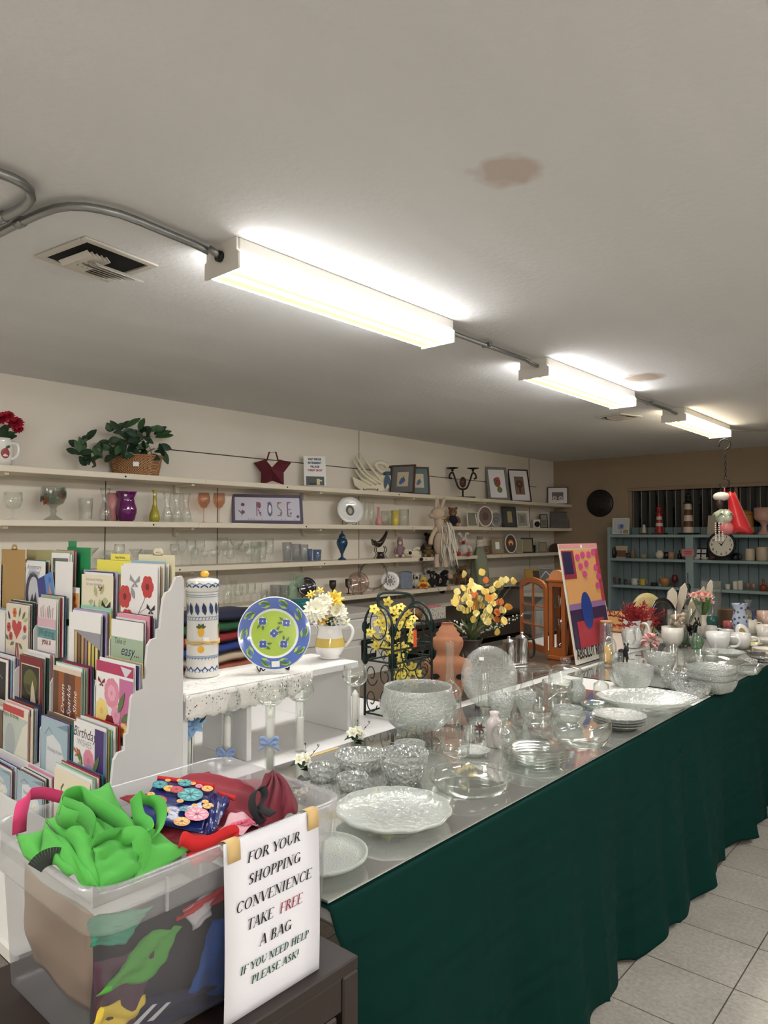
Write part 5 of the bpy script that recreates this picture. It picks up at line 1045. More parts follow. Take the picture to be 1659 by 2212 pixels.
# ---------------------------------------------------------------- green wire wine rack with yellow orchids
M_GW = mat('dark green wire', (30, 48, 44), .45, .3)
WA = Vector((-1.995, 2.155, 0)); WBp = Vector((-1.855, 2.165, 0)); WC = Vector((-1.86, 2.43, 0)); WD = Vector((-2.0, 2.42, 0)); WZ = .7605
t = thing('wine_rack', 'dark green wire wine rack with arched sides and a carrying handle', 'wine rack')
def panel(a, c, ht):
    b = MB(); a = Vector(a); c = Vector(c); W = (c - a).length; d = (c - a).normalized(); L = lambda u, v: a + d * u + Vector((0, 0, WZ + v))
    hs = ht - W * .62; arch = [L(0, .003)] + [L(0, hs * k / 3) for k in (1, 2, 3)] + [L(W / 2 - W / 2 * math.cos(q), hs + W * .62 * math.sin(q)) for q in [PI * k / 12 for k in range(1, 12)]] + [L(W, hs * k / 3) for k in (3, 2, 1)] + [L(W, .003)]
    b.tube(arch, .0055, M_GW, 7)
    b.tube([L(W * .5 + W * .30 * math.cos(q), hs + W * .06 + W * .44 * math.sin(q)) for q in [2 * PI * k / 20 for k in range(20)]], .0028, M_GW, 6, True)
    for f in (.03, .50, .62):
        b.tube([L(0, ht * f), L(W, ht * f)], .004, M_GW, 6)
    for f0, f1 in ((.04, .27), (.27, .49)):
        for i in (-1, 1):
            cx, cz, rx, rz = W * (.5 + i * .25), ht * (f0 + f1) / 2, W * .23, ht * (f1 - f0) * .5
            b.tube([L(cx + rx * (1 - k / 34) * math.cos(i * (.4 + k * .32)), cz + rz * (1 - k / 34) * math.sin(i * (.4 + k * .32))) for k in range(26)], .0026, M_GW, 5)
    for i in (-1, 1):
        b.tube([L(W * (.5 + i * .2) + W * .13 * (1 - k / 22) * math.cos(i * (.4 + k * .4)), ht * .56 + ht * .055 * (1 - k / 22) * math.sin(.4 + k * .4)) for k in range(18)], .0022, M_GW, 5)
        b.tube([L(W * .5 + i * W * .02, ht * .62), L(W * .5 + i * W * .2, ht * .70), L(W * .5 + i * W * .46, ht * .66)], .0026, M_GW, 5)
    b.build('arched_side', t)
    for u, f in ((0, .80), (W, .52), (0, .52), (W, .78)):
        b = MB(); b.leaf(L(u, ht * f - .03), (0, 0, 1), d.cross(Vector((0, 0, 1))), .06, .03, M_GW, .1); b.leaf(L(u, ht * f - .03), d * .4 + Vector((0, 0, .9)), d.cross(Vector((0, 0, 1))), .05, .022, M_GW, .1); b.build('metal_leaf', t)
panel(WA, WBp, .455); panel(WBp, WC, .445); panel(WD, WC, .45); 
b = MB()
for f in (.03, .5): b.tube([WA + Vector((0, 0, WZ + .45 * f)), WD + Vector((0, 0, WZ + .45 * f))], .004, M_GW, 6)
b.build('side_rail', t)
hb = (WA + WBp) / 2 + Vector((0, 0, WZ + .452)); hc = (WBp + WC) / 2 + Vector((0, 0, WZ + .442))
b = MB().tube(spline([hb, hb + Vector((0, 0, .04)), hb.lerp(hc, .2) + Vector((0, 0, .055)), hb.lerp(hc, .8) + Vector((0, 0, .055)), hc + Vector((0, 0, .04)), hc], 6), .006, M_GW, 8); b.build('handle', t)
p = hc + Vector((.008, 0, -.004))
t = thing('price_tag', 'orange price tag on a white string hanging from the wine rack', 'tag', p)
MB().tube([(0, 0, 0), (.002, .004, -.06), (.002, .002, -.09)], .0009, mat('white string', (236, 234, 228), .8), 5).build('string', t)
MB().box((.003, .002, -.125), (.0012, .020, .07), mat('orange card', (246, 96, 58), .6)).build('card', t)
M_OY = mat('yellow orchid petal', (238, 220, 100), .6); M_OC = mat('orchid throat', (170, 110, 40), .6)
p = atz(845, 1545, .7605); p = Vector((-1.93, 2.30, .761))
t = thing('orchid_spray', 'sprays of yellow silk orchids standing inside the green wire rack', 'flowers', p)
b = MB().lathe([(0, 0), (.035, 0), (.045, .09), (.04, .092), (.03, .02), (0, .02)], mat('grey pot glaze', (150, 150, 150), .5), 20); b.build('pot', t)
rnd = random.Random(5); bm = MB(); bs = MB(); lf = MB()
pts = [(808, 1315), (822, 1325), (838, 1300), (850, 1318), (866, 1310), (880, 1325), (893, 1335), (800, 1365), (812, 1380), (830, 1362), (826, 1345), (842, 1378), (832, 1395), (864, 1350), (872, 1340), (886, 1352), (858, 1372), (880, 1400), (866, 1420), (872, 1440), (858, 1430), (884, 1450), (878, 1470), (896, 1480), (812, 1395), (902, 1455), (838, 1405), (862, 1330), (890, 1380), (860, 1460), (850, 1400), (868, 1395), (892, 1440), (816, 1345), (846, 1340), (884, 1345), (890, 1370), (872, 1460), (862, 1405)]
for i, (x, y) in enumerate(pts):
    c = atx(x, y, -1.93 + rnd.uniform(-.05, .04)) - p; bm = MB(); mum(bm, c, (rnd.uniform(.2, 1), -rnd.uniform(.2, 1), rnd.uniform(-.2, .6)), 0.022, M_OY, M_OC, 5, 1, .35, .75); bm.build('bloom', t)
    if i % 3 == 0: bs.tube(spline([(0, 0, .05), (c.x * .3, c.y * .3, c.z * .5), c], 4), .0014, MST, 4)
bs.build('stems', t)
# dark bottle seen behind the wires
put('wine_bottle', 'dark bottle lying low behind the wires of the wine rack', 'bottle', 'bottle', 0, 0, 22, 60, pos=Vector((-1.90, 2.22, .761)), m=mat('dark bottle glass', (24, 28, 30), .1))
# ---------------------------------------------------------------- terracotta ornament
M_TC = mat('terracotta', (178, 120, 88), .85, bump=(60, .3, .002), var=.1)
p = Vector((-1.90, 2.60, .7635)); s = mpp(p)
sl = [(0, 22), (10, 30), (28, 33), (48, 40), (68, 50), (84, 53), (97, 47), (105, 25), (110, 24), (120, 29), (130, 33), (142, 34), (150, 31), (154, 25), (160, 26), (166, 20), (172, 19), (178, 14), (186, 13)]
yaw = math.degrees(math.atan2(-p.y, -p.x))
b = MB(); vs = []; n = 24
for i, (z, hw) in enumerate(sl):
    dp = min(hw * .55, 18)
    for k in range(n): q = 2 * PI * k / n; vs.append((dp * s * math.sin(q), hw * s * math.cos(q), z * .89 * s))
fs = [(i * n + k, i * n + (k + 1) % n, (i + 1) * n + (k + 1) % n, (i + 1) * n + k) for i in range(len(sl) - 1) for k in range(n)] + [tuple(range(n))[::-1], tuple(range((len(sl) - 1) * n, len(sl) * n))]
b.add(vs, [f[::-1] if len(f) == 4 else f for f in fs], M_TC, True)
t = thing('clay_ornament', 'terracotta ornament with a stepped silhouette behind the punch bowl', 'ornament', p, yaw); b.build('body', t)
for i in (-1, 1):
    b = MB(); b.at(Tm(18.5 * s, i * 26 * s, 53 * s) @ Rm(90, 'Y')); b.prism(circ(6 * s, 10, 9 * s), 0, .002, M_HOLE); b.build('cutout', t)
# ---------------------------------------------------------------- brown pitcher with dried arrangement
p = Vector((-2.12, 3.10, .7635)); s = mpp(p)
t = thing('pitcher', 'dark brown carved pitcher with tan leaf pattern, holding the dried arrangement', 'vase', p)
M_CV = mat('carved brown glaze', (48, 36, 30), .4); M_CT = mat('tan slip', (150, 116, 88), .6)
H = 82 * s; R = 28 * s; b = glassware('vase', R * 2, H, M_CV, .004)
for k in range(10): 
    for j in range(3): wrapd(b, R * .97, k * 36 + j * 12, H * .3 + j * .018, leafpts(.036, .009, 60 + 20 * j), M_CT, .002)
b.build('body', t)
MB().tube(spline([(-R * .7, -.3 * R, H * .9), (-R * 1.4, -R * .6, H * .98), (-R * 1.7, -R * .7, H * .7), (-R * .98, -.3 * R, H * .42)], 5), .006, M_CT, 8).build('handle', t)
t = thing('dried_arrangement', 'arrangement of yellow and orange dried petals on tall stems beside the clay ornament', 'flowers', p)
MA = [mat('pale yellow petal', (246, 226, 142), .55), mat('butter petal', (244, 210, 110), .55), mat('amber petal', (232, 160, 60), .55), mat('orange petal', (222, 116, 52), .55)]
rnd = random.Random(9); bl = MB(); st = MB(); lv = MB(); sp = MB(); top = Vector((0, 0, H * .95))
spots = [(1005, 1248), (1045, 1243), (1049, 1260), (1018, 1263), (1000, 1277), (989, 1285), (1012, 1272), (1005, 1288), (1020, 1280), (1042, 1278), (1085, 1265), (1074, 1270), (1108, 1262), (1092, 1260), (990, 1310), (998, 1320), (1010, 1325), (1025, 1292), (1035, 1300), (1058, 1300), (1068, 1295), (1040, 1315), (1028, 1320), (1058, 1325), (1072, 1330), (1092, 1325), (1088, 1350), (1072, 1372), (1055, 1350), (1020, 1345), (1040, 1340), (1060, 1340), (1080, 1308), (1012, 1300), (1050, 1285), (1035, 1275), (1066, 1310), (1100, 1318), (1030, 1332), (1078, 1345), (1048, 1330), (1014, 1312), (995, 1300), (1060, 1280), (1028, 1308)]
for i, (x, y) in enumerate(spots):
    c = atx(x, y, p.x + rnd.uniform(-.09, .10)) - p; bl = MB(); m = MA[0] if i % 5 in (0, 3) else MA[1] if i % 5 == 1 else MA[rnd.randint(1, 3)]
    for j in range(2 if i > 10 else 1):
        dv = Vector((rnd.uniform(.2, 1), -rnd.uniform(.2, 1), rnd.uniform(-.5, .6))); bl.leaf(c + Vector((rnd.uniform(-.01, .01), rnd.uniform(-.01, .01), 0)), Vector((rnd.uniform(-.6, .6), rnd.uniform(-.6, .6), 1)), dv, rnd.uniform(.034, .05), rnd.uniform(.030, .042), m, .2, 4)
    bl.build('petal_cluster', t); st.tube(spline([top * .6, top + Vector((c.x * .25, c.y * .25, .03)), c * .7 + top * .3, c], 4), .0013, MST, 4)
for k in range(10): a = k * .63; lv.leaf(top, (math.cos(a), math.sin(a), 1.2), (0, 0, 1), .16, .022, mat('olive leaf', (104, 104, 66), .6), .3)
for x, y in ((1130, 1325), (1118, 1335), (1100, 1345), (985, 1340)):
    c = atx(x, y, p.x + .03) - p; pth = spline([top, top * .6 + c * .4 + Vector((0, 0, .01)), c], 8); sp.tube(pth, .001, MST, 4)
    for q in pth[6:]: sp.ell(q + Vector((rnd.uniform(-.008, .008), rnd.uniform(-.008, .008), rnd.uniform(-.008, .008))), .005, mat('white berry', (226, 226, 210), .6), 6, 4)
st.build('stems', t); lv.build('leaves', t); sp.build('berry_sprigs', t)
# ---------------------------------------------------------------- metal pots
M_SIL = mat('polished steel', (200, 200, 200), .14, 1.0)
def pot(x, y, w, h, lb, lid, hd):
    p = atz(x, y, .7635); s = mpp(p); W = w * s; Hh = h * s; t = thing('coffee_pot', lb, 'pot', p)
    MB().lathe([(0, 0), (W * .52, 0), (W * .53, .006), (W * .5, .012), (W * .46, Hh * .9), (W * .48, Hh * .92), (W * .44, Hh * .93), (0, Hh * .93)], M_SIL, 28).build('body', t)
    l = MB().lathe([(W * .46, Hh * .93), (W * .4, Hh * .97), (W * .12, Hh * 1.02), (W * .1, Hh * 1.06), (W * .14, Hh * 1.1), (0, Hh * 1.12)], M_SIL, 24).build('lid', t)
    if hd: MB().tube(spline([(W * .46 * hd[0], W * .46 * hd[1], Hh * .85), (W * .85 * hd[0], W * .85 * hd[1], Hh * .8), (W * .85 * hd[0], W * .85 * hd[1], Hh * .3), (W * .48 * hd[0], W * .48 * hd[1], Hh * .2)], 5), .006, M_DARK, 7).build('handle', t)
pot(1100, 1437, 30, 56, 'polished steel pot nearer the dried arrangement', True, None)
pot(1128, 1432, 30, 60, 'polished steel coffee pot with a domed lid beside the wooden cabinet', True, (.75, .66))
# ---------------------------------------------------------------- curio cabinet
M_OAK = mat('honey oak', (168, 92, 40), .4, var=.18); M_OAKT = mat('pale oak roof', (206, 140, 88), .4, var=.1)
hx = atz(1186, 1421, .77); fx = atz(1130, 1402, .77); cw = .105; cdp = .12; ch = .475
t = thing('curio_cabinet', 'small honey-oak curio cabinet with an open arched glass door', 'cabinet', (hx.x, hx.y, .7635))
b = MB(); b.box((cw / 2, cdp / 2, .012), (cw + .02, cdp + .02, .024), M_OAK, .004); b.box((cw / 2, cdp / 2, ch - .008), (cw + .024, cdp + .024, .018), M_OAK, .004)
for x in (.012, cw - .012): b.box((x, .012, ch / 2), (.024, .024, ch - .04), M_OAK); b.box((x, cdp - .012, ch / 2), (.024, .024, ch - .04), M_OAK)
b.box((cw / 2, .012, ch - .03), (cw - .04, .022, .03), M_OAK); b.box((cw / 2, .012, .045), (cw - .04, .022, .05), M_OAK); b.box((cw / 2, cdp - .006, ch / 2), (cw - .04, .008, ch - .04), M_OAK)
b.build('carcass', t)
b = MB()
for k in range(9):
    a0, a1 = PI * k / 9, PI * (k + 1) / 9; f = lambda a: (cw / 2 - cw * .48 * math.cos(a), ch + .055 * math.sin(a))
    (x0, z0), (x1, z1) = f(a0), f(a1); b.add([(x0, 0, z0), (x1, 0, z1), (x1, cdp, z1), (x0, cdp, z0)], [(0, 1, 2, 3)], M_OAKT, True)
b.add([(cw / 2 - cw * .48 * math.cos(PI * k / 9), 0, ch + .055 * math.sin(PI * k / 9)) for k in range(10)], [tuple(range(10))], M_OAKT); b.add([(cw / 2 - cw * .48 * math.cos(PI * k / 9), cdp, ch + .055 * math.sin(PI * k / 9)) for k in range(10)], [tuple(range(10))[::-1]], M_OAKT)
b.tube([(cw / 2 - cw * .49 * math.cos(PI * k / 9), cdp * .3, ch + .058 * math.sin(PI * k / 9)) for k in range(1, 9)], .003, mat('dark trim', (80, 30, 24), .5), 5); b.build('roof', t)
for z in (.17, .31): MB().box((cw / 2, cdp / 2, z), (cw - .03, cdp - .03, .006), CL).build('glass_shelf', t)
dl = (fx - hx).length; da = math.degrees(math.atan2(fx.y - hx.y, fx.x - hx.x))
d = MB(); d.at(Tm(-.006, -.014, 0) @ Rm(da) @ Rm(90, 'X')); D0 = .03; dh = ch - .05; fr = .024
d.prism([(0, D0), (fr, D0), (fr, D0 + dh - .03), (0, D0 + dh - .03)], -.008, .008, M_OAK); d.prism([(dl - fr, D0), (dl, D0), (dl, D0 + dh - .03), (dl - fr, D0 + dh - .03)], -.008, .008, M_OAK); d.prism([(fr, D0), (dl - fr, D0), (dl - fr, D0 + .04), (fr, D0 + .04)], -.008, .008, M_OAK)
for k in range(8):
    a0, a1 = PI * k / 8, PI * (k + 1) / 8; o = lambda a: (dl / 2 - dl / 2 * math.cos(a), D0 + dh - .03 + .05 * math.sin(a)); i_ = lambda a: (dl / 2 - (dl / 2 - fr) * math.cos(a), D0 + dh - .05 + .04 * math.sin(a))
    d.prism([o(a0), o(a1), i_(a1), i_(a0)], -.008, .008, M_OAK)
d.prism([(dl / 2 - .005, D0 + .04), (dl / 2 + .005, D0 + .04), (dl / 2 + .005, D0 + dh - .015), (dl / 2 - .005, D0 + dh - .015)], -.006, .006, M_OAK)
for f in (.36, .64): d.prism([(fr, D0 + dh * f - .004), (dl - fr, D0 + dh * f - .004), (dl - fr, D0 + dh * f + .004), (fr, D0 + dh * f + .004)], -.006, .006, M_OAK)
dd = d.build('door', t)
d = MB(); d.at(Tm(-.006, -.014, 0) @ Rm(da) @ Rm(90, 'X')); d.prism([(fr, D0 + .04), (dl - fr, D0 + .04), (dl - fr, D0 + dh - .05), (dl / 2, D0 + dh - .012), (fr, D0 + dh - .05)], -.001, .001, CL); d.build('pane', dd)
for i, (x, z, k) in enumerate(((.036, .026, 'jar'), (.07, .026, 'tumbler'), (.05, .175, 'bowl'), (.052, .315, 'tumbler'))):
    solo('metal_cup', glassware(k, .034 if i < 2 else .05, .06, M_SIL), ('steel jar on the floor of the oak cabinet', 'steel cup on the floor of the oak cabinet', 'steel bowl on the lower glass shelf of the oak cabinet', 'steel cup on the upper glass shelf of the oak cabinet')[i], 'cup', (hx.x + x, hx.y + .07, .7635 + z))
# ---------------------------------------------------------------- leaning poster panel (plain colour fields in place of the artwork)
BL_ = atz(1246, 1437, .77); BR_ = atz(1312, 1411, .77); BR_.x = BL_.x; TL_ = aty(1206, 1175, BL_.y); TR_ = TL_ + (BR_ - BL_)
W = (BR_ - BL_).length; up = TL_ - BL_; Hh = up.length; up.normalize(); ux = (BR_ - BL_).normalized(); nz = ux.cross(up)
M = Matrix(((ux.x, up.x, nz.x, BL_.x), (ux.y, up.y, nz.y, BL_.y), (ux.z, up.z, nz.z, BL_.z), (0, 0, 0, 1)))
t = thing('poster', 'tall colourful poster on board leaning among the glassware, lettered at the bottom', 'poster'); t.matrix_world = M
b = MB().box((W / 2, Hh / 2, -.004), (W, Hh, .006), mat('poster board', (232, 226, 210), .5)); b.build('board', t)
b = MB(); z = 0
def R_(u, v, a, c, m):
    global z; z += .00025; b.poly([(u * W, v * Hh, z), ((u + a) * W, v * Hh, z), ((u + a) * W, (v + c) * Hh, z), (u * W, (v + c) * Hh, z)], mat('poster ink %d %d %d' % m, m, .4))
R_(.0, .96, 1, .04, (214, 150, 146)); R_(.03, .12, .95, .83, (222, 164, 104)); R_(.03, .12, .95, .34, (58, 40, 76)); R_(.03, .44, .95, .05, (150, 112, 160)); R_(.9, .48, .09, .47, (176, 62, 70)); R_(.16, .12, .70, .22, (184, 52, 66)); R_(.03, .70, .30, .24, (150, 48, 72)); R_(.05, .74, .22, .19, (44, 40, 74))
z += .0003; b.poly([(W * (.46 + .14 * math.cos(q) ), Hh * (.42 + .16 * math.sin(q)), z) for q in [2 * PI * k / 20 for k in range(20)]], mat('poster ink 32 64 140', (32, 64, 140), .4))
for u, v in ((.42, .88), (.56, .90), (.72, .90), (.86, .92), (.46, .80), (.62, .82), (.54, .73), (.86, .78), (.9, .70), (.84, .62)): z += .0002; b.poly([(W * (u + .06 * math.cos(q)), Hh * (v + .03 * math.sin(q)), z) for q in [2 * PI * k / 12 for k in range(12)]], mat('poster ink 206 74 140', (206, 74, 140), .4))
b.build('print', t)
b = MB(); b.text('ABSOLUT ROD', .085, mat('poster black', (24, 22, 30), .5), Tm(W * .04, Hh * .04, .001), bold=.002, align='LEFT', sx=.62); b.build('lettering', t)
b = MB(); b.box((W * .56, Hh * .975, .0008), (.02, .02, .001), mat('white price sticker', (244, 243, 240), .6)); b.build('price_sticker', t)
# ---------------------------------------------------------------- glassware on the long mirrored table
GT = 'glassware on the long table'
STK = mat('white price sticker', (244, 243, 240), .6)
put('glass_platter', 'largest round fluted glass platter at the near end of the mirrored table', 'platter', 'footplate', 850, 1772, 250, 30, m=PLT, seg=72, flute=(12, .018), wall=.005)
put('glass_platter', 'seeded round glass platter half behind the plastic bin', 'platter', 'footplate', 690, 1868, 210, 30, m=FAC, seg=56, wall=.005)
o = put('pie_dish', 'clear glass pie dish with two small handles and a price sticker', 'dish', 'pie', 1015, 1700, 180, 28, seg=56, wall=.004, stk=(.9, .6, 70))
for k in range(4):
    p = atz(1157, 1647, MZ); s = mpp(p)
    solo('glass_plate', glassware('plate', 142 * s, 12 * s, CL, .004, 48), 'clear glass plate, %s from the top of the stack of four' % ('first', 'second', 'third', 'fourth')[3 - k], 'plate', (p.x, p.y, MZ + k * .0092), 0, 'clear plates stacked near the cloth edge')
put('crystal_bowl', 'deep cut crystal bowl with a toothed rim between the large platter and the punch bowl', 'bowl', 'mortar', 872, 1690, 108, 66, m=CUT, seg=60, flute=(30, .012), wall=.005)
put('crystal_dish', 'wide oval cut crystal dish beside the white posy', 'dish', 'dish', 778, 1658, 112, 30, m=CUT, seg=60, flute=(24, .015), wall=.005)
put('crystal_dish', 'small cut crystal dish with a beaded rim, nearest the bin corner posy', 'dish', 'dish', 698, 1684, 68, 30, m=CUT, seg=48, flute=(24, .012), wall=.004)
put('crystal_dish', 'small cut crystal dish with a beaded rim, behind the large platter', 'dish', 'dish', 762, 1704, 70, 28, m=CUT, seg=48, flute=(24, .012), wall=.004)
put('glass_bowl', 'ribbed glass bowl behind the deep cut crystal bowl', 'bowl', 'bowl', 885, 1636, 66, 32, m=PRS, seg=48, flute=(20, .02))
# punch bowl with raised fruit
p = atz(903, 1600, MZ); s = mpp(p); W = 166 * s; H = 118 * s
t = thing('punch_bowl', 'large glass punch bowl with raised grapes and a fluted foot', 'bowl', p)
b = MB(); prf = [(a * W / 2, z * H) for a, z in K['punch'][0]]
b.lathe([(max(.0004, a), z) for a, z in prf[:6]], CL, 72, (24, .02)); b.lathe([prf[5]] + prf[6:] + [(prf[-1][0] - .004, prf[-1][1])] + [(a - .004, z) for a, z in prf[::-1][1:-6]] + [(.0005, .27 * H)], PRS, 48); b.build('bowl', t)
b = MB(); rnd = random.Random(4)
for k in range(9):
    a0 = k * 40
    for dx, dz in ((0, 0), (.013, .004), (-.013, .003), (.007, -.012), (-.007, -.012), (0, -.022), (.016, -.01)):
        rr = W * .5 * 1.0; q = math.radians(a0) + dx / rr; b.ell((rr * math.cos(q), rr * math.sin(q), H * .66 + dz), .0065, CL, 8, 6)
    wrapd(b, W * .5 * .995, a0 + 20, H * .62, leafpts(.04, .02, 60), CL, .004); wrapd(b, W * .5 * .995, a0 + 20, H * .64, leafpts(.035, .02, 150), CL, .004)
b.build('raised_fruit', t)
t = put('decanter', 'tall clear glass decanter with a pinched lip behind the punch bowl', 'decanter', 'decanter', 972, 1566, 50, 178, wall=.003)
# standing glass plate on wire easel
p = atz(1058, 1532, MZ); s = mpp(p); R = 60 * s; yaw = math.degrees(math.atan2(-p.y, -p.x)) - 6
p = p + Vector((0, 0, .001)); b = MB().at(Tm(.012, 0, R * 1.06 + .012) @ Rm(76, 'Y') @ Sm(1.10, 1, 1))
b.lathe([(.0004, 0), (R * .64, 0), (R * .74, .006), (R, .012), (R, .015), (R * .72, .009), (R * .62, .004), (.0004, .004)], glass('etched glass plate', (246, 249, 246), .1, .17, .8, 2.2, .08, ('noise', 90, .9, .004)), 60, (30, .006))
for k in range(36):
    a = 10 * k
    if 150 < a < 300: continue
    q = math.radians(a); b.tube([(R * .70 * math.cos(q), R * .70 * math.sin(q), .0105), (R * .97 * math.cos(q), R * .97 * math.sin(q), .0165)], .0012, CL, 5)
for k in range(7):
    q = k * .9; b.tube(spline([(0, 0, .006), (R * .25 * math.cos(q), R * .25 * math.sin(q), .007), (R * .5 * math.cos(q + .3), R * .5 * math.sin(q + .3), .007), (R * .3 * math.cos(q + .6), R * .3 * math.sin(q + .6), .007), (0, 0, .006)], 4), .0012, CL, 5)
t = thing('glass_plate', 'etched glass plate standing upright on a black wire stand behind the bud vase', 'plate', p, yaw); b.build('dish', t)
b = MB(); b.at(Tm(.012, 0, R * 1.06 + .012) @ Rm(76, 'Y')); b.box((-R * .62, -R * .28, .017), (.014, .020, .001), STK); b.build('price_sticker', t)
easel(p, yaw, .11, .11, 'black wire stand behind the upright etched glass plate', r=.0018)
# pale vase with bow
p = atz(1068, 1612, MZ); s = mpp(p); M_PV = mat('pale taupe glaze', (220, 210, 206), .25, coat=.4); H = 74 * s; R = 17 * s
t = thing('vase', 'small pale ceramic bottle vase with a ribbon rosette in front of the sundae glass', 'vase', p)
MB().lathe([(0, 0), (R * .9, 0), (R * .94, .004), (R, H * .6), (R * .98, H * .74), (R * .6, H * .84), (R * .5, H * .9), (R * .62, H), (R * .5, H), (R * .4, H * .88), (0, H * .8)], M_PV, 28).build('body', t)
b = MB(); a = Vector((.95, -.3, 0)).normalized(); c = a * R * 1.02 + Vector((0, 0, H * .72))
for k in range(6): q = k * 1.05; b.ell(c + Vector((.0, .008 * math.cos(q), .008 * math.sin(q) - .003 * k)), (.004, .006, .006), mat('cream ribbon', (232, 222, 216), .6), 8, 6)
b.leaf(c, (.2, .3, -1), a, .045, .012, mat('cream ribbon', (232, 222, 216), .6)); b.leaf(c, (.2, -.2, -1), a, .04, .012, mat('cream ribbon', (232, 222, 216), .6)); b.build('rosette', t)
TB = [ # name, label, category, kind, x, base y, w, h, material, flute, extra
 ('bud_vase', 'slender clear bud vase in front of the upright etched plate', 'vase', 'highball', 1047, 1560, 19, 104, CL, None),
 ('ball_vase', 'round clear glass ball vase behind the pale bottle vase', 'vase', 'ball', 1090, 1618, 60, 62, CL, None),
 ('sundae_glass', 'ribbed flaring sundae glass rising behind the pale bottle vase', 'glass', 'parfait', 1083, 1590, 56, 88, PRS, (10, .05)),
 ('candle_cup', 'small glass candle cup left of the pale bottle vase', 'glass', 'cylinder', 1014, 1602, 27, 32, CL, None),
 ('low_dish', 'low glass dish holding a dark red silk flower', 'dish', 'bowl', 1036, 1584, 46, 30, CL, None),
 ('sherbet_dish', 'footed glass sherbet dish with a sticker behind the pie dish', 'dish', 'compote', 984, 1656, 62, 50, CL, None),
 ('glass_saucer', 'beaded glass saucer behind the sherbet dish', 'plate', 'plate', 1024, 1630, 72, 12, PRS, (30, .01)),
 ('cake_stand', 'clear glass cake stand right of the upright etched plate', 'cake stand', 'cakestand', 1140, 1512, 106, 72, CL, None),
 ('tulip_vase', 'thick clear tulip-shaped glass bowl in front of the lidded jar', 'vase', 'tulip', 1204, 1536, 70, 66, CL, None),
 ('parfait_glass', 'faceted parfait glass left of the thick tulip-shaped bowl', 'glass', 'parfait', 1134, 1560, 50, 64, PRS, (9, .06)),
 ('small_goblet', 'small plain glass between the parfait glass and the tulip-shaped bowl', 'glass', 'tumbler', 1163, 1538, 22, 30, CL, None),
 ('compote', 'footed clear glass compote beside the frosted foot reflection', 'dish', 'compote', 1163, 1600, 62, 66, CL, None),
 ('glass_bowl', 'wide etched clear glass bowl near the cloth edge', 'bowl', 'deepbowl', 1256, 1609, 128, 58, CL, None),
 ('glass_bowl', 'small etched bowl directly behind the wide etched bowl', 'bowl', 'deepbowl', 1226, 1562, 66, 34, PRS, None),
 ('glass_plate', 'pale green tinted glass plate behind the fluted plate stack', 'plate', 'plate', 1293, 1530, 76, 10, GRN_GL, (20, .012)),
 ('hourglass_vase', 'frosted hourglass vase behind the thick tulip-shaped bowl', 'vase', 'ball', 1246, 1518, 40, 48, PRS, None),
 ('cruet', 'round clear cruet with a fish-tail stopper in front of the white board', 'bottle', 'decanter', 1299, 1512, 34, 78, CL, None),
 ('oval_platter', 'very large oval fluted glass platter right of the cruet', 'platter', 'plate', 1398, 1534, 216, 30, PLT, (36, .02)),
 ('footed_bowl', 'stacked oval glass bowls behind the large fluted platter', 'bowl', 'bowl', 1368, 1492, 84, 54, PRS, (14, .03)),
 ('ribbed_bowl', 'ribbed hemispherical glass bowl right of the goblets', 'bowl', 'bowl', 1428, 1454, 62, 42, PRS, (28, .02)),
 ('cordial_glass', 'stemmed cordial glass in front of the black toy dog', 'glass', 'wine', 1362, 1424, 24, 62, CL, None),
 ('cordial_glass', 'stemmed cordial glass just behind the nearer cordial glass', 'glass', 'wine', 1380, 1416, 22, 60, CL, None),
 ('crystal_dish', 'star-shaped cut crystal dish left of the stacked square dishes', 'dish', 'dish', 1462, 1486, 66, 30, CUT, (8, .08)),
 ('crystal_dish', 'low cut crystal relish dish at the mirror gap', 'dish', 'dish', 1496, 1502, 74, 22, CUT, (10, .05)),
 ('candy_jar', 'small clear candy jar beside the ribbed hemispherical bowl', 'jar', 'jar', 1478, 1440, 32, 36, CL, None),
 ('glass_cup', 'clear cup behind the small candy jar', 'cup', 'tumbler', 1452, 1424, 26, 30, CL, None),
 ('glass_cup', 'clear cup under the pale green vase', 'cup', 'tumbler', 1508, 1430, 30, 26, CL, None),
 ('serving_platter', 'long clear platter behind the boat-shaped dish', 'platter', 'plate', 1545, 1442, 128, 16, CL, None),
 ('boat_dish', 'boat-shaped clear glass dish with raised ends near the cloth edge', 'dish', 'dish', 1590, 1456, 104, 22, CL, (2, .12)),
 ('tall_tumbler', 'tall clear tumbler in front of the candy jar', 'glass', 'highball', 1512, 1462, 18, 46, CL, None),
 ('crystal_plate', 'pressed glass plate behind the boat-shaped dish, beside the white creamers', 'plate', 'plate', 1565, 1418, 80, 12, PRS, (16, .03)),
 ('dessert_cup', 'clear dessert cup in front of the ribbed hemispherical bowl', 'cup', 'parfait', 1438, 1474, 30, 36, CL, None),
 ('dessert_cup', 'clear dessert cup left of the tall tumbler', 'cup', 'compote', 1487, 1470, 34, 30, CL, None),
 ('glass_creamer', 'small pressed glass creamer behind the stacked square dishes', 'jug', 'deepbowl', 1536, 1430, 30, 26, PRS, None),
 ('glass_ashtray', 'thick pressed glass ashtray behind the boat-shaped dish end', 'dish', 'dish', 1612, 1436, 44, 12, CUT, (8, .06)),
 ('stem_glass', 'clear stemmed glass left of the black toy dog', 'glass', 'goblet', 1334, 1452, 24, 42, CL, None),
 ('sauce_bowl', 'clear sauce bowl in front of the corked bottle', 'bowl', 'bowl', 1340, 1480, 46, 26, PRS, (16, .03)),
 ('silver_tray', 'shiny silver tray with crimped edge at the right edge of the picture', 'tray', 'plate', 1652, 1428, 74, 14, M_SIL, (14, .03)),
]
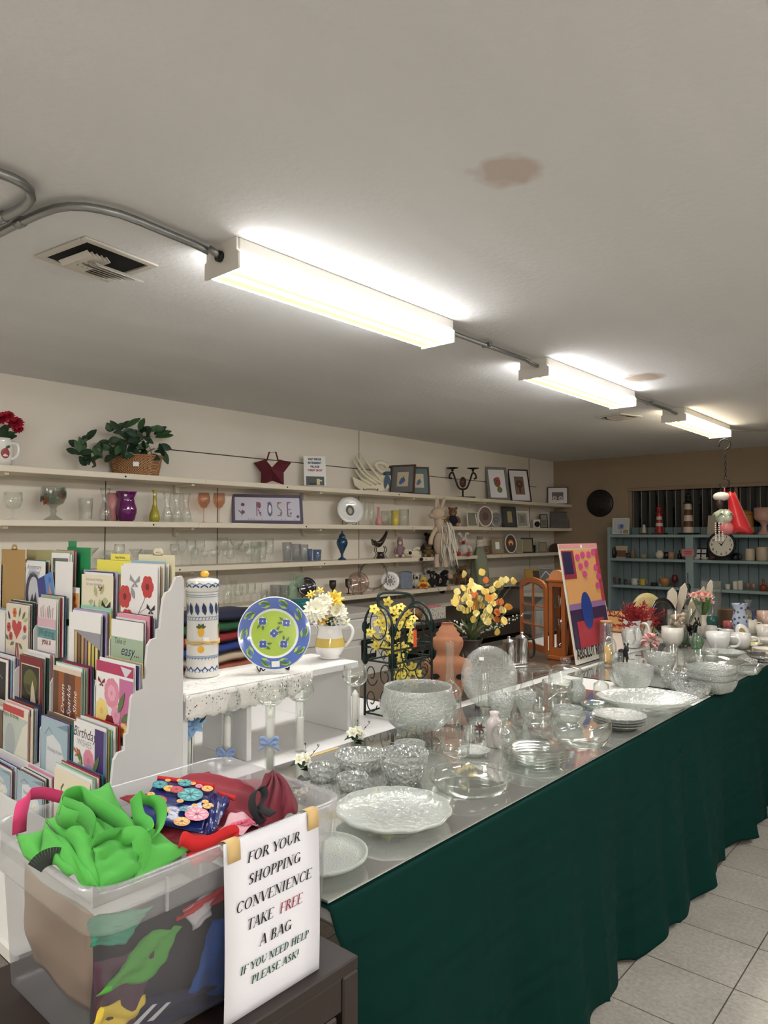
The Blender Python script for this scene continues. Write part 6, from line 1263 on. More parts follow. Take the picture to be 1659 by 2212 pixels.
for n_, lb, cat, kd, x, y, w_, h_, m, fl in TB:
    put(n_, lb, cat, kd, x, y, w_, h_, m=m, flute=fl, seg=(64 if fl and fl[0] > 12 else 40 if w_ > 40 else 24), wall=.004 if w_ > 60 else .0022, sy=1.0, group=None)
for o in COL.objects:
    if o.name.startswith('oval_platter'): o.rotation_euler.z = math.radians(40); o.scale = (1.0, .74, 1)
    if o.name.startswith('boat_dish'): o.rotation_euler.z = math.radians(41); o.scale = (1.0, .6, 1)
p = atz(1036, 1584, MZ); b = MB(); mum(b, (0, 0, .02), (.6, -.6, .5), .022, mat('dark red silk', (92, 20, 34), .7), mat('dark red silk', (92, 20, 34), .7), 7, 2, .8); solo('silk_flower', b, 'dark red silk flower lying in the low glass dish', 'flower', p)
for k in range(4):
    p = atz(1338, 1571, MZ); s = mpp(p)
    solo('fluted_plate', glassware('plate', 114 * s, 13 * s, PRS, .004, 64, (20, .02)), 'fluted glass plate, %s from the top of the stack by the cloth edge' % ('first', 'second', 'third', 'fourth')[3 - k], 'plate', (p.x, p.y, MZ + k * .0095), 6 * k, 'fluted plates stacked near the cloth edge')
for k in range(3):
    p = atz(1538, 1492, MZ); s = mpp(p)
    solo('square_dish', glassware('dish', 98 * s, 26 * s, PRS, .004, 48, (4, .08)), 'pressed glass dish with squared sides, %s of the stack of three' % ('bottom', 'middle', 'top')[k], 'dish', (p.x, p.y, MZ + k * .030), 30 + 3 * k, 'square pressed dishes')
# lidded jar
p = atz(1222, 1502, MZ); s = mpp(p); t = thing('cookie_jar', 'clear glass cookie jar with a round-knobbed glass lid', 'jar', p); glassware('jar', 74 * s, 52 * s, CL, .003, 36).build('jar', t)
MB().at(Tm(0, 0, 53 * s)).lathe([(37 * s, 0), (37 * s, .004), (26 * s, 9 * s), (8 * s, 12 * s), (6 * s, 17 * s), (11 * s, 19 * s), (11 * s, 27 * s), (.0005, 28 * s)], CL, 32).build('lid', t)
# glass dome with gilt candle, corked bottle
p = atz(1313, 1436, BZT + .006); s = mpp(p); t = thing('glass_dome', 'glass cloche over a gilt candle beside the poster', 'cloche', p)
MB().lathe([(20 * s, 0), (20 * s, .004), (18 * s, .006), (18 * s, 44 * s), (13 * s, 56 * s), (5 * s, 61 * s), (.0005, 62 * s)], CL, 28).build('dome', t); MB().lathe([(.0004, .004), (8 * s, .004), (8 * s, 10 * s), (7 * s, 12 * s), (7 * s, 40 * s), (.0005, 42 * s)], mat('gilt wax', (214, 170, 96), .4), 20).build('candle', t)
p = atz(1310, 1423, BZT + .006); s = mpp(p); t = thing('corked_bottle', 'tall straight clear bottle with a cork, just behind the glass cloche', 'bottle', p); glassware('cylinder', 27 * s, 78 * s, CL, .002, 24).build('bottle', t)
MB().lathe([(0, 76 * s), (12 * s, 76 * s), (12.5 * s, 82 * s), (0, 82 * s)], mat('cork', (188, 140, 96), .8), 16).build('cork', t)
p = atz(1346, 1424, BZT + .006); s = mpp(p); b = MB().at(Tm(0, 0, 34 * s) @ Rm(24) @ Rm(80, 'Y')); b.lathe([(.0004, 0), (20 * s, 0), (33 * s, .014), (33 * s, .018), (20 * s, .004), (.0004, .004)], PRS, 48, (12, .05)); solo('scalloped_dish', b, 'scalloped glass dish standing on edge before the terracotta pot', 'dish', p)
# ---------------------------------------------------------------- things on the wall shelves
def sp(x, i, dx=.12): q = atx(x, 1100, XS - dx); return Vector((q.x, q.y, SH[i] + .0005))
def shelf(i, name, label, cat, kind, x, w, h, m=None, dx=.13, group=None, stk=None, handle=None, flute=None, rz=0, wall=.002, sx=1.0):
    p = sp(x, i, dx); s = mpp(p); b = glassware(kind, w * s, h * s, m or CL, wall, 22, flute, sx, handle=handle)
    if stk: sticker(b, w * s / 2 * stk[0], h * s * stk[1], math.degrees(math.atan2(-p.y, -p.x)) - rz + stk[2], s=.013)
    return solo(name, b, label, cat, p, rz, group)
SMK = glass('amber glass', (246, 226, 212), .03, .03); PURP = mat('purple glass', (98, 8, 92), .08, coat=.6); OLV = mat('olive glass', (168, 160, 52), .2, coat=.3); PINKG = mat('pink frosted glass', (216, 150, 150), .3); YELG = mat('yellow ceramic', (214, 196, 84), .25, coat=.4); BLG = glass('blue glass', (196, 212, 234), .04, .04); SMB = glass('smoke glass', (240, 241, 243), .04, .03)
W2 = 'glasses on the second wall shelf'
shelf(1, 'glass_goblet', 'short clear thistle goblet at the left end of the second shelf', 'glass', 'goblet', 28, 38, 60)
o = shelf(1, 'painted_goblet', 'big smoky goblet painted with autumn leaves on the second shelf', 'glass', 'chalice', 115, 52, 72, glass('grey glass', (222, 224, 218), .05, .06))
b = MB(); s = mpp(o.location); R = 26 * s
for k in range(14): wrapd(b, R * .985, k * 26, 72 * s * .72 + .008 * math.sin(k * 2), leafpts(.055, .035, 20 * k), mat('painted leaf %d' % (k % 4), ((120, 66, 30), (60, 84, 60), (150, 110, 40), (84, 60, 44))[k % 4], .5), .001)
c = b.build('painted_band', o)
shelf(1, 'tumbler', 'plain clear tumbler with a price sticker left of the tall bud vase', 'glass', 'tumbler', 185, 31, 50, stk=(.98, .8, 20))
shelf(1, 'bud_vase', 'tall clear glass vase left of the purple vase', 'vase', 'hourglass', 227, 26, 72)
shelf(1, 'candle', 'pink pillar candle behind the tall clear vase', 'candle', 'cylinder', 243, 22, 62, PINKG, dx=.2)
shelf(1, 'vase', 'purple glass vase with a flared rim', 'vase', 'vase', 273, 44, 65, PURP, wall=.003, stk=(.85, .86, -6))
shelf(1, 'bud_vase', 'olive yellow bud vase beside three clear flared vases', 'vase', 'bud', 334, 23, 69, OLV, stk=(.45, .86, 0))
for k, x in enumerate((361, 382, 402)): shelf(1, 'flared_vase', 'clear flared bud vase, %s of the three right of the olive vase' % ('left', 'middle', 'right')[k], 'vase', 'flared', x, 28, 64, dx=.11 + .03 * k, group='three clear flared vases')
for k, x in enumerate((440, 473)): shelf(1, 'wine_glass', 'amber tinted wine glass, %s of the pair beside the framed picture' % ('left', 'right')[k], 'glass', 'wine', x, 27, 65, SMK, group='pair of amber wine glasses')
for k, x in enumerate((792, 803)): shelf(1, 'flute_vase', 'slender clear flute, %s of the pair right of the white plate' % ('left', 'right')[k], 'glass', 'flute', x, 11, 52, group='pair of clear flutes')
shelf(1, 'bud_vase', 'small pink bud vase on the second shelf', 'vase', 'bud', 818, 15, 40, PINKG)
shelf(1, 'glass_bowl', 'clear glass bowl between the pink bud vase and the yellow cup', 'bowl', 'deepbowl', 836, 28, 32)
shelf(1, 'cup', 'yellow ceramic cup on the second shelf', 'cup', 'mug', 853, 17, 33, YELG)
shelf(1, 'square_vase', 'clear square glass vase right of the yellow cup', 'vase', 'cylinder', 872, 24, 36, flute=(4, .06))
# third shelf glasses
G3 = 'clear stemware on the third wall shelf'
L3 = [(8, 'bowl', 42, 18, .1), (50, 'bowl', 44, 20, .16), (100, 'martini', 30, 46, .1), (130, 'bowl', 40, 22, .14), (192, 'martini', 44, 46, .12), (222, 'bowl', 36, 22, .18), (238, 'coupe', 30, 38, .2), (259, 'wine', 24, 52, .1), (294, 'martini', 30, 40, .12), (322, 'tumbler', 34, 36, .2), (345, 'bowl', 50, 20, .1),
      (378, 'wine', 22, 48, .07), (393, 'wine', 25, 56, .18), (414, 'goblet', 20, 56, .07), (421, 'snifter', 20, 38, .15), (433, 'wine', 22, 52, .2), (443, 'coupe', 17, 30, .12), (465, 'coupe', 22, 32, .1), (482, 'wine', 26, 56, .2), (489, 'coupe', 18, 32, .1), (498, 'snifter', 19, 36, .08), (512, 'martini', 34, 52, .14), (526, 'coupe', 24, 42, .2), (540, 'goblet', 24, 38, .07), (553, 'highball', 24, 46, .14), (568, 'pilsner', 22, 44, .2)]
TYP = {'bowl': 'shallow clear glass bowl', 'martini': 'clear martini glass', 'coupe': 'clear coupe glass', 'wine': 'clear wine glass', 'tumbler': 'clear cut tumbler', 'goblet': 'clear footed goblet', 'snifter': 'clear brandy snifter', 'highball': 'clear highball glass', 'pilsner': 'clear pilsner glass'}
nth = {}
for x, kd, w_, h_, dx in L3:
    nth[kd] = nth.get(kd, 0) + 1; tot = sum(1 for r in L3 if r[1] == kd)
    pos_ = ['leftmost', 'second from left', 'third from left', 'fourth from left', 'fifth from left'][nth[kd] - 1] if tot > 1 else 'only one'
    if nth[kd] == tot and tot > 1: pos_ = 'rightmost'
    shelf(2, TYP[kd].replace('clear ', '').replace('shallow ', '').replace(' ', '_'), '%s on the third wall shelf, %s of its kind there' % (TYP[kd], pos_), 'glass' if kd != 'bowl' else 'bowl', kd, x, w_, h_, dx=dx, group=G3)
shelf(2, 'irish_coffee_glass', 'footed clear coffee glass with a slanting handle on the third shelf', 'glass', 'steinfoot', 582, 19, 52, handle=(.42, .86))
for k, (x, h_, m) in enumerate(((620, 42, SMB), (640, 38, SMB), (656, 36, SMB), (669, 26, BLG))): shelf(2, 'smoky_tumbler', ('tall smoky tumbler with a sticker, first of the row of tumblers', 'smoky tumbler, second of the row of tumblers', 'smoky tumbler, third of the row of tumblers', 'narrow bluish tumbler half hidden in the row of tumblers')[k], 'glass', 'highball', x, 21 if k < 3 else 12, h_, m, stk=(.98, .75, 10) if k in (0, 2) else None)
shelf(2, 'blue_tumbler', 'short blue tumbler at the right end of the row of tumblers', 'glass', 'tumbler', 685, 20, 24, BLG, stk=(.98, .7, 10))
# blue lidded urn
p = sp(739, 2, .1); s = mpp(p); t = thing('urn', 'dark blue lidded urn on a slim foot on the third shelf', 'urn', p); M_UR = mat('peacock glaze', (18, 62, 96), .15, coat=.6)
MB().lathe([(0, 0), (10 * s, 0), (9 * s, 2 * s), (3 * s, 6 * s), (2.5 * s, 12 * s), (5 * s, 18 * s), (11.5 * s, 32 * s), (12.5 * s, 38 * s), (10 * s, 45 * s), (7 * s, 48 * s), (0, 48 * s)], M_UR, 26).build('body', t)
MB().lathe([(7.5 * s, 48 * s), (7 * s, 53 * s), (3 * s, 57 * s), (1.5 * s, 59 * s), (2 * s, 62 * s), (0, 63 * s)], M_UR, 20).build('lid', t)
# pewter gravy boat on stand
p = sp(822, 2, .1); s = mpp(p); t = thing('gravy_boat', 'dark pewter sauce boat on a scrolled warming stand', 'sauce boat', p, 62); M_PEW = mat('pewter', (84, 80, 74), .3, .9)
b = MB(); rows = []
for i in range(9):
    u = i / 8; q = -PI * .5 + PI * u; L = 15 * s; r = []
    for k in range(12):
        a = PI + PI * k / 11; wv = (.9 - .75 * abs(u - .45) ** 1.5 * 1.5) * 13 * s; r.append((L * (2 * u - 1) * 1.1, wv * math.cos(a), (36 + 9 * (u - .3) ** 2 * 6) * s + wv * 1.25 * math.sin(a) * .9))
    rows.append(r)
b.sheet(rows, M_PEW, .0015); b.build('bowl', t)
MB().tube(spline([(-14 * s, 0, 36 * s), (-20 * s, 0, 42 * s), (-19 * s, 0, 32 * s), (-13 * s, 0, 28 * s)], 5), 1.2 * s, M_PEW, 7).build('handle', t)
for i in (-1, 1):
    for j in (-1, 1): MB().tube(spline([(i * 9 * s, j * 5 * s, 27 * s), (i * 12 * s, j * 6 * s, 18 * s), (i * 8 * s, j * 5 * s, 9 * s), (i * 13 * s, j * 7 * s, .8 * s)], 5), 1.0 * s, M_PEW, 6).build('leg', t)
MB().lathe([(0, 0), (8 * s, 0), (8 * s, 8 * s), (6 * s, 14 * s), (0, 14 * s)], M_PEW, 16).build('burner', t)
# ---- top shelf
p = sp(-2, 0, .1); s = mpp(p); t = thing('jug', 'white jug with a strawberry print at the left edge of the top shelf', 'jug', p); R = 27 * s
b = MB().lathe([(0, 0), (R * .8, 0), (R, 20 * s), (R * .95, 42 * s), (R * .78, 54 * s), (R * .86, 60 * s), (R * .7, 60 * s), (0, 10 * s)], M_JW, 28)
fa = math.degrees(math.atan2(-p.y, -p.x)) + 22
wrapd(b, R * .99, fa, 26 * s, [(9 * s * math.cos(q), 11 * s * math.sin(q)) for q in [2 * PI * k / 12 for k in range(12)]], mat('strawberry print', (150, 40, 40), .4), .002); wrapd(b, R * .99, fa, 37 * s, leafpts(12 * s, 7 * s, 30), LGR if False else mat('leaf print', (60, 80, 44), .4), .003); b.build('body', t)
MB().tube(spline([Vector((.75, .66, 0)) * R * .8 + Vector((0, 0, 50 * s)), Vector((.75, .66, 0)) * R * 1.4 + Vector((0, 0, 46 * s)), Vector((.75, .66, 0)) * R * 1.4 + Vector((0, 0, 24 * s)), Vector((.75, .66, 0)) * R * .95 + Vector((0, 0, 14 * s))], 6), 3.2 * s, M_JW, 8).build('handle', t)
t = thing('bouquet', 'red silk carnations standing in the strawberry jug', 'flowers', p)
M_CRD = mat('crimson silk', (176, 22, 52), .7)
for x, y, r in ((5, 905, 17), (34, 916, 18), (18, 900, 14), (-16, 912, 18), (40, 928, 12)):
    b = MB(); c = atx(x, y, p.x) - p; mum(b, c, (.5, -.4, .5), r * s, M_CRD, M_CRD, 12, 4, .8, .6); b.build('flower', t)
b = MB(); 
for k, (dx, dz) in enumerate(((.9, .5), (.5, 1), (-.4, .6), (.7, .2), (.2, .8))): b.leaf((0, 0, 58 * s), (dx * .7, dx * .6, dz), (.6, -.6, .3), 34 * s, 18 * s, MLF, .2)
b.build('leaves', t)
p = sp(293, 0, .13); s = mpp(p); t = thing('basket', 'woven wicker basket of trailing green silk leaves on the top shelf', 'basket', p, 48)
def wicker():
    m = mat('wicker', (176, 128, 84), .7); nt = m.node_tree; N = nt.nodes; L = nt.links; b = N['Principled BSDF']; tc = N.new('ShaderNodeTexCoord'); ck = N.new('ShaderNodeTexChecker'); ck.inputs['Scale'].default_value = 130
    ck.inputs['Color1'].default_value = lin((196, 148, 100)); ck.inputs['Color2'].default_value = lin((104, 66, 38)); L.new(tc.outputs['Object'], ck.inputs['Vector']); L.new(ck.outputs['Color'], b.inputs['Base Color'])
    bn = N.new('ShaderNodeBump'); bn.inputs['Distance'].default_value = .004; L.new(ck.outputs['Fac'], bn.inputs['Height']); L.new(bn.outputs['Normal'], b.inputs['Normal']); return m
M_WK = wicker(); M_WR = mat('cane', (170, 112, 72), .6)
b = MB().lathe([(0, 0), (46 * s, 0)] + [((46.5 + k * .4 + (k % 2) * 1.6) * s, (1 + k * 2.15) * s) for k in range(19)] + [(54 * s, 42 * s), (51 * s, 42 * s), (44 * s, 6 * s), (0, 6 * s)], M_WK, 36, None, True, 1, .62); b.build('body', t)
b = MB().tube([(54 * s * math.cos(q), 54 * s * .62 * math.sin(q), 42 * s) for q in [2 * PI * k / 28 for k in range(28)]], 2.2 * s, M_WR, 6, True); b.build('rim', t)
b = MB().sheet([[(x - .0 + 0 * q, -q * 5 * s + 0, z) for q in (-1, 1)] for x, z in [(26 * s * math.cos(a) + 6 * s, 42 * s + 34 * s * math.sin(a)) for a in [PI * k / 12 for k in range(13)]]], M_WR, .003); b.build('handle', t)
b = MB(); sticker(b, 40 * s, 22 * s, -78, s=.03); b.build('price_tag', t)
t2 = thing('silk_plant', 'trailing dark green silk plant growing out of the wicker basket', 'plant', p, 48); rnd = random.Random(3); b = MB(); st = MB(); MV = mat('variegated leaf', (58, 92, 56), .45, var=.3); MV2 = mat('dark silk leaf', (26, 56, 34), .45)
Mi = Matrix.Rotation(math.radians(-48), 4, 'Z')
for i in range(86):
    x = rnd.choice([rnd.gauss(258, 30), rnd.gauss(205, 22), rnd.gauss(318, 22), rnd.uniform(230, 330)]); y = {0: 0}.get(1, rnd.uniform(925, 985) if 225 < x < 335 else rnd.uniform(950, 1012))
    if x < 225 and y < 950: y += 25
    x = max(172, min(360, x)); c = Mi @ (atx(x, y, p.x + rnd.uniform(-.03, .10)) - p); d = Vector((rnd.uniform(-1, 1), rnd.uniform(-1, .4), rnd.uniform(-.5, .8)))
    if c.z < 14 * s: c.z = 14 * s
    b.leaf(c, d, (rnd.uniform(-.4, .4), -1, rnd.uniform(-.2, .6)), rnd.uniform(20, 32) * s, rnd.uniform(12, 17) * s, MV if i % 4 == 0 else MV2, .2)
for x0, y0, x1, y1 in ((335, 945, 372, 938), (335, 940, 368, 930), (240, 930, 232, 915), (270, 925, 300, 903), (300, 930, 310, 905), (180, 985, 164, 955), (185, 990, 172, 948), (350, 970, 362, 1000)):
    a = Mi @ (atx(x0, y0, p.x + .02) - p); c = Mi @ (atx(x1, y1, p.x + .03) - p); st.tube([a, (a + c) / 2 + Vector((0, 0, .01)), c], .0015, MST, 4); b.leaf(a, c - a, (0, -1, .4), (c - a).length * 1.1, 15 * s, MV, .1)
for k in range(9): st.tube([(0, 0, 30 * s), (20 * s * math.cos(k), 12 * s * math.sin(k), 50 * s), (40 * s * math.cos(k), 20 * s * math.sin(k), 60 * s)], .0018, MST, 4)
b.build('leaves', t2); st.build('stems', t2)
# maroon star
p = sp(588, 0, .12); s = mpp(p); yaw = 40; t = thing('star_lantern', 'dark red star-shaped lantern with a fabric texture on the top shelf', 'star', p, yaw)
M_STR = mat('dark red fabric paper', (92, 22, 36), .8, bump=(200, .4, .001)); R = 43 * s
pts = [(R * (1.0 if k % 2 == 0 else .50) * math.sin(PI * k / 5 + PI), -R * (1.0 if k % 2 == 0 else .50) * math.cos(PI * k / 5 + PI)) for k in range(10)]
pts = [(R * (1 if k % 2 == 0 else .6) * math.sin(PI * k / 5), R * (1 if k % 2 == 0 else .6) * math.cos(PI * k / 5)) for k in range(10)]
zc = R * .81; b = MB(); dpt = .055
front = [(0, -dpt, zc)]; vs = [(x, 0, zc + y) for x, y in pts] + [(0, -dpt, zc), (0, dpt, zc)]
b.add(vs, [(10, (k + 1) % 10, k) for k in range(10) if k not in (0, 9)] + [(11, k, (k + 1) % 10) for k in range(10) if k not in (0, 9)], M_STR)
for sx_ in (-1, 1): b.tube([(sx_ * R * .29, 0, zc + R * .41), (sx_ * R * .16, 0, zc + R * .86)], .006, M_STR, 6)
b.tube([(-R * .16, 0, zc + R * .86), (0, 0, zc + R * .80), (R * .16, 0, zc + R * .86)], .002, M_DARK, 5); b.build('body', t)
# East Ridge sign
p = sp(681, 0, .12); s = mpp(p); yaw = 58; t = thing('shop_sign', 'small upright sign reading East Ridge Retirement Village Thrift Shop', 'sign', p, yaw)
W = 44 * s * 1.1; H = 66 * s; tl = Rm(-9, 'X'); T0 = Tm(0, 0, .004) @ tl
b = MB().at(T0); b.box((0, 0, H / 2 + 4 * s), (W, .003, H), mat('white card', (240, 240, 238), .5)); b.build('card', t)
b = MB().at(T0 @ Matrix(((1, 0, 0, 0), (0, 0, -1, -.0022), (0, 1, 0, 4 * s), (0, 0, 0, 1))))
for k, (tx, c) in enumerate((('EAST RIDGE', (30, 50, 80)), ('RETIREMENT', (40, 66, 90)), ('VILLAGE', (40, 66, 96)), ('THRIFT SHOP', (176, 50, 56)))): b.text(tx, .0235, mat('sign ink %d' % k, c, .5), Tm(0, H * (.86 - .125 * k), 0), bold=.0012, sx=.86)
b.build('lettering', t)
b = MB().at(T0); b.box((0, -.0022, H * .22), (W * .82, .001, H * .30), mat('photo grey', (84, 90, 88), .4)); b.box((W * .14, -.003, H * .19), (W * .14, .001, H * .2), mat('photo cream', (220, 216, 170), .4)); b.box((W * .26, -.003, H * .23), (W * .1, .001, H * .05), mat('photo cream', (220, 216, 170), .4)); b.box((-W * .12, -.003, H * .12), (W * .3, .001, H * .06), mat('photo dark', (40, 46, 48), .4)); b.build('photo_print', t)
b = MB()
for x in (-W * .35, W * .4): b.tube([(x, -.004, 5 * s), (x, .03, .001), (x, .05, .001)], .0015, CL, 5)
b.build('clear_stand', t)
# swan
p = sp(800, 0, .12); s = mpp(p); yaw = 48; t = thing('swan_plaque', 'cream ceramic swan with feathered wings and a blue bow on the top shelf', 'ornament', p, yaw)
M_SW = mat('cream swan glaze', (222, 214, 188), .4, var=.05); T1 = Tm(0, 0, .006); f = 1.15 * s
b = MB().at(T1 @ Rm(90, 'X')); body = [(-34, 26), (-30, 10), (-18, 1), (0, -1), (22, 0), (34, 6), (37, 16), (33, 28), (20, 30), (0, 24), (-16, 18)]
b.prism([(x * f, y * f) for x, y in body], -7 * s, 7 * s, M_SW); b.build('body', t)
for k, (x0, y0, x1, y1, x2, y2) in enumerate(((20, 14, -8, 34, -28, 66), (12, 13, -12, 30, -34, 58), (22, 18, 0, 44, -22, 74), (2, 12, -16, 22, -30, 40))):
    q = spline([(x0 * f, -7 * s + .002 * k, y0 * f), (x1 * f, -8 * s + .002 * k, y1 * f), (x2 * f, -7 * s + .002 * k, y2 * f)], 6); MB().at(T1).tube(q, [4.6 * s * (1 - .65 * i / (len(q) - 1)) for i in range(len(q))], M_SW, 8).build('feather', t)
n_ = spline([(30 * f, 0, 14 * f), (33 * f, 0, 28 * f), (16 * f, 0, 40 * f), (10 * f, 0, 50 * f), (20 * f, 0, 54 * f), (32 * f, 0, 48 * f)], 6); nk = MB().at(T1).tube(n_, [6.5 * s] * 8 + [5 * s] * (len(n_) - 8), M_SW, 10).build('neck', t)
b = MB().at(T1); b.ell((31 * f, 0, 48 * f), (7 * s, 5.5 * s, 6 * s), M_SW, 12, 8); b.build('head', t)
b = MB().at(T1); b.tube([(35 * f, 0, 47 * f), (41 * f, 0, 43 * f)], [3.5 * s, .8 * s], M_DARK, 8); b.build('beak', t)
b = MB().at(T1); MBB = mat('slate blue ribbon', (64, 92, 116), .6); b.tube([(24 * f, -6 * s, 32 * f), (30 * f, -7 * s, 34 * f), (37 * f, -4 * s, 32 * f)], 3 * s, MBB, 6); b.leaf((30 * f, -8 * s, 33 * f), (-.1, 0, -1), (0, -1, 0), 34 * s, 9 * s, MBB, 0); b.leaf((31 * f, -8 * s, 33 * f), (.2, 0, -1), (0, -1, 0), 28 * s, 8 * s, MBB, 0); b.build('bow', t)
easel(p + Vector((0, 0, .0005)), yaw - 90, .13, .09, 'black wire stand under the cream swan')
# frames --------------------------------------------------
def frame(p, W, H, yaw, lean, name, label, fm, mt=None, pic=(), fw=.016, cat='picture frame', oval=False, shelf_stand=True):
    t = thing(name, label, cat, p, yaw); T0 = Tm(0, 0, .002) @ Rm(-lean, 'X'); b = MB().at(T0)
    if oval:
        o = circ(W / 2, 28, H / 2); i = circ(W / 2 - fw, 28, H / 2 - fw)
        for k in range(28): k2 = (k + 1) % 28; b.add([(o[k][0], -.006, o[k][1] + H / 2), (o[k2][0], -.006, o[k2][1] + H / 2), (i[k2][0], -.008, i[k2][1] + H / 2), (i[k][0], -.008, i[k][1] + H / 2), (o[k][0], .006, o[k][1] + H / 2), (o[k2][0], .006, o[k2][1] + H / 2)], [(0, 1, 2, 3), (1, 0, 4, 5)], fm)
        b.build('frame', t); b = MB().at(T0); b.add([(x, -.004, z + H / 2) for x, z in i], [tuple(range(28))], mt or M_PAPER)
        b.add([(x, .006, z + H / 2) for x, z in o], [tuple(range(28))[::-1]], fm)
    else:
        for x in (-1, 1): b.box((x * (W - fw) / 2, 0, H / 2), (fw, .016, H), fm, .002)
        for z in (fw / 2, H - fw / 2): b.box((0, 0, z), (W - 2 * fw, .016, fw), fm, .002)
        b.build('frame', t); b = MB().at(T0); b.box((0, .002, H / 2), (W - 2 * fw, .004, H - 2 * fw), mt or M_PAPER)
    w2, h2 = W - 2 * fw, H - 2 * fw; b.at(T0 @ Tm(0, 0, fw)); art(b, w2, h2, pic, -.005 if oval else -.0008); b.build('picture', t)
    b = MB().at(T0); b.box((0, .010, H * .34), (W * .3, .003, H * .62), M_DARK); b.at(Matrix.Identity(4)); b.box((0, .02 + H * .17, .0025), (W * .2, H * .2, .002), M_DARK); b.build('back_stand', t)
    return t
FR_BR = mat('brown wood frame', (88, 62, 42), .4); FR_SL = mat('slate mat board', (104, 128, 132), .7); FR_GY = mat('grey wood frame', (128, 126, 120), .6); FR_DK = mat('dark wood frame', (44, 30, 24), .4); FR_WH = mat('white wood frame', (228, 224, 214), .5); FR_CH = mat('charcoal frame', (58, 62, 62), .6)
FLW = [('r', .24, .22, .52, .56, cc(214, 200, 170)), ('f', .5, .46, .12, cc(96, 116, 176), BLU), ('f', .42, .38, .09, cc(96, 116, 176), BLU), ('l', .5, .4, 80, .3, .08, GRN)]
def fsize(x, wpx, hpx, i, dx): p = sp(x, i, dx); s = mpp(p); return p, wpx * s, hpx * s
p, W, H = fsize(868, 24, 64, 0, .12); frame(p, W * 2.4, H, 18, 10, 'framed_photo', 'brown frame of blue flowers turned away, left of its twin', FR_BR, mat('grey mat board', (120, 122, 126), .7), FLW)
p, W, H = fsize(907, 46, 62, 0, .10); frame(p, W * 1.02, H, 55, 10, 'framed_photo', 'brown frame of blue flowers on a slate mat, on a black easel', FR_BR, FR_SL, FLW)
p, W, H = fsize(1079, 46, 76, 0, .11); frame(p, W * 1.1, H, 58, 15, 'framed_photo', 'tall grey frame with a red and green flower print, leaning on the top shelf', FR_GY, M_PAPER, [('e', .5, .55, .2, .3, cc(150, 84, 66)), ('f', .4, .62, .12, cc(140, 62, 50), ORG), ('f', .56, .68, .1, cc(170, 100, 80), ORG), ('e', .6, .28, .16, .18, cc(110, 140, 70)), ('l', .4, .4, 100, .4, .1, GRN)], .03)
p, W, H = fsize(1127, 44, 74, 0, .11); frame(p, W * 1.1, H, 58, 15, 'framed_photo', 'tall dark frame with a brown print, right of the grey frame', FR_DK, M_PAPER, [('r', .24, .2, .52, .6, cc(134, 112, 98)), ('f', .5, .55, .2, cc(100, 74, 60), cc(160, 130, 110), 9), ('l', .5, .2, 90, .6, .1, cc(90, 60, 50))], .014)
p, W, H = fsize(1205, 47, 38, 0, .12); frame(p, W * .92, H, 30, 8, 'framed_photo', 'small brown frame with a mirrored grey print in the shelf corner', FR_BR, M_PAPER, [('r', .2, .22, .6, .5, cc(110, 96, 92)), ('f', .34, .34, .12, cc(206, 200, 196), BLK), ('f', .66, .34, .12, cc(206, 200, 196), BLK)], .010)
# candelabra
p = sp(1000, 0, .12); s = mpp(p); t = thing('candelabra', 'black iron two-armed candelabra with a brown spiral disc', 'candle holder', p, 52)
MB().box((0, 0, 1.5 * s), (52 * s, 14 * s, 3 * s), M_DARK, .001).build('base', t); MB().tube([(0, 0, 2 * s), (0, 0, 20 * s)], 2 * s, M_DARK, 8).build('stem', t)
for i in (-1, 1):
    q = spline([(0, 0, 19 * s), (i * 9 * s, 0, 22 * s), (i * 16 * s, 0, 38 * s), (i * 22 * s, 0, 54 * s), (i * 28 * s, 0, 52 * s), (i * 30 * s, 0, 44 * s), (i * 25 * s, 0, 42 * s)], 6); MB().tube(q, 2 * s, M_DARK, 8).build('arm', t)
    MB().at(Tm(i * 23 * s, 0, 56 * s)).lathe([(0, 0), (3 * s, 3 * s), (2 * s, 6 * s), (13 * s, 8 * s), (13 * s, 9.5 * s), (0, 9 * s)], M_DARK, 20).build('drip_pan', t)
b = MB().at(Tm(0, 0, 34 * s) @ Rm(90, 'X')); b.lathe([(0, -2 * s), (9 * s, -2 * s), (9 * s, 2 * s), (0, 2.4 * s)], mat('brown disc', (96, 62, 48), .4), 24, None, True, .8, 1.3); b.tube([(6.5 * s * (k / 30) * math.cos(k * .5), 10 * s * (k / 30) * math.sin(k * .5), 2.6 * s) for k in range(30)], .5 * s, M_DARK, 5); b.build('spiral_disc', t)
# rose picture in plastic
p = sp(580, 1, .10); s = mpp(p); PURF = mat('plum mat board', (78, 66, 90), .6); W = 168 * s * .92; H = 64 * s
def letterbits(ch, u, m):
    o = {'R': [('s', [(u - .03, .2), (u - .03, .8)], .014, m), ('e', u + .005, .66, .03, .05, m), ('s', [(u - .01, .5), (u + .035, .2)], .014, m)], 'O': [('e', u, .5, .038, .115, m), ('e', u, .5, .022, .068, WHT)], 'S': [('s', [(u + .03, .78), (u - .02, .78), (u - .03, .6), (u + .03, .42), (u + .02, .22), (u - .035, .22)], .014, m)], 'E': [('s', [(u - .025, .2), (u - .025, .8)], .014, m)] + [('s', [(u - .025, y), (u + .03, y)], .012, m) for y in (.2, .5, .8)]}
    return o[ch]
PC = [('l', .1, .2, 80, .1, .03, GRN), ('f', .12, .68, .028, cc(110, 44, 90), DRED), ('f', .12, .36, .028, cc(120, 44, 100), DRED), ('l', .1, .3, 130, .08, .02, GRN)]
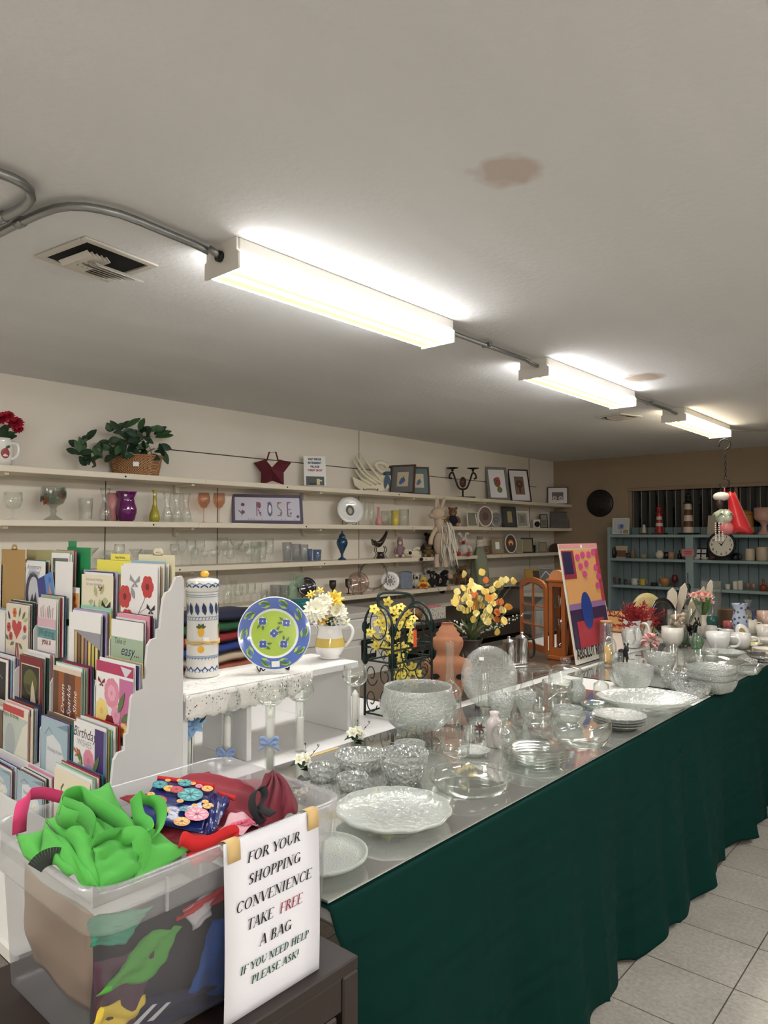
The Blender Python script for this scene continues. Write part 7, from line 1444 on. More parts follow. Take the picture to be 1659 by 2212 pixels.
for ch, u, c in (('R', .36, (150, 80, 110)), ('O', .53, (100, 104, 140)), ('S', .68, (140, 130, 80)), ('E', .83, (140, 80, 90))): PC += letterbits(ch, u, cc(*c)); PC += [('f', u - .02, .75, .016, cc(150, 70, 110), YEL), ('f', u + .02, .3, .014, cc(110, 60, 120), YEL), ('l', u, .3, 30, .05, .02, GRN)]
PC += [('f', .96, .18, .022, cc(110, 40, 100), DRED)] + [('l', u, .02, 80, .03, .01, GRN) for u in (.2, .24, .28, .4, .55, .7, .76, .9)]
t = frame(p, W, H, 62, 12, 'framed_picture', 'plum-framed picture spelling rose in flowers, wrapped in clear plastic', PURF, mat('pale lavender paper', (218, 216, 228), .6), PC, .022)
b = MB().at(Tm(0, 0, .002) @ Rm(-12, 'X')); rnd = random.Random(8); b.sheet([[(-W / 2 + W * i / 24, -.012 - .003 * rnd.random(), H * j / 8) for i in range(25)] for j in range(9)], glass('clear wrap', (252, 252, 254), .12, .01, .6, 2.5, .05), 0); b.build('plastic_wrap', t)
# white plate on stand
p = sp(755, 1, .11); s = mpp(p); R = 30 * s; yaw = math.degrees(math.atan2(-p.y, -p.x)) + 20
b = MB().at(Tm(.015, 0, R + .006) @ Rm(75, 'Y')); b.lathe([(0, 0), (R * .6, 0), (R * .72, .006), (R, .012), (R, .009), (R * .6, -.004), (0, -.004)], M_PW, 32); t = thing('plate', 'white plate with a dark round engraving, on a wire stand on the second shelf', 'plate', p, yaw); b.build('dish', t)
b = MB().at(Tm(.015, 0, R + .006) @ Rm(75, 'Y')); b.add(flat(circ(R * .40, 20, R * .32), .0006), [tuple(range(20))], mat('sepia print', (96, 92, 84), .5)); b.add(flat([(x * .6 + .004, y * .5) for x, y in circ(R * .40, 20, R * .32)], .0010), [tuple(range(20))], mat('pale print', (176, 172, 160), .5)); b.build('print', t)
easel(p, yaw, .10, .07, 'black wire stand under the white engraved plate')
# frames of shelf two, right end
p, W, H = fsize(1022, 25, 33, 1, .1); frame(p, W * 1.05, H, 58, 12, 'framed_photo', 'small white frame with a green palm tree, right of the teddy', FR_WH, mat('grey photo insert', (124, 118, 108), .6), [('l', .9, .95, 200, .5, .3, GRN), ('l', .85, .95, 250, .4, .25, GRN), ('s', [(.85, .9), (.95, .1)], .08, FR_WH), ('l', .05, .1, 60, .4, .2, GRN)], .010)
p, W, H = fsize(1049, 26, 46, 1, .1); frame(p, W * 1.25, H, 44, 10, 'framed_photo', 'cream oval frame standing right of the palm tree frame', FR_WH, mat('brown photo', (112, 84, 72), .5), [('e', .5, .5, .24, .34, cc(70, 50, 44))], .012, oval=True)
p, W, H = fsize(1072, 22, 32, 1, .12); frame(p, W * 1.1, H, 50, 10, 'framed_photo', 'ornate silver oval frame on a scroll foot', mat('antique silver', (132, 134, 136), .4, .6), mat('grey photo', (120, 122, 124), .5), [('f', .5, .5, .3, cc(90, 92, 96), cc(160, 162, 166))], .012, oval=True)
p, W, H = fsize(1103, 30, 46, 1, .12); frame(p, W * 1.05, H, 55, 13, 'framed_photo', 'tall charcoal frame with a narrow yellow insert', FR_CH, FR_CH, [('r', .3, .2, .4, .6, cc(164, 152, 112))], .012)
p, W, H = fsize(1130, 30, 36, 1, .1); frame(p, W * 1.02, H, 55, 13, 'framed_photo', 'white lattice frame right of the charcoal frame', FR_WH, mat('grey insert', (150, 148, 142), .6), [('r', .3, .25, .4, .5, cc(120, 116, 110)), ('s', [(.05, .05), (.05, .95), (.95, .95), (.95, .05)], .05, FR_WH)], .014)
p, W, H = fsize(1175, 15, 30, 1, .14); frame(p, W * 1.2, H, 55, 6, 'framed_photo', 'narrow black metal frame between the camera and the collage frame', M_DARK, mat('grey insert', (150, 148, 142), .6), [('r', .1, .1, .8, .5, cc(120, 116, 110))], .008)
p, W, H = fsize(1209, 40, 36, 1, .14); frame(p, W, H, 35, 6, 'framed_photo', 'dark brown collage frame with several openings in the corner of the second shelf', FR_DK, FR_DK, [('r', .06, .08, .36, .5, cc(70, 60, 56)), ('r', .06, .66, .2, .26, cc(74, 66, 62)), ('r', .3, .66, .2, .26, cc(74, 66, 62)), ('r', .52, .5, .42, .42, cc(70, 62, 60)), ('r', .5, .08, .44, .34, cc(66, 58, 54))], .010)
p = sp(1157, 1, .12); s = mpp(p); t = thing('toy_camera', 'small white camera ornament on the second shelf', 'ornament', p, 58); MB().box((0, 0, 9 * s), (17 * s, 10 * s, 18 * s), FR_WH, .004).build('body', t); MB().at(Tm(0, -5 * s, 8 * s) @ Rm(90, 'X')).lathe([(0, 0), (6 * s, 0), (6 * s, 3 * s), (4 * s, 4 * s), (0, 3 * s)], M_DARK, 16).build('lens', t)
p = sp(1088, 1, .07); solo('heart_box', MB().box((0, 0, .02), (.035, .02, .04), M_DARK, .004), 'small dark heart box in front of the charcoal frame', 'box', p, 50)
# ---------------------------------------------------------------- toys, frames and dishes on shelves three and four
def plush(i, x, w, h, name, label, cols, dx=.1, lie=False, rz=40, ears='round', cat='stuffed toy', pos=None, tail=None, hat=None):
    p = pos or sp(x, i, dx); s = mpp(p); w *= s; h *= s; a, c2, c3 = [mat('plush %d %d %d' % c, c, .95, sheen=.1, bump=(260, .6, .002)) for c in cols]
    t = thing(name, label, cat, p, rz); b = MB(); M0 = Tm(0, 0, w * .22) @ Rm(-78, 'Y') @ Tm(0, 0, -h * .3) if lie else Matrix.Identity(4); b.at(M0)
    b.ell((0, 0, h * .32), (w * .34, w * .30, h * .32), a, 14, 10); b.ell((0, -w * .04, h * .74), (w * .30, w * .28, h * .24), a, 14, 10)
    for k in (-1, 1):
        b.tube(spline([(k * w * .26, -w * .05, h * .5), (k * w * .44, -w * .14, h * .34), (k * w * .42, -w * .26, h * .2)], 4), [w * .12] * 8 + [w * .09], a, 8)
        b.tube(spline([(k * w * .16, 0, h * .12), (k * w * .26, -w * .3, h * .07), (k * w * .28, -w * .48, h * .08)], 4), w * .12, a, 8); b.ell((k * w * .28, -w * .50, h * .09), (w * .13, w * .1, w * .14), c2, 10, 6)
        if ears == 'round': b.ell((k * w * .24, 0, h * .94), (w * .11, w * .05, w * .11), a, 8, 6)
        elif ears == 'long': b.tube(spline([(k * w * .12, 0, h * .9), (k * w * .2, 0, h * 1.15), (k * w * .34, -w * .06, h * 1.05)], 4), [w * .09] * 8 + [w * .03], a, 8)
        elif ears == 'flop': b.ell((k * w * .30, -w * .03, h * .72), (w * .07, w * .1, h * .17), c2, 8, 6)
    b.build('body', t)
    b = MB().at(M0); b.ell((0, -w * .30, h * .68), (w * .13, w * .1, h * .09), c2, 10, 6); b.ell((0, -w * .40, h * .71), w * .035, c3, 6, 4)
    for k in (-1, 1): b.ell((k * w * .1, -w * .30, h * .80), w * .03, c3, 6, 4)
    b.build('face', t)
    return t, M0, w, h
tan, dk, cream, gry = (150, 118, 88), (30, 26, 24), (226, 214, 192), (104, 104, 108)
t, M0, w_, h_ = plush(1, 978, 30, 42, 'teddy_bear', 'brown teddy bear in a navy jumper sitting at the shelf gap', ((124, 88, 60), (160, 124, 90), dk), .14)
b = MB(); b.ell((0, -.002, h_ * .33), (w_ * .37, w_ * .33, h_ * .29), mat('navy knit', (26, 32, 52), .9), 14, 8); b.build('jumper', t)
# hanging fairy rabbit
p = atx(953, 1190, XS + .045); s = mpp(p); t = thing('rabbit_doll', 'cream rabbit doll with long feathery wings hanging in front of the second shelf', 'doll', p, 40); M_FUR = mat('cream fur', (206, 186, 164), .95, bump=(200, .7, .003)); M_FE = mat('white feather', (226, 220, 206), .9)
b = MB(); b.ell((0, 0, 16 * s), (17 * s, 13 * s, 30 * s), M_FUR); b.ell((-8 * s, -5 * s, 80 * s), (15 * s, 12 * s, 14 * s), M_FUR); b.tube([(-2 * s, 0, 40 * s), (-5 * s, -2 * s, 72 * s)], 10 * s, M_FUR, 10); b.ell((-20 * s, -8 * s, 76 * s), (8 * s, 6 * s, 6 * s), M_FUR, 10, 6)
for k in (-1, 1): b.tube(spline([(k * 6 * s - 6 * s, 0, 90 * s), (k * 8 * s - 2 * s, 2 * s, 108 * s), (k * 9 * s, 3 * s, 116 * s)], 4), [4 * s] * 8 + [1.5 * s], M_FUR, 7); b.tube(spline([(k * 10 * s, -4 * s, 50 * s), (k * 17 * s - 4 * s, -9 * s, 30 * s), (k * 16 * s - 8 * s, -14 * s, 14 * s)], 4), 5 * s, M_FUR, 8); b.tube(spline([(k * 8 * s, -2 * s, -8 * s), (k * 10 * s, -5 * s, -24 * s), (k * 9 * s, -8 * s, -36 * s)], 4), 6 * s, M_FUR, 8)
b.build('body', t); b = MB(); rnd = random.Random(6)
for k in range(110): a = Vector((rnd.uniform(-2, 22) * s, rnd.uniform(-12, 10) * s, rnd.uniform(20, 66) * s)); b.leaf(a, (rnd.uniform(.0, .5), rnd.uniform(-.5, .2), -1), (.6, -.6, .2), rnd.uniform(36, 60) * s, 4 * s, M_FE, .2, 3)
b.build('wings', t); MB().tube([(-4 * s, 0, 92 * s), (-6 * s, .02, 124 * s), (-2 * s, .045, 130 * s)], .003, mat('white string', (236, 234, 228), .8), 5).build('hanging_loop', t); b = MB(); b.lathe([(10 * s, 68 * s), (11 * s, 70 * s), (10 * s, 72 * s)], mat('gold ribbon', (180, 150, 90), .5), 16); b.build('collar', t)
P3 = 'toys on the wall shelves'
plush(2, 864, 24, 46, 'rag_doll', 'small doll with curly hair and a pink and blue dress, left end of the toys', ((150, 120, 130), cream, dk), .14, ears='flop', cat='doll')
plush(2, 898, 30, 44, 'white_dog_toy', 'cream toy dog lying with black paws over the third shelf edge', (cream, dk, dk), .04, True, 60, 'none')
plush(2, 925, 26, 28, 'bear_toy', 'small olive brown plush bear under the hanging rabbit', ((110, 92, 58), tan, dk), .08)
plush(2, 946, 26, 24, 'elephant_toy', 'small grey plush under the hanging rabbit', (gry, (130, 130, 134), dk), .08, ears='flop')
plush(2, 972, 24, 28, 'fox_toy', 'rust brown plush at the right of the grey plush', ((150, 84, 48), cream, dk), .08)
plush(2, 930, 40, 50, 'dark_bear_toy', 'large dark brown plush behind the small ones on the third shelf', ((44, 34, 32), (60, 46, 42), dk), .19)
plush(2, 1000, 36, 42, 'bunny_toy', 'white bunny toy with long dangling legs and a red bow', ((206, 198, 190), (190, 52, 56), dk), .05, ears='long')
plush(3, 900, 22, 34, 'spotted_dog_toy', 'white toy dog with black eye patches on the lowest shelf', ((210, 206, 200), dk, dk), .12, ears='flop')
t, M0, w_, h_ = plush(3, 914, 24, 26, 'chick_toy', 'round yellow plush chick hugging a red cushion', ((232, 200, 84), (222, 140, 60), dk), .05, ears='none'); MB().ell((0, -w_ * .36, h_ * .3), (w_ * .26, w_ * .1, h_ * .14), mat('red felt', (196, 44, 44), .9), 12, 8).build('cushion', t)
plush(3, 933, 18, 36, 'cat_toy', 'dark plush cat with a tan belly beside the yellow chick', ((34, 32, 34), tan, (230, 226, 220)), .08)
plush(3, 955, 46, 30, 'penguin_toy', 'large black plush lying with pale paws on the lowest shelf', ((26, 26, 30), (196, 160, 130), dk), .1, True, 60)
plush(3, 925, 36, 46, 'white_bear_toy', 'white plush with a navy cap behind the yellow chick', ((206, 198, 184), (40, 46, 84), dk), .2)
plush(3, 996, 40, 40, 'lion_toy', 'brown plush with a dark mane at the right end of the lowest shelf toys', ((110, 84, 56), (70, 44, 30), dk), .12)
# sage sleeve doll
p = Vector((-4.06, 5.62, SH[3] + .001)); p = sp(1036, 3, .02); s = mpp(p); t = thing('draped_bottle', 'tall bottle draped in sage green cloth in front of the third shelf', 'bottle', p); R = 13 * s; b = MB(); rows = []
for i in range(18):
    u = i / 17; r = R * (1.5 - .25 * u if u < .6 else 1.35 - 1.0 * (u - .6) / .4 * .9); rows.append([((r * (1 + .12 * math.sin(5 * q + u * 4))) * math.cos(q), r * (1 + .12 * math.sin(5 * q + u * 4)) * math.sin(q), u * 84 * s) for q in [2 * PI * k / 24 for k in range(25)]])
b.sheet(rows, mat('sage cloth', (134, 140, 118), .8)); b.build('cloth', t); MB().lathe([(R * .5, 82 * s), (R * .5, 100 * s), (R * .55, 102 * s), (0, 102 * s)], mat('pale cork', (150, 124, 100), .8), 14).build('cork', t)
b = MB()
for k in range(5): b.lathe([(R * .62, (80 + 3 * k) * s), (R * .72, (81.5 + 3 * k) * s), (R * .62, (83 + 3 * k) * s)], mat('white cord', (206, 202, 192), .8), 14)
b.build('cord_binding', t)
TANF = mat('tan carved frame', (150, 126, 100), .7); KH = mat('khaki insert', (150, 140, 116), .7)
for i, x, w_, h_, m, mt, lb, yw, pc, ov in ((2, 1075, 24, 36, TANF, KH, 'tan carved frame with a small white card on the third shelf', 52, [('r', .3, .25, .4, .5, WHT)], False), (2, 1104, 24, 42, FR_WH, mat('dark photo', (54, 42, 36), .5), 'white oval frame with a rainbow arch print on the third shelf', 54, [('e', .5, .55, .28, .3, ORG), ('e', .5, .5, .2, .22, YEL), ('e', .5, .45, .14, .16, DRED)], True), (2, 1121, 14, 30, mat('pale sage frame', (176, 172, 150), .6), KH, 'thin pale frame behind the rainbow frame', 40, [], False), (2, 1139, 24, 32, M_DARK, KH, 'black-edged frame with a khaki insert on the third shelf', 50, [], False), (2, 1172, 16, 22, FR_GY, KH, 'small grey frame near the poster top', 44, [], False), (2, 1046, 22, 18, mat('carved plaque', (110, 76, 56), .6), mat('tan plaque', (150, 110, 80), .6), 'small carved wooden plaque on a wire behind the draped bottle', 54, [('r', .1, .2, .8, .6, cc(96, 60, 44))], False)):
    p, W, H = fsize(x, w_, h_, i, .12); frame(p, W * 1.15, H, yw, 9, 'framed_photo', lb, m, mt, pc, .012, oval=ov)
shelf(2, 'shot_glass', 'black cased shot glass right of the black-edged frame', 'glass', 'tumbler', 1152, 9, 16, M_DARK); shelf(2, 'bud_vase', 'slim clear vase between the shot glass and the grey frame', 'vase', 'highball', 1160, 10, 26)
p = sp(1200, 2, .1); solo('arched_plate', MB().at(Tm(0, 0, .0) @ Rm(58) @ Rm(90, 'X')).prism([(-.09, 0), (.09, 0)] + [(.09 * math.cos(q), .05 + .06 * math.sin(q)) for q in [PI * k / 10 for k in range(11)]], -.006, .006, mat('dark brown wood', (66, 44, 32), .5)), 'dark arched wooden board at the far end of the third shelf', 'board', p)
# shelf four dishes
AMP = glass('smoky brown glass', (214, 190, 176), .04, .08)
L4 = [('beer_mug', 'clear beer mug nearest the card rack on the lowest shelf', 'mug', 'mug', 412, 20, 40, CL, (.2, .8)), ('bottle', 'clear bottle with dark contents right of the lemon jar', 'bottle', 'bottle', 492, 20, 62, CL, None), ('pilsner_glass', 'tall clear pilsner glass behind the round goblets', 'glass', 'pilsner', 506, 16, 52, CL, None), ('goblet', 'round clear goblet with a sticker, first right of the pilsner glass', 'glass', 'chalice', 516, 22, 40, CL, None), ('goblet', 'round clear goblet, second right of the pilsner glass', 'glass', 'chalice', 528, 22, 44, CL, None), ('goblet', 'round clear goblet, third right of the pilsner glass', 'glass', 'chalice', 543, 22, 44, CL, None), ('goblet', 'round clear goblet, fourth right of the pilsner glass', 'glass', 'chalice', 558, 18, 42, CL, None), ('tumbler', 'short clear tumbler with a sticker left of the crested mug', 'glass', 'tumbler', 571, 16, 26, CL, None), ('beer_mug', 'glass mug with a dark crest behind the painted plate', 'mug', 'mug', 596, 24, 34, SMB, (.2, .8)), ('beer_mug', 'plain glass mug right of the crested mug', 'mug', 'mug', 616, 20, 32, SMB, (.2, .8)), ('bottle', 'greenish bottle with a blue collar above the painted plate', 'bottle', 'bottle', 632, 22, 54, GRN_GL, None), ('goblet', 'greenish tall goblet in front of the dark round tray', 'glass', 'wine', 648, 20, 50, GRN_GL, None)]
for n_, lb, c_, kd, x, w2, h2, m, hd in L4: shelf(3, n_, lb, c_, kd, x, w2, h2, m, .10 + .02 * (x % 3), handle=hd, rz=-40)
def disc(i, x, R_, label, name, m, tilt=76, dx=.14, deco=None, yawo=10, sy=1.0):
    p = sp(x, i, dx) if isinstance(i, int) else i; s = mpp(p); R = R_ * s; yaw = math.degrees(math.atan2(-p.y, -p.x)) + yawo; T0 = Tm(.02, 0, R + .004) @ Rm(tilt, 'Y'); t = thing(name, label, 'plate', p, yaw)
    b = MB().at(T0 @ Sm(1, sy, 1)); b.lathe([(.0004, 0), (R * .62, 0), (R * .74, .006), (R, .012), (R, .009), (R * .62, -.004), (.0004, -.004)], m, 32); b.build('dish', t)
    b = MB().at(Matrix.Identity(4)); 
    for k in (-1, 1): b.tube([(.03, k * R * .4, .012), (.028, k * R * .4, .002), (-.04, k * R * .4, .002), (-.015, k * R * .3, R)], .003, M_DARK, 5)
    b.build('stand', t)
    if deco: b = MB().at(T0 @ Sm(1, sy, 1)); deco(b, R); b.build('print', t)
    return t
disc(3, 662, 21, 'dark round tray with a shiny rim above the flowers on the lowest shelf', 'tray', mat('black lacquer', (30, 26, 30), .12, coat=.6), dx=.18)
disc(3, 773, 24, 'brown smoked glass plate on a dark stand left of the wreath', 'glass_plate', AMP, dx=.05)
def willow(b, R):
    for k in range(9): b.add(flat([(x + R * .45 * math.cos(k * .7), y + R * .45 * math.sin(k * .7)) for x, y in circ(R * .14, 8, R * .1)], .001), [tuple(range(8))], mat('brown transfer', (120, 106, 100), .4))
    b.add(flat(circ(R * .3, 12), .0014), [tuple(range(12))], mat('brown transfer', (120, 106, 100), .4))
disc(3, 842, 20, 'white plate with a brown scenic transfer print on a dark stand', 'plate', M_PW, dx=.12, deco=willow)
p = sp(878, 3, .14); s = mpp(p); W = 28 * s; H = 38 * s; t = thing('tile', 'arched blue and white tile with scroll pattern', 'tile', p, 56); M_TB = mat('slate blue tile', (70, 84, 108), .3); b = MB().at(Tm(0, 0, .003) @ Rm(-10, 'X')); b.box((0, 0, H * .45), (W, .008, H * .9), M_TB, .003); b.ell((0, 0, H * .9), (W * .5, .004, H * .1), M_TB, 14, 6); b.build('slab', t)
b = MB().at(Tm(0, -.0045, .003) @ Rm(-10, 'X')); M_TW = mat('pale blue scroll', (170, 180, 190), .4)
for k in range(8): cx, cz = W * (-.25 + .5 * (k % 2)), H * (.14 + .19 * (k // 2)); b.tube([(cx + W * .16 * (1 - j / 14) * math.cos(j * .7 + k), -.001, cz + W * .16 * (1 - j / 14) * math.sin(j * .7 + k)) for j in range(12)], .0014, M_TW, 4)
b.build('scrolls', t)
for x, lb in ((719, 'bronze candlestick, left of the pair above the bouquet'), (753, 'bronze candlestick, right of the pair, beside the smoked plate')): shelf(3, 'candlestick', lb, 'candlestick', 'goblet', x, 15, 32, mat('dark bronze', (66, 58, 46), .4, .6), .16)
p = sp(807, 3, .17); s = mpp(p); R = 31 * s; t = thing('wire_wreath', 'thin wire wreath of thorny loops hanging above the lowest shelf', 'wreath', p + Vector((0, 0, R + .02)), 56); b = MB(); b.tube([(R * math.cos(q), 0, R * math.sin(q)) for q in [2 * PI * k / 32 for k in range(32)]], .0025, M_DARK, 5, True); b.tube([(R * .94 * math.cos(q), .004, R * .94 * math.sin(q)) for q in [2 * PI * k / 32 for k in range(32)]], .002, M_DARK, 5, True); b.build('ring', t); b = MB()
for k in range(12): q = k * PI / 6; c = Vector((R * math.cos(q), 0, R * math.sin(q))); d = Vector((math.cos(q), -.4, math.sin(q))); e = Vector((-math.sin(q), 0, math.cos(q))); b.tube(spline([c - d * .018, c + e * .014 - d * .012, c + d * .014 + e * .006, c + d * .02 - e * .01, c], 3), .0016, M_DARK, 4)
b.build('thorn_loops', t)
# ---------------------------------------------------------------- below the shelves
M_APP = mat('white appliance enamel', (206, 202, 194), .35)
t = thing('stove', 'old white stove below the shelves with a square black handle recess', 'appliance', (-3.5, 3.15, 0)); XA = .75
MB().box((-XA / 2, .45, .45), (XA, .90, .90), M_APP, .01).build('body', t); MB().box((-XA / 2, .45, .922), (XA, .91, .04), mat('stove top', (190, 186, 178), .4), .006).build('top', t)
b = MB(); b.box((.004, .45, .80), (.008, .80, .09), M_APP, .003); b.build('control_panel', t); d = MB().box((.006, .45, .40), (.012, .80, .62), M_APP, .004).build('door', t); b = MB(); b.box((.013, .66, .68), (.006, .16, .14), M_DARK, .002); b.box((.0165, .68, .68), (.004, .08, .07), M_APP); b.build('handle', d)
t = thing('desk', 'dark wooden desk below the shelves covered with papers and baskets', 'desk', (-3.5, 4.15, 0)); M_DW = mat('dark stained wood', (42, 32, 28), .5); M_GP = mat('grey panel', (104, 98, 90), .6)
MB().box((-.36, .95, .775), (.74, 1.9, .03), M_DW, .004).build('top', t); b = MB(); b.box((-.36, .02, .38), (.70, .03, .75), M_DW); b.box((-.36, 1.88, .38), (.70, .03, .75), M_DW); b.box((-.68, .95, .38), (.03, 1.82, .75), M_DW); b.build('carcass', t); MB().box((-.02, .95, .66), (.02, 1.8, .16), mat('brown drawer front', (58, 46, 40), .5), .003).build('drawer', t); MB().box((-.02, .95, .50), (.02, 1.8, .07), M_GP, .003).build('rail', t)
DZ = .7915
def onx(x, y, z): return atz(x, y, z)
p = onx(928, 1336, DZ); p.x = max(p.x, -4.05); s = mpp(p); t = thing('fabric_box', 'white box with a small grey floral print on the dark desk', 'box', p, 0)
def speck(name, c, d, sc_):
    m = mat(name, c, .7); nt = m.node_tree; N = nt.nodes; L = nt.links; vo = N.new('ShaderNodeTexVoronoi'); vo.inputs['Scale'].default_value = sc_; tc = N.new('ShaderNodeTexCoord'); L.new(tc.outputs['Object'], vo.inputs['Vector']); cr = N.new('ShaderNodeValToRGB'); cr.color_ramp.elements[0].color = lin(d); cr.color_ramp.elements[1].color = lin(c); cr.color_ramp.elements[0].position = .25; cr.color_ramp.elements[1].position = .4; L.new(vo.outputs['Distance'], cr.inputs[0]); L.new(cr.outputs[0], N['Principled BSDF'].inputs['Base Color']); return m
M_SPK = speck('grey floral print', (206, 200, 188), (110, 104, 96), 70)
b = MB(); L_ = 60 * s; b.box((0, 0, .003), (.16, L_, .006), M_SPK)
for i in (-1, 1): b.box((i * .08, 0, .05), (.006, L_, .10), M_SPK); b.box((0, i * L_ / 2, .05), (.16, .006, .10), M_SPK)
b.build('box', t); solo('wrapped_packets', MB().box((0, 0, .02), (.12, L_ * .8, .04), mat('pink wrap', (188, 120, 122), .4), .012), 'pink wrapped packets inside the floral box', 'packet', p + Vector((0, 0, .075)))
p = onx(880, 1338, DZ); p.x = max(p.x, -4.05); s = mpp(p); solo('wicker_tray', glassware('dish', 76 * s, 26 * s, M_WK, .006, 28), 'shallow wicker tray left of the floral box on the desk', 'tray', p)
for k, (x, y, c, lb, r) in enumerate(((900, 1352, (196, 194, 188), 'white magazine near the front of the dark desk', 12), (940, 1356, (120, 110, 104), 'grey magazine right of the white magazine', -8), (870, 1362, (180, 160, 130), 'tan booklet at the front edge of the dark desk', 5))):
    p = onx(x, y, DZ); p.x = min(p.x, -3.62); solo('magazine', MB().box((0, 0, .005), (.21, .28, .010), mat('magazine %d' % k, c, .3)), lb, 'magazine', p, r)
p = onx(745, 1335, .943); p.x = -3.75; s = mpp(p); solo('bowl', glassware('bowl', 66 * s, 30 * s, mat('teal glaze', (34, 112, 116), .25, coat=.4), .005, 28), 'teal bowl on the stove behind the bouquet', 'bowl', p)
p = Vector((-3.7, 2.62, 0)); t = thing('dark_cabinet', 'low dark cabinet below the shelves behind the painted plate', 'cabinet', (-3.35, 1.75, 0)); MB().box((-.4, .68, .34), (.8, 1.34, .68), M_DW, .006).build('body', t)
for k, (c, lb) in enumerate((((32, 34, 62), 'navy'), ((30, 84, 52), 'green'), ((140, 36, 40), 'red'), ((38, 60, 130), 'blue'), ((196, 176, 150), 'beige'), ((170, 96, 70), 'rust'))):
    rows = [[(-.16 + .32 * j / 8, -.28 + .56 * i / 10, .030 * math.sin(PI * j / 8) ** .3 + .004 * math.sin(i * 1.4 + k + j)) for j in range(9)] for i in range(11)]
    solo('folded_textile', MB().sheet(rows, fabric('textile ' + lb, c), .028), lb + ' folded cloth in the pile behind the painted plate', 'cloth', (-3.62, 2.50, .712 + .062 * (5 - k)), 3 * k, 'folded cloths behind the bench')
t = solo('storage_tote', MB().box((0, 0, 0), (.40, 1.45, .52), mat('grey tote plastic', (112, 104, 98), .5), .02).box((0, 0, .275), (.43, 1.49, .03), mat('grey tote lid', (128, 120, 112), .5), .008), 'big grey plastic tote with a lid below the end of the shelves', 'tote', (-4.10, 7.65, .615)); t.location.z = .66
solo('low_stand', MB().box((0, 0, .195), (.42, 1.45, .39), M_DW, .006), 'dark stand under the big grey tote', 'stand', (-4.10, 7.65, 0))
TZT = .951
def ont(x): q = atx(x, 1255, -4.1); return Vector((q.x, q.y, TZT))
p = ont(1085); s = mpp(p); solo('patterned_box', MB().box((0, 0, 9 * s), (.2, 44 * s, 18 * s), speck('black and white inlay', (200, 190, 170), (40, 30, 26), 60), .003), 'dark box with a black and white patterned lid on the grey tote', 'box', p)
p = ont(1152); s = mpp(p); t = thing('wooden_sign', 'yellow painted wooden holder with a small photograph on the grey tote', 'ornament', p, 50); MB().at(Rm(-18, 'X')).box((0, 0, 16 * s), (34 * s, .02, 30 * s), mat('mustard paint', (176, 138, 58), .6), .004).build('board', t); MB().at(Rm(-18, 'X')).box((8 * s, -.012, 18 * s), (14 * s, .004, 18 * s), mat('dark photo', (54, 42, 36), .5)).build('photo_print', t)
p = ont(1180); s = mpp(p); frame(p, 36 * s, 30 * s, 46, 10, 'framed_photo', 'silver frame with a crinkled plastic cover on the grey tote', mat('antique silver', (132, 134, 136), .4, .6), mat('grey photo', (120, 122, 124), .5), [('s', [(.1, .2), (.5, .8), (.9, .3)], .06, WHT)], .016)
# ---------------------------------------------------------------- far wall pieces
p = aty(1297, 1087, YF); R = 25 * mpp(p) * 1.18
t = thing('wall_disc', 'round black plaque with faint gold lines on the far wall', 'plaque', (p.x, YF - .002, p.z)); MB().at(Rm(90, 'X')).lathe([(.0004, 0), (R, 0), (R, .02), (R * .94, .026), (.0004, .022)], mat('black lacquer disc', (26, 24, 24), .35), 40).build('disc', t)
b = MB(); GL_ = mat('dull gold', (92, 76, 52), .4, .5)
for k in range(5): b.box((.01 * k - .02, -.0275, R * (.35 - .17 * k)), (R * (1.0 - .16 * abs(k - 2)), .002, .006), GL_)
b.tube([(R * .6 * math.cos(q), -.026, R * .6 * math.sin(q)) for q in [2 * PI * k / 24 for k in range(24)]], .002, GL_, 4, True); b.build('gold_lines', t)
def bl(x, i, dy=.09): q = aty(x, 1200, BY + dy); return Vector((q.x, q.y, (BZ[i]) + .0005))
def onblue(i, name, label, cat, kind, x, w, h, c, dy=.09, handle=None, rough=.35): p = bl(x, i, dy); s = mpp(p); return solo(name, glassware(kind, w * s, h * s, mat('blue shelf %d %d %d' % c, c, rough), .003, 18, handle=handle), label, cat, p)
p = bl(1341, 0); s = mpp(p); frame(p, 36 * s, 36 * s, 8, 10, 'framed_photo', 'white frame with a blue print at the left end of the blue shelf top', FR_WH, mat('pale blue mat', (196, 200, 206), .7), [('r', .3, .3, .4, .35, cc(150, 150, 190)), ('e', .55, .5, .1, .12, BLU)], .012)
p = bl(1352, 0, .03); s = mpp(p); frame(p, 14 * s, 12 * s, 8, 10, 'framed_photo', 'tiny white frame in front of the white frame on the blue shelf', FR_WH, KH, [], .008)
def lighthouse(x, h, w, lb, bands, top, base):
    p = bl(x, 0); s = mpp(p); H = h * s; W = w * s; t = thing('lighthouse', lb, 'ornament', p)
    MB().box((0, 0, 2 * s), (W * 1.25, W * 1.25, 4 * s), base, .002).build('base', t); n = len(bands)
    for k, c in enumerate(bands):
        z0, z1 = 4 * s + H * .68 * k / n, 4 * s + H * .68 * (k + 1) / n; r = lambda z: W * .42 * (1 - .42 * (z / (H * .7)))
        MB().lathe([(r(z0), z0), (r(z1), z1)], c, 20).build('band', t)
    z = 4 * s + H * .68; MB().lathe([(0, z), (W * .36, z), (W * .36, z + H * .03), (W * .2, z + H * .03), (W * .2, z + H * .15), (W * .27, z + H * .16), (W * .14, z + H * .24), (0, z + H * .27)], top, 18).build('lantern', t)
LR = mat('lighthouse red', (158, 38, 38), .4); LW = mat('lighthouse white', (206, 196, 180), .5); LB = mat('lighthouse brown', (92, 58, 40), .5)
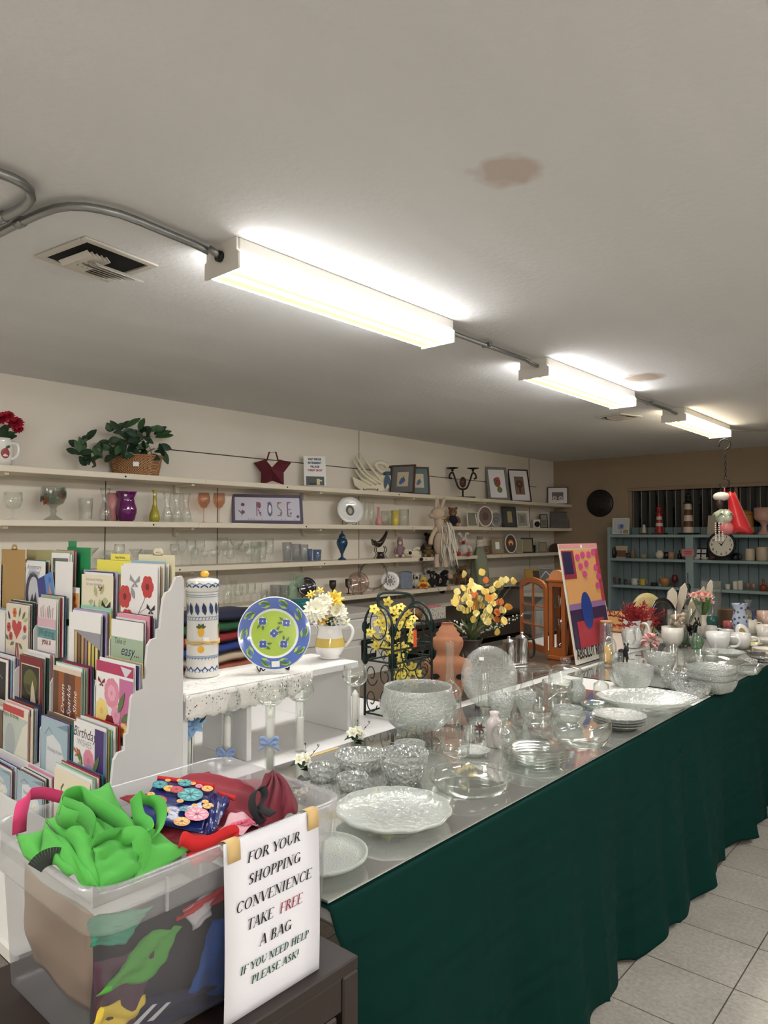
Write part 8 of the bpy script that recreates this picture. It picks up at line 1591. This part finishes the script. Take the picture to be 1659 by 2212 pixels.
lighthouse(1425, 62, 22, 'red and white lighthouse ornament on the blue shelf top', (LR, LR, LW, LR, LW, LR), LR, mat('brown base', (70, 40, 30), .6))
lighthouse(1488, 92, 28, 'tall brown and cream lighthouse ornament on the blue shelf top', (LW, LB, LW, LB, LW), M_DARK, M_DARK)
lighthouse(1392, 26, 12, 'small white lighthouse on rocks left of the red lighthouse', (LW, LW), M_DARK, mat('rock', (96, 84, 72), .9))
p = bl(1448, 0, .05); b = MB()
for k in range(9): b.leaf((0, 0, .004), (math.cos(k * .7), math.sin(k * .7), .6), (0, 0, 1), .05, .016, mat('pale green glaze', (150, 170, 110), .4))
solo('leaf_ornament', b, 'small green leaf ornament between the two lighthouses', 'ornament', p)
p = bl(1538, 0); s = mpp(p); solo('leaning_board', MB().at(Rm(-12, 'X')).box((0, 0, 21 * s), (18 * s, .012, 42 * s), mat('pale board', (176, 164, 146), .6)), 'pale board leaning behind the hanging ornament', 'board', p)
p = bl(1610, 0); s = mpp(p); t = thing('basket_jar', 'mustard coloured lidded jar shaped like a straw basket', 'jar', p); MJ = mat('straw glaze', (164, 116, 58), .5, bump=(60, .6, .004)); MB().lathe([(0, 0), (15 * s, 0), (17 * s, 10 * s), (17 * s, 40 * s), (15 * s, 44 * s), (0, 44 * s)], MJ, 24).build('body', t); MB().lathe([(17 * s, 44 * s), (15 * s, 49 * s), (5 * s, 52 * s), (0, 54 * s)], MJ, 22).build('lid', t); MB().ell((15 * s, -14 * s, 10 * s), (8 * s, 6 * s, 9 * s), MJ, 10, 6).build('figure', t)
onblue(0, 'bowl', 'pinkish frilled compote at the right edge of the blue shelf top', 'bowl', 'compote', 1652, 40, 58, (190, 150, 140))
B = [(1, 'vase', 'black round vase at the left end of the upper blue shelf', 'vase', 'ball', 1326, 13, 22, (26, 24, 26)), (1, 'shaker', 'brown shaker with a pale top on the upper blue shelf', 'shaker', 'jar', 1367, 10, 18, (120, 106, 92)), (1, 'small_pot', 'small dark pot right of the picture card', 'pot', 'tumbler', 1357, 9, 11, (70, 66, 64)), (1, 'tin', 'low pale tin on the upper blue shelf', 'tin', 'cylinder', 1390, 15, 10, (150, 138, 122)), (1, 'shell_dish', 'white open-mouthed shell dish on the upper blue shelf', 'dish', 'ball', 1425, 19, 18, (210, 204, 190)), (1, 'tumbler', 'dark tumbler right of the white shell dish', 'cup', 'cylinder', 1440, 12, 15, (30, 28, 30)), (1, 'round_box', 'tan round box right of the dark tumbler', 'box', 'cylinder', 1450, 13, 15, (180, 136, 108)), (1, 'bottle', 'small dark bottle beside the shelf upright', 'bottle', 'bottle', 1468, 9, 20, (28, 26, 28)), (1, 'soap_dish', 'low white dish left of the black card box', 'dish', 'dish', 1505, 15, 5, (214, 204, 190)), (1, 'soap_dish', 'low white dish in front of the black card box', 'dish', 'dish', 1522, 16, 5, (206, 196, 184)), (1, 'small_vase', 'small rust vase below the clock', 'vase', 'ball', 1540, 12, 14, (120, 70, 56)), (1, 'black_mug', 'black mug right of the clock', 'mug', 'mug', 1588, 16, 16, (24, 24, 28)), (1, 'sugar_jar', 'cream lidded jar, left one of the jars at the right of the upper blue shelf', 'jar', 'jar', 1620, 20, 26, (196, 182, 160)), (1, 'sugar_jar', 'tall cream canister at the right edge of the upper blue shelf', 'jar', 'jar', 1647, 24, 30, (188, 174, 154)),
     (2, 'figurine', 'tiny rust figurine, first on the middle blue shelf', 'figurine', 'pilsner', 1327, 6, 14, (120, 70, 50)), (2, 'figurine', 'tiny dark figurine, second on the middle blue shelf', 'figurine', 'pilsner', 1338, 6, 13, (40, 36, 40)), (2, 'figurine', 'tiny dark cup, third on the middle blue shelf', 'figurine', 'tumbler', 1350, 6, 11, (70, 44, 40)), (2, 'painted_mug', 'white mug with a black patch on the middle blue shelf', 'mug', 'mug', 1370, 13, 14, (206, 204, 198)), (2, 'painted_mug', 'yellow and black mug on the middle blue shelf', 'mug', 'mug', 1387, 12, 14, (206, 180, 70)), (2, 'coral', 'tan coral piece on the middle blue shelf', 'coral', 'tulip', 1435, 22, 18, (180, 130, 84)), (2, 'small_vase', 'pale slim vase left of the coral piece', 'vase', 'bud', 1426, 7, 22, (170, 160, 140)), (2, 'figurine', 'dark red figurine right of the coral piece', 'figurine', 'snifter', 1457, 14, 26, (96, 34, 36)), (2, 'small_box', 'small dark box in the middle of the middle blue shelf', 'box', 'cylinder', 1412, 14, 7, (34, 30, 30)), (2, 'small_cup', 'white cup with a red spot right of the tall clear vase', 'cup', 'mug', 1571, 10, 11, (214, 208, 200)), (2, 'shaker', 'white shaker, left of the pair on the middle blue shelf', 'shaker', 'jar', 1587, 10, 18, (216, 210, 200)), (2, 'shaker', 'white shaker, right of the pair on the middle blue shelf', 'shaker', 'jar', 1598, 11, 20, (210, 204, 194)), (2, 'figurine', 'pinkish figurine, left of two on the middle blue shelf', 'figurine', 'snifter', 1615, 9, 16, (150, 108, 90)), (2, 'figurine', 'pinkish figurine, right of two on the middle blue shelf', 'figurine', 'snifter', 1627, 9, 15, (160, 124, 104)), (2, 'nesting_doll', 'red and gold nesting doll at the right edge of the middle blue shelf', 'doll', 'decanter', 1648, 15, 26, (140, 62, 34))]
for i, n_, lb, c_, kd, x, w2, h2, c in B: onblue(i, n_, lb, c_, kd, x, w2, h2, c, handle=(.2, .8) if 'mug' in n_ else None)
p = bl(1342, 1, .12); s = mpp(p); solo('picture_card', MB().at(Rm(-8, 'X')).box((0, 0, 13 * s), (26 * s, .006, 26 * s), mat('cream card', (196, 180, 156), .6)).box((0, -.004, 9 * s), (20 * s, .003, 14 * s), mat('brown card print', (120, 90, 72), .6)), 'cream picture card standing on the upper blue shelf', 'card', p)
p = bl(1514, 1, .12); s = mpp(p); b = MB().at(Rm(-14, 'X')); b.box((0, 0, 13 * s), (26 * s, .02, 25 * s), M_DARK, .003)
for k in range(4): b.box(((-6 + 12 * (k % 2)) * s, -.012, (7 + 11 * (k // 2)) * s), (9 * s, .003, 8 * s), mat('white print', (220, 220, 224), .6))
solo('card_box', b, 'black box printed with white squares on the upper blue shelf', 'box', p)
p = aty(1486, 1194, BY - .004); s = mpp(p); t = thing('price_sign', 'pink card sign on the upright of the blue shelving', 'sign', p); MB().box((0, 0, 0), (26 * s, .002, 16 * s), mat('pink card', (206, 128, 134), .6)).build('card', t); b = MB(); b.box((0, -.0015, 2 * s), (16 * s, .001, 1.2 * s), BLK); b.box((0, -.0015, -2 * s), (13 * s, .001, 1.0 * s), BLK); b.build('writing', t)
# clock hung on the front of the blue shelving
p = aty(1559, 1177, BY - .03); s = mpp(p); R = 26 * s * 1.12; t = thing('clock', 'round black-rimmed wall clock hanging in front of the blue shelving', 'clock', p); MF = Rm(84, 'X')
MB().at(MF).lathe([(0, -.01), (R, -.01), (R * 1.02, .008), (R * .98, .02), (R * .86, .018), (R * .84, .008), (0, .008)], M_DARK, 40).build('rim', t); MB().at(MF).add(flat(circ(R * .85, 36), .009), [tuple(range(36))], mat('clock face', (226, 222, 210), .5)).build('face', t)
b = MB()
for k in range(12):
    q = math.radians(90 - 30 * (k + 1)); b.text(str(k + 1), R * .26, INK, MF @ Tm(R * .68 * math.cos(q), R * .68 * math.sin(q) - R * .09, .0095), bold=.0006)
b.build('numerals', t)
for nm, a, L, wd in (('hour_hand', 305, .42, .05), ('minute_hand', 35, .6, .04)):
    q = math.radians(90 - a); d = Vector((math.cos(q), math.sin(q), 0)); e = Vector((-d.y, d.x, 0)); MB().at(MF).add([d * -R * .08 - e * R * wd + Vector((0, 0, .011)), d * R * L + Vector((0, 0, .011)), d * -R * .08 + e * R * wd + Vector((0, 0, .011))], [(0, 1, 2)], INK).build(nm, t)
# chain and hanging jester ornament under the far lamp
CX = -1.81; CYY = 6.5; t = thing('chain', 'black hook and chain hanging under the far ceiling light', 'chain', (CX, CYY, 2.36)); ct = t
MB().tube([(0, 0, .0), (.002, 0, -.04)], .003, mat('blue cord', (80, 90, 150), .7), 5).build('cord', t); MB().tube([(.045 * math.cos(q) + .0, 0, -.08 + .045 * math.sin(q)) for q in [math.radians(d) for d in range(200, -100, -20)]], .006, M_DARK, 7).build('hook', t)
for k in range(9): b = MB().at(Tm(.004, 0, -.145 - .027 * k) @ Rm(90 * (k % 2))); b.tube([(.008 * math.cos(q), 0, .018 * math.sin(q)) for q in [2 * PI * j / 12 for j in range(12)]], .003, M_DARK, 5, True); b.build('link', t)
MB().tube([(.04 * math.cos(q) - .005, 0, -.415 + .04 * math.sin(q)) for q in [math.radians(d) for d in range(100, -200, -20)]], .006, M_DARK, 7).build('hook', t)
t = thing('jester_ornament', 'red jester doll with white hat, iridescent collar and bead strings hanging on the chain', 'ornament', (CX, CYY - .02, 1.50)); M_RS = mat('red satin', (190, 30, 40), .3, sheen=.2); M_WS = mat('white satin', (226, 222, 216), .3); M_IR = mat('iridescent foil', (214, 226, 206), .12, .4, coat=.8)
rows = [[(.05 + .012 * k + (.03 + .055 * u) * math.cos(q), (.03 + .05 * u) * .7 * math.sin(q), .36 - .34 * u + .01 * math.sin(3 * q)) for q in [2 * PI * j / 16 for j in range(17)]] for k, u in enumerate([i / 7 for i in range(8)])]; MB().sheet(rows, M_RS, .002).build('cloak', t)
MB().ell((-.02, -.02, .33), (.07, .05, .04), M_WS, 14, 8).build('hat', t); MB().ell((-.03, -.03, .27), (.035, .03, .045), mat('dark painted face', (60, 36, 36), .4), 12, 8).build('face', t); rows = [[((.03 + .06 * u) * math.cos(q) + .0, -.03 + (.03 + .05 * u) * .8 * math.sin(q), .22 - .05 * u + .018 * math.sin(q * 7) * u) for q in [2 * PI * j / 36 for j in range(37)]] for u in (0, .5, 1)]; MB().sheet(rows, M_IR, .002).build('collar', t); MB().ell((.0, -.03, .15), (.075, .05, .06), M_IR, 14, 8).build('ruff', t); MB().ell((.02, -.02, .06), (.065, .05, .06), mat('pink satin', (206, 120, 124), .4), 14, 8).build('skirt', t); b = MB()
for j in range(3):
    for k in range(9): b.ell((-.06 + .028 * j, -.055, .10 - .018 * k), .0075, mat('pearl bead', (240, 234, 224), .15), 8, 5)
b.build('bead_strings', t); MB().tube([(-.005, .02, .405), (-.002, .012, .34)], .006, M_RS, 6).build('loop', t)
# ---------------------------------------------------------------- china and oddments at the far end of the tables
def far(name, label, cat, kind, x, y, w, h, c=None, m=None, handle=None, rz=0, flute=None, z=None, coat=.4, wall=.003):
    zz = z if z else (BZT + .006); p = atz(x, y, zz)
    if p.x > XB - .01: p = atz(x, y, MZ)
    s = mpp(p); m = m or mat('china %d %d %d' % c, c, .22, coat=coat); return solo(name, glassware(kind, w * s, h * s, m, wall, 24, flute, handle=handle), label, cat, p, rz)
WC_ = (240, 238, 232)
F = [('pitcher', 'white scalloped pitcher behind the cordial glasses', 'jug', 'vase', 1366, 1398, 42, 58, WC_, (.3, .9)), ('pitcher', 'small white jug beside the terracotta pot', 'jug', 'vase', 1392, 1392, 34, 50, (224, 216, 206), None), ('casserole', 'white eared casserole dish in the middle of the far china', 'dish', 'deepbowl', 1453, 1396, 46, 42, (236, 230, 218), None), ('creamer', 'large white tapering creamer with a blue line', 'jug', 'bowl', 1552, 1406, 50, 40, (240, 240, 236), (.3, .8)), ('creamer', 'white creamer directly right of the large creamer', 'jug', 'deepbowl', 1600, 1402, 42, 34, (236, 234, 226), (.3, .8)), ('sugar_bowl', 'white lidded pot with a red line behind the creamers', 'pot', 'jar', 1535, 1378, 28, 26, (232, 228, 222), (.2, .8)), ('round_box', 'round pale box with a pink rosebud lid', 'box', 'cylinder', 1570, 1377, 30, 17, (206, 212, 210), None), ('pot', 'pink ceramic pot behind the round pale box', 'pot', 'cylinder', 1577, 1364, 27, 22, (206, 110, 116), None), ('mug', 'large cream mug right of the oval plaque', 'mug', 'mug', 1622, 1368, 26, 30, (232, 224, 208), (.2, .8)), ('vase', 'dark teal vase beside the tulip vase', 'vase', 'tulip', 1539, 1366, 26, 34, (26, 84, 80), None), ('cup', 'white fluted cup near the right edge of the picture', 'cup', 'tumbler', 1651, 1376, 32, 26, (238, 232, 222), None), ('mug', 'white mug painted with red flowers at the right edge', 'mug', 'mug', 1654, 1352, 34, 32, (226, 196, 180), None), ('cream_bowl', 'low cream bowl at the right edge below the white cup', 'bowl', 'bowl', 1652, 1392, 30, 14, (230, 224, 210), None), ('salad_plate', 'yellow and green leaf plate behind the second creamer', 'plate', 'plate', 1628, 1396, 36, 7, (220, 214, 120), None), ('serving_dish', 'long white serving dish below the oval plaque', 'dish', 'dish', 1600, 1388, 70, 10, (238, 234, 226), None)]
for n_, lb, c_, kd, x, y, w_, h_, c, hd in F: far(n_, lb, c_, kd, x, y, w_, h_, c, None, hd)
for k in range(4): p = atz(1652, 1414, MZ); s = mpp(p); solo('dinner_plate', glassware('plate', 50 * s, 7 * s, mat('white banded china', (232, 224, 212), .25), .003, 32), 'white dinner plate, %s in the stack at the right edge' % ('bottom', 'second', 'third', 'top')[k], 'plate', (p.x, p.y, MZ + .0068 * k), 0, 'stacked white dinner plates')
for k in range(4): p = atz(1494, 1388, BZT + .006); s = mpp(p); solo('saucer', glassware('plate', 26 * s, 6 * s, M_PW, .003, 24), 'small white saucer, %s in the stack by the shell vase' % ('bottom', 'second', 'third', 'top')[k], 'saucer', (p.x, p.y, BZT + .006 + .006 * k), 0, 'small saucers')
far('glass_vase', 'large wide clear glass vase in front of the blue shelving', 'vase', 'highball', 1537, 1352, 44, 96, m=CL, z=.768)
far('cloche', 'clear glass dome with a knob behind the blue pitcher', 'cloche', 'decanter', 1617, 1362, 36, 66, m=CL)
far('green_bottle', 'pale green glass vase with spreading leaves', 'vase', 'ball', 1505, 1402, 30, 34, m=glass('leaf green glass', (206, 232, 206), .03, .08))
far('oil_lamp', 'small clear bottle beside the poster', 'bottle', 'bottle', 1312, 1368, 10, 56, m=CL)
# shell vase
p = atz(1465, 1392, BZT + .006); s = mpp(p); t = thing('shell_vase', 'clear cylinder vase filled with seashells over green sand', 'vase', p); glassware('cylinder', 44 * s, 74 * s, CL, .002, 28).build('glass', t); MB().lathe([(.0004, .004), (20 * s, .004), (20 * s, 28 * s), (.0004, 30 * s)], mat('green sand', (104, 120, 96), .9, bump=(80, .6, .002)), 20).build('sand', t); rnd = random.Random(4)
for k in range(9):
    b = MB(); q = k * 2.4; c = Vector((11 * s * math.cos(q), 11 * s * math.sin(q), (36 + 3.4 * k) * s)); b.at(Tm(*c) @ Rm(rnd.uniform(0, 180)) @ Rm(rnd.uniform(20, 120), 'X')); b.lathe([(.0004, -9 * s), (3 * s, -5 * s), (7 * s, 0), (5 * s, 4 * s), (6 * s, 5 * s), (2.5 * s, 9 * s), (.0004, 11 * s)], mat('seashell', (226, 196, 172), .5, var=.1), 12, (5, .1)); b.build('seashell', t)
# apothecary jar
p = atz(1498, 1384, BZT + .006); s = mpp(p); t = thing('apothecary_jar', 'tall clear jar with a stacked glass lid', 'jar', p); glassware('cylinder', 34 * s, 76 * s, CL, .002, 28).build('jar', t); MB().lathe([(18 * s, 77 * s), (18 * s, 88 * s), (9 * s, 92 * s), (12 * s, 97 * s), (10 * s, 103 * s), (.0004, 105 * s)], CL, 24).build('lid', t)
# tulip vase
p = atz(1519, 1374, BZT + .006); s = mpp(p); o = thing('tulip_vase', 'slim white vase of pink tulips', 'vase', p); glassware('vase', 18 * s, 46 * s, mat('white bisque', (226, 214, 196), .4), .003, 20).build('body', o)
t = thing('tulips', 'bunch of pink silk tulips in the slim white vase', 'flowers', p); MT = mat('pink tulip', (240, 172, 160), .6)
for x, y in ((1496, 1284), (1508, 1280), (1522, 1282), (1530, 1284), (1534, 1298), (1516, 1294)):
    b = MB(); c = atx(x, y, p.x) - p; mum(b, c - Vector((0, 0, 4 * s)), (.3, -.3, 1), 11 * s, MT, MT, 5, 2, 1.6, .8); b.build('flower', t)
b = MB()
for k in range(9): b.leaf((0, 0, 40 * s), (math.cos(k * .7) * .5, math.sin(k * .7) * .5, 1.2), (.6, -.6, .3), 46 * s, 11 * s, mat('tulip leaf', (70, 104, 52), .5), .1)
b.build('leaves', t)
# red plant
p = atz(1368, 1394, BZT + .006); s = mpp(p); t = thing('flower_pot', 'terracotta pot holding the feathery red plant', 'pot', p); MB().lathe([(0, 0), (18 * s, 0), (23 * s, 38 * s), (25 * s, 38 * s), (25 * s, 46 * s), (22 * s, 46 * s), (20 * s, 38 * s), (0, 38 * s)], M_TC, 28).build('body', t)
t = thing('red_plant', 'feathery dark red silk plant in the terracotta pot', 'plant', p); b = MB(); rnd = random.Random(15); MRP = mat('crimson frond', (150, 28, 34), .7, var=.3)
for k in range(84):
    x = rnd.gauss(1382, 30); y = rnd.uniform(1296, 1346) + abs(x - 1384) * .25; c = atx(x, y, p.x + rnd.uniform(-.06, .1)) - p; a = Vector((0, 0, 44 * s)); b.tube([a, a.lerp(c, .5) + Vector((0, 0, .01)), c], .001, MRP, 4)
    for j in range(9): q = a.lerp(c, .35 + .07 * j); b.leaf(q, (c - a).normalized() + Vector((rnd.uniform(-1, 1), rnd.uniform(-1, 1), rnd.uniform(-.4, .8))), (rnd.random(), -1, 0), .035, .009, MRP, .1, 2)
b.build('fronds', t)
# pink cluster in a glass
far('tumbler', 'clear footed glass holding the pink silk cluster', 'glass', 'compote', 1405, 1424, 30, 30, m=CL)
p = atz(1405, 1424, BZT + .006); s = mpp(p); t = thing('silk_flower', 'pale pink ruffled silk flower in a clear footed glass', 'flower', p); rnd = random.Random(2); MPK = mat('pale pink silk', (240, 184, 180), .6)
b = MB()
for k in range(40): q = rnd.uniform(0, 6.28); e = rnd.uniform(-.6, 1.4); d = Vector((math.cos(q) * math.cos(e), math.sin(q) * math.cos(e), math.sin(e))); b.leaf(Vector((0, 0, 38 * s)) + d * 8 * s, d + Vector((rnd.uniform(-.5, .5), rnd.uniform(-.5, .5), 0)), (0, 0, 1), 13 * s, 11 * s, MPK, .3, 3)
b.build('petals', t); MB().tube([(0, 0, 12 * s), (0, 0, 34 * s)], .002, MST, 5).build('stem', t)
# black plates and pale paddles standing behind
p = atz(1428, 1372, BZT + .006); s = mpp(p)
def standing(x, y, R_, label, name, m, sy=1.0, yo=0, tilt=80): q = atz(x, y, BZT + .006); q = q + Vector((0, 0, .0005)); disc(q, x, R_, label, name, m, tilt, yawo=yo, sy=sy)
standing(1430, 1372, 40, 'large black plate standing behind the red plant', 'black_plate', mat('black glaze', (20, 18, 20), .2, coat=.5), .75, 30)
standing(1398, 1366, 42, 'plate painted with a green and gold pineapple behind the red plant', 'painted_plate', mat('gold and green glaze', (196, 176, 120), .3, var=.3), .8, 10)
M_PAD = mat('pale wood', (206, 184, 152), .5); M_CRM = mat('cream enamel', (226, 212, 192), .4)
for k, (x, y, h, w, m, lb, ln) in enumerate(((1448, 1368, 98, 24, M_CRM, 'cream fan-shaped board behind the shell vase, left of its pair', 4), (1457, 1366, 108, 18, M_CRM, 'cream pointed board behind the shell vase, right of its pair', 14), (1474, 1366, 92, 18, M_PAD, 'pale wooden paddle leaning behind the apothecary jar', 24), (1488, 1364, 100, 17, M_PAD, 'wide wooden paddle leaning beside the black bottle', 28), (1503, 1362, 96, 14, M_CRM, 'white pointed petal board behind the tulips', 12), (1520, 1360, 108, 14, M_CRM, 'tall white petal board inside the wide clear vase outline', 10))):
    q = atz(x, y, BZT + .006); ss = mpp(q); H = h * ss; W = w * ss; b = MB().at(Rm(50) @ Rm(ln, 'Y') @ Rm(90, 'X')); b.prism([(W * .12, 0), (W * .2, H * .4), (W * .5, H * .7), (W * .42, H * .9), (0, H), (-W * .42, H * .9), (-W * .5, H * .7), (-W * .2, H * .4), (-W * .12, 0)], -.006, .006, m)
    o = solo('serving_paddle', b, lb, 'board', q); o.location.z += .001 + math.sin(math.radians(ln)) * W * .14
p = atz(1487, 1360, BZT + .006); s = mpp(p); H = 118 * s; solo('guitar_bottle', MB().lathe([(.0004, 0), (15 * s, 0), (16 * s, 20 * s), (16 * s, 62 * s), (11 * s, 74 * s), (5 * s, 82 * s), (7 * s, 92 * s), (5 * s, 97 * s), (1.5 * s, 100 * s), (1.2 * s, 122 * s), (.0004, 123 * s)], mat('gloss black', (16, 16, 18), .2), 24, None, True, 1, .5), 'tall black long-necked bottle in front of the blue shelving', 'bottle', p, 40)
# blue patterned pitcher
p = atz(1598, 1366, BZT + .006); s = mpp(p); t = thing('pitcher', 'blue and white patterned pitcher with a wavy rim', 'jug', p); M_BW = speck('blue transfer print', (190, 200, 214), (52, 72, 128), 34); glassware('vase', 32 * s, 62 * s, M_BW, .003, 24, (3, .06)).build('body', t); MB().tube(spline([(14 * s, 8 * s, 54 * s), (24 * s, 13 * s, 46 * s), (22 * s, 12 * s, 24 * s), (12 * s, 7 * s, 16 * s)], 5), 2.4 * s, mat('blue glaze', (52, 72, 128), .3), 7).build('handle', t)
p = atz(1604, 1385, BZT + .006); s = mpp(p); t = thing('oval_plaque', 'white oval plaque with a yellow flower medallion', 'plaque', p + Vector((0, 0, .001)), 22); b = MB().at(Tm(0, 0, 19 * s) @ Rm(78, 'X') @ Rm(20)); b.lathe([(.0004, -.004), (13 * s, -.004), (13 * s, .004), (.0004, .006)], M_PW, 28, None, True, 1, 1.42); b.build('plaque', t); b = MB().at(Tm(0, 0, 19 * s) @ Rm(78, 'X') @ Rm(20)); b.add(flat(circ(6 * s, 16, 9.5 * s), .0075), [tuple(range(16))], mat('olive medallion', (150, 120, 40), .4)); b.build('medallion', t)
# black horse figure and toy dog
def beast(p, L, label, name, m, rz, legs=1.0):
    t = thing(name, label, 'figurine', p, rz); b = MB(); H = L * .62 * legs
    b.tube(spline([(-L * .42, 0, H + L * .06), (-L * .2, 0, H + L * .1), (L * .1, 0, H + L * .08), (L * .34, 0, H + L * .14)], 5), [L * .13 + L * .05 * math.sin(PI * k / 15) for k in range(16)], m, 12)
    b.tube(spline([(L * .30, 0, H + L * .12), (L * .44, 0, H + L * .34), (L * .56, 0, H + L * .44)], 5), [L * .12 - .004 * k * L for k in range(11)], m, 10); b.tube([(L * .52, 0, H + L * .45), (L * .74, 0, H + L * .32)], [L * .10, L * .05], m, 10)
    for i in (-1, 1):
        b.leaf((L * .5, i * L * .05, H + L * .5), (-.1, i * .3, 1), (1, 0, 0), L * .16, L * .09, m, 0)
        b.tube(spline([(L * .26, i * L * .09, H + L * .04), (L * .30, i * L * .09, H * .5), (L * .27, i * L * .09, 0)], 4), [L * .07] * 4 + [L * .045] * 5, m, 8); b.tube(spline([(-L * .34, i * L * .09, H + L * .04), (-L * .24, i * L * .09, H * .62), (-L * .42, i * L * .09, H * .34), (-L * .38, i * L * .09, 0)], 4), [L * .085] * 4 + [L * .045] * 9, m, 8)
    b.tube(spline([(-L * .44, 0, H + L * .1), (-L * .6, 0, H), (-L * .62, 0, H * .5)], 4), [L * .05] * 5 + [L * .03] * 4, m, 7); b.build('body', t)
p = atz(1492, 1392, BZT + .006); beast(p, .15, 'glossy black horse figurine beside the shell vase', 'horse_figurine', mat('gloss black', (16, 16, 18), .2), -40)
p = atz(1346, 1432, BZT + .006); beast(p, .12, 'black toy dog beside the glass cloche', 'dog_figurine', mat('matt black', (20, 20, 22), .7), -50, .6)
p = atz(1330, 1362, BZT + .006); s = mpp(p); solo('wooden_box', MB().box((0, 0, 20 * s), (.20, .14, 40 * s), mat('pale oak box', (196, 146, 92), .5, var=.1), .004), 'pale wooden box behind the poster edge and red plant', 'box', p, 10)
p = atz(1592, 1352, BZT + .006); s = mpp(p); solo('brown_box', MB().box((0, 0, 18 * s), (.26, .16, 36 * s), mat('brown carton', (104, 80, 58), .6), .004), 'brown box with a dark band in front of the blue shelving', 'box', p, 5)
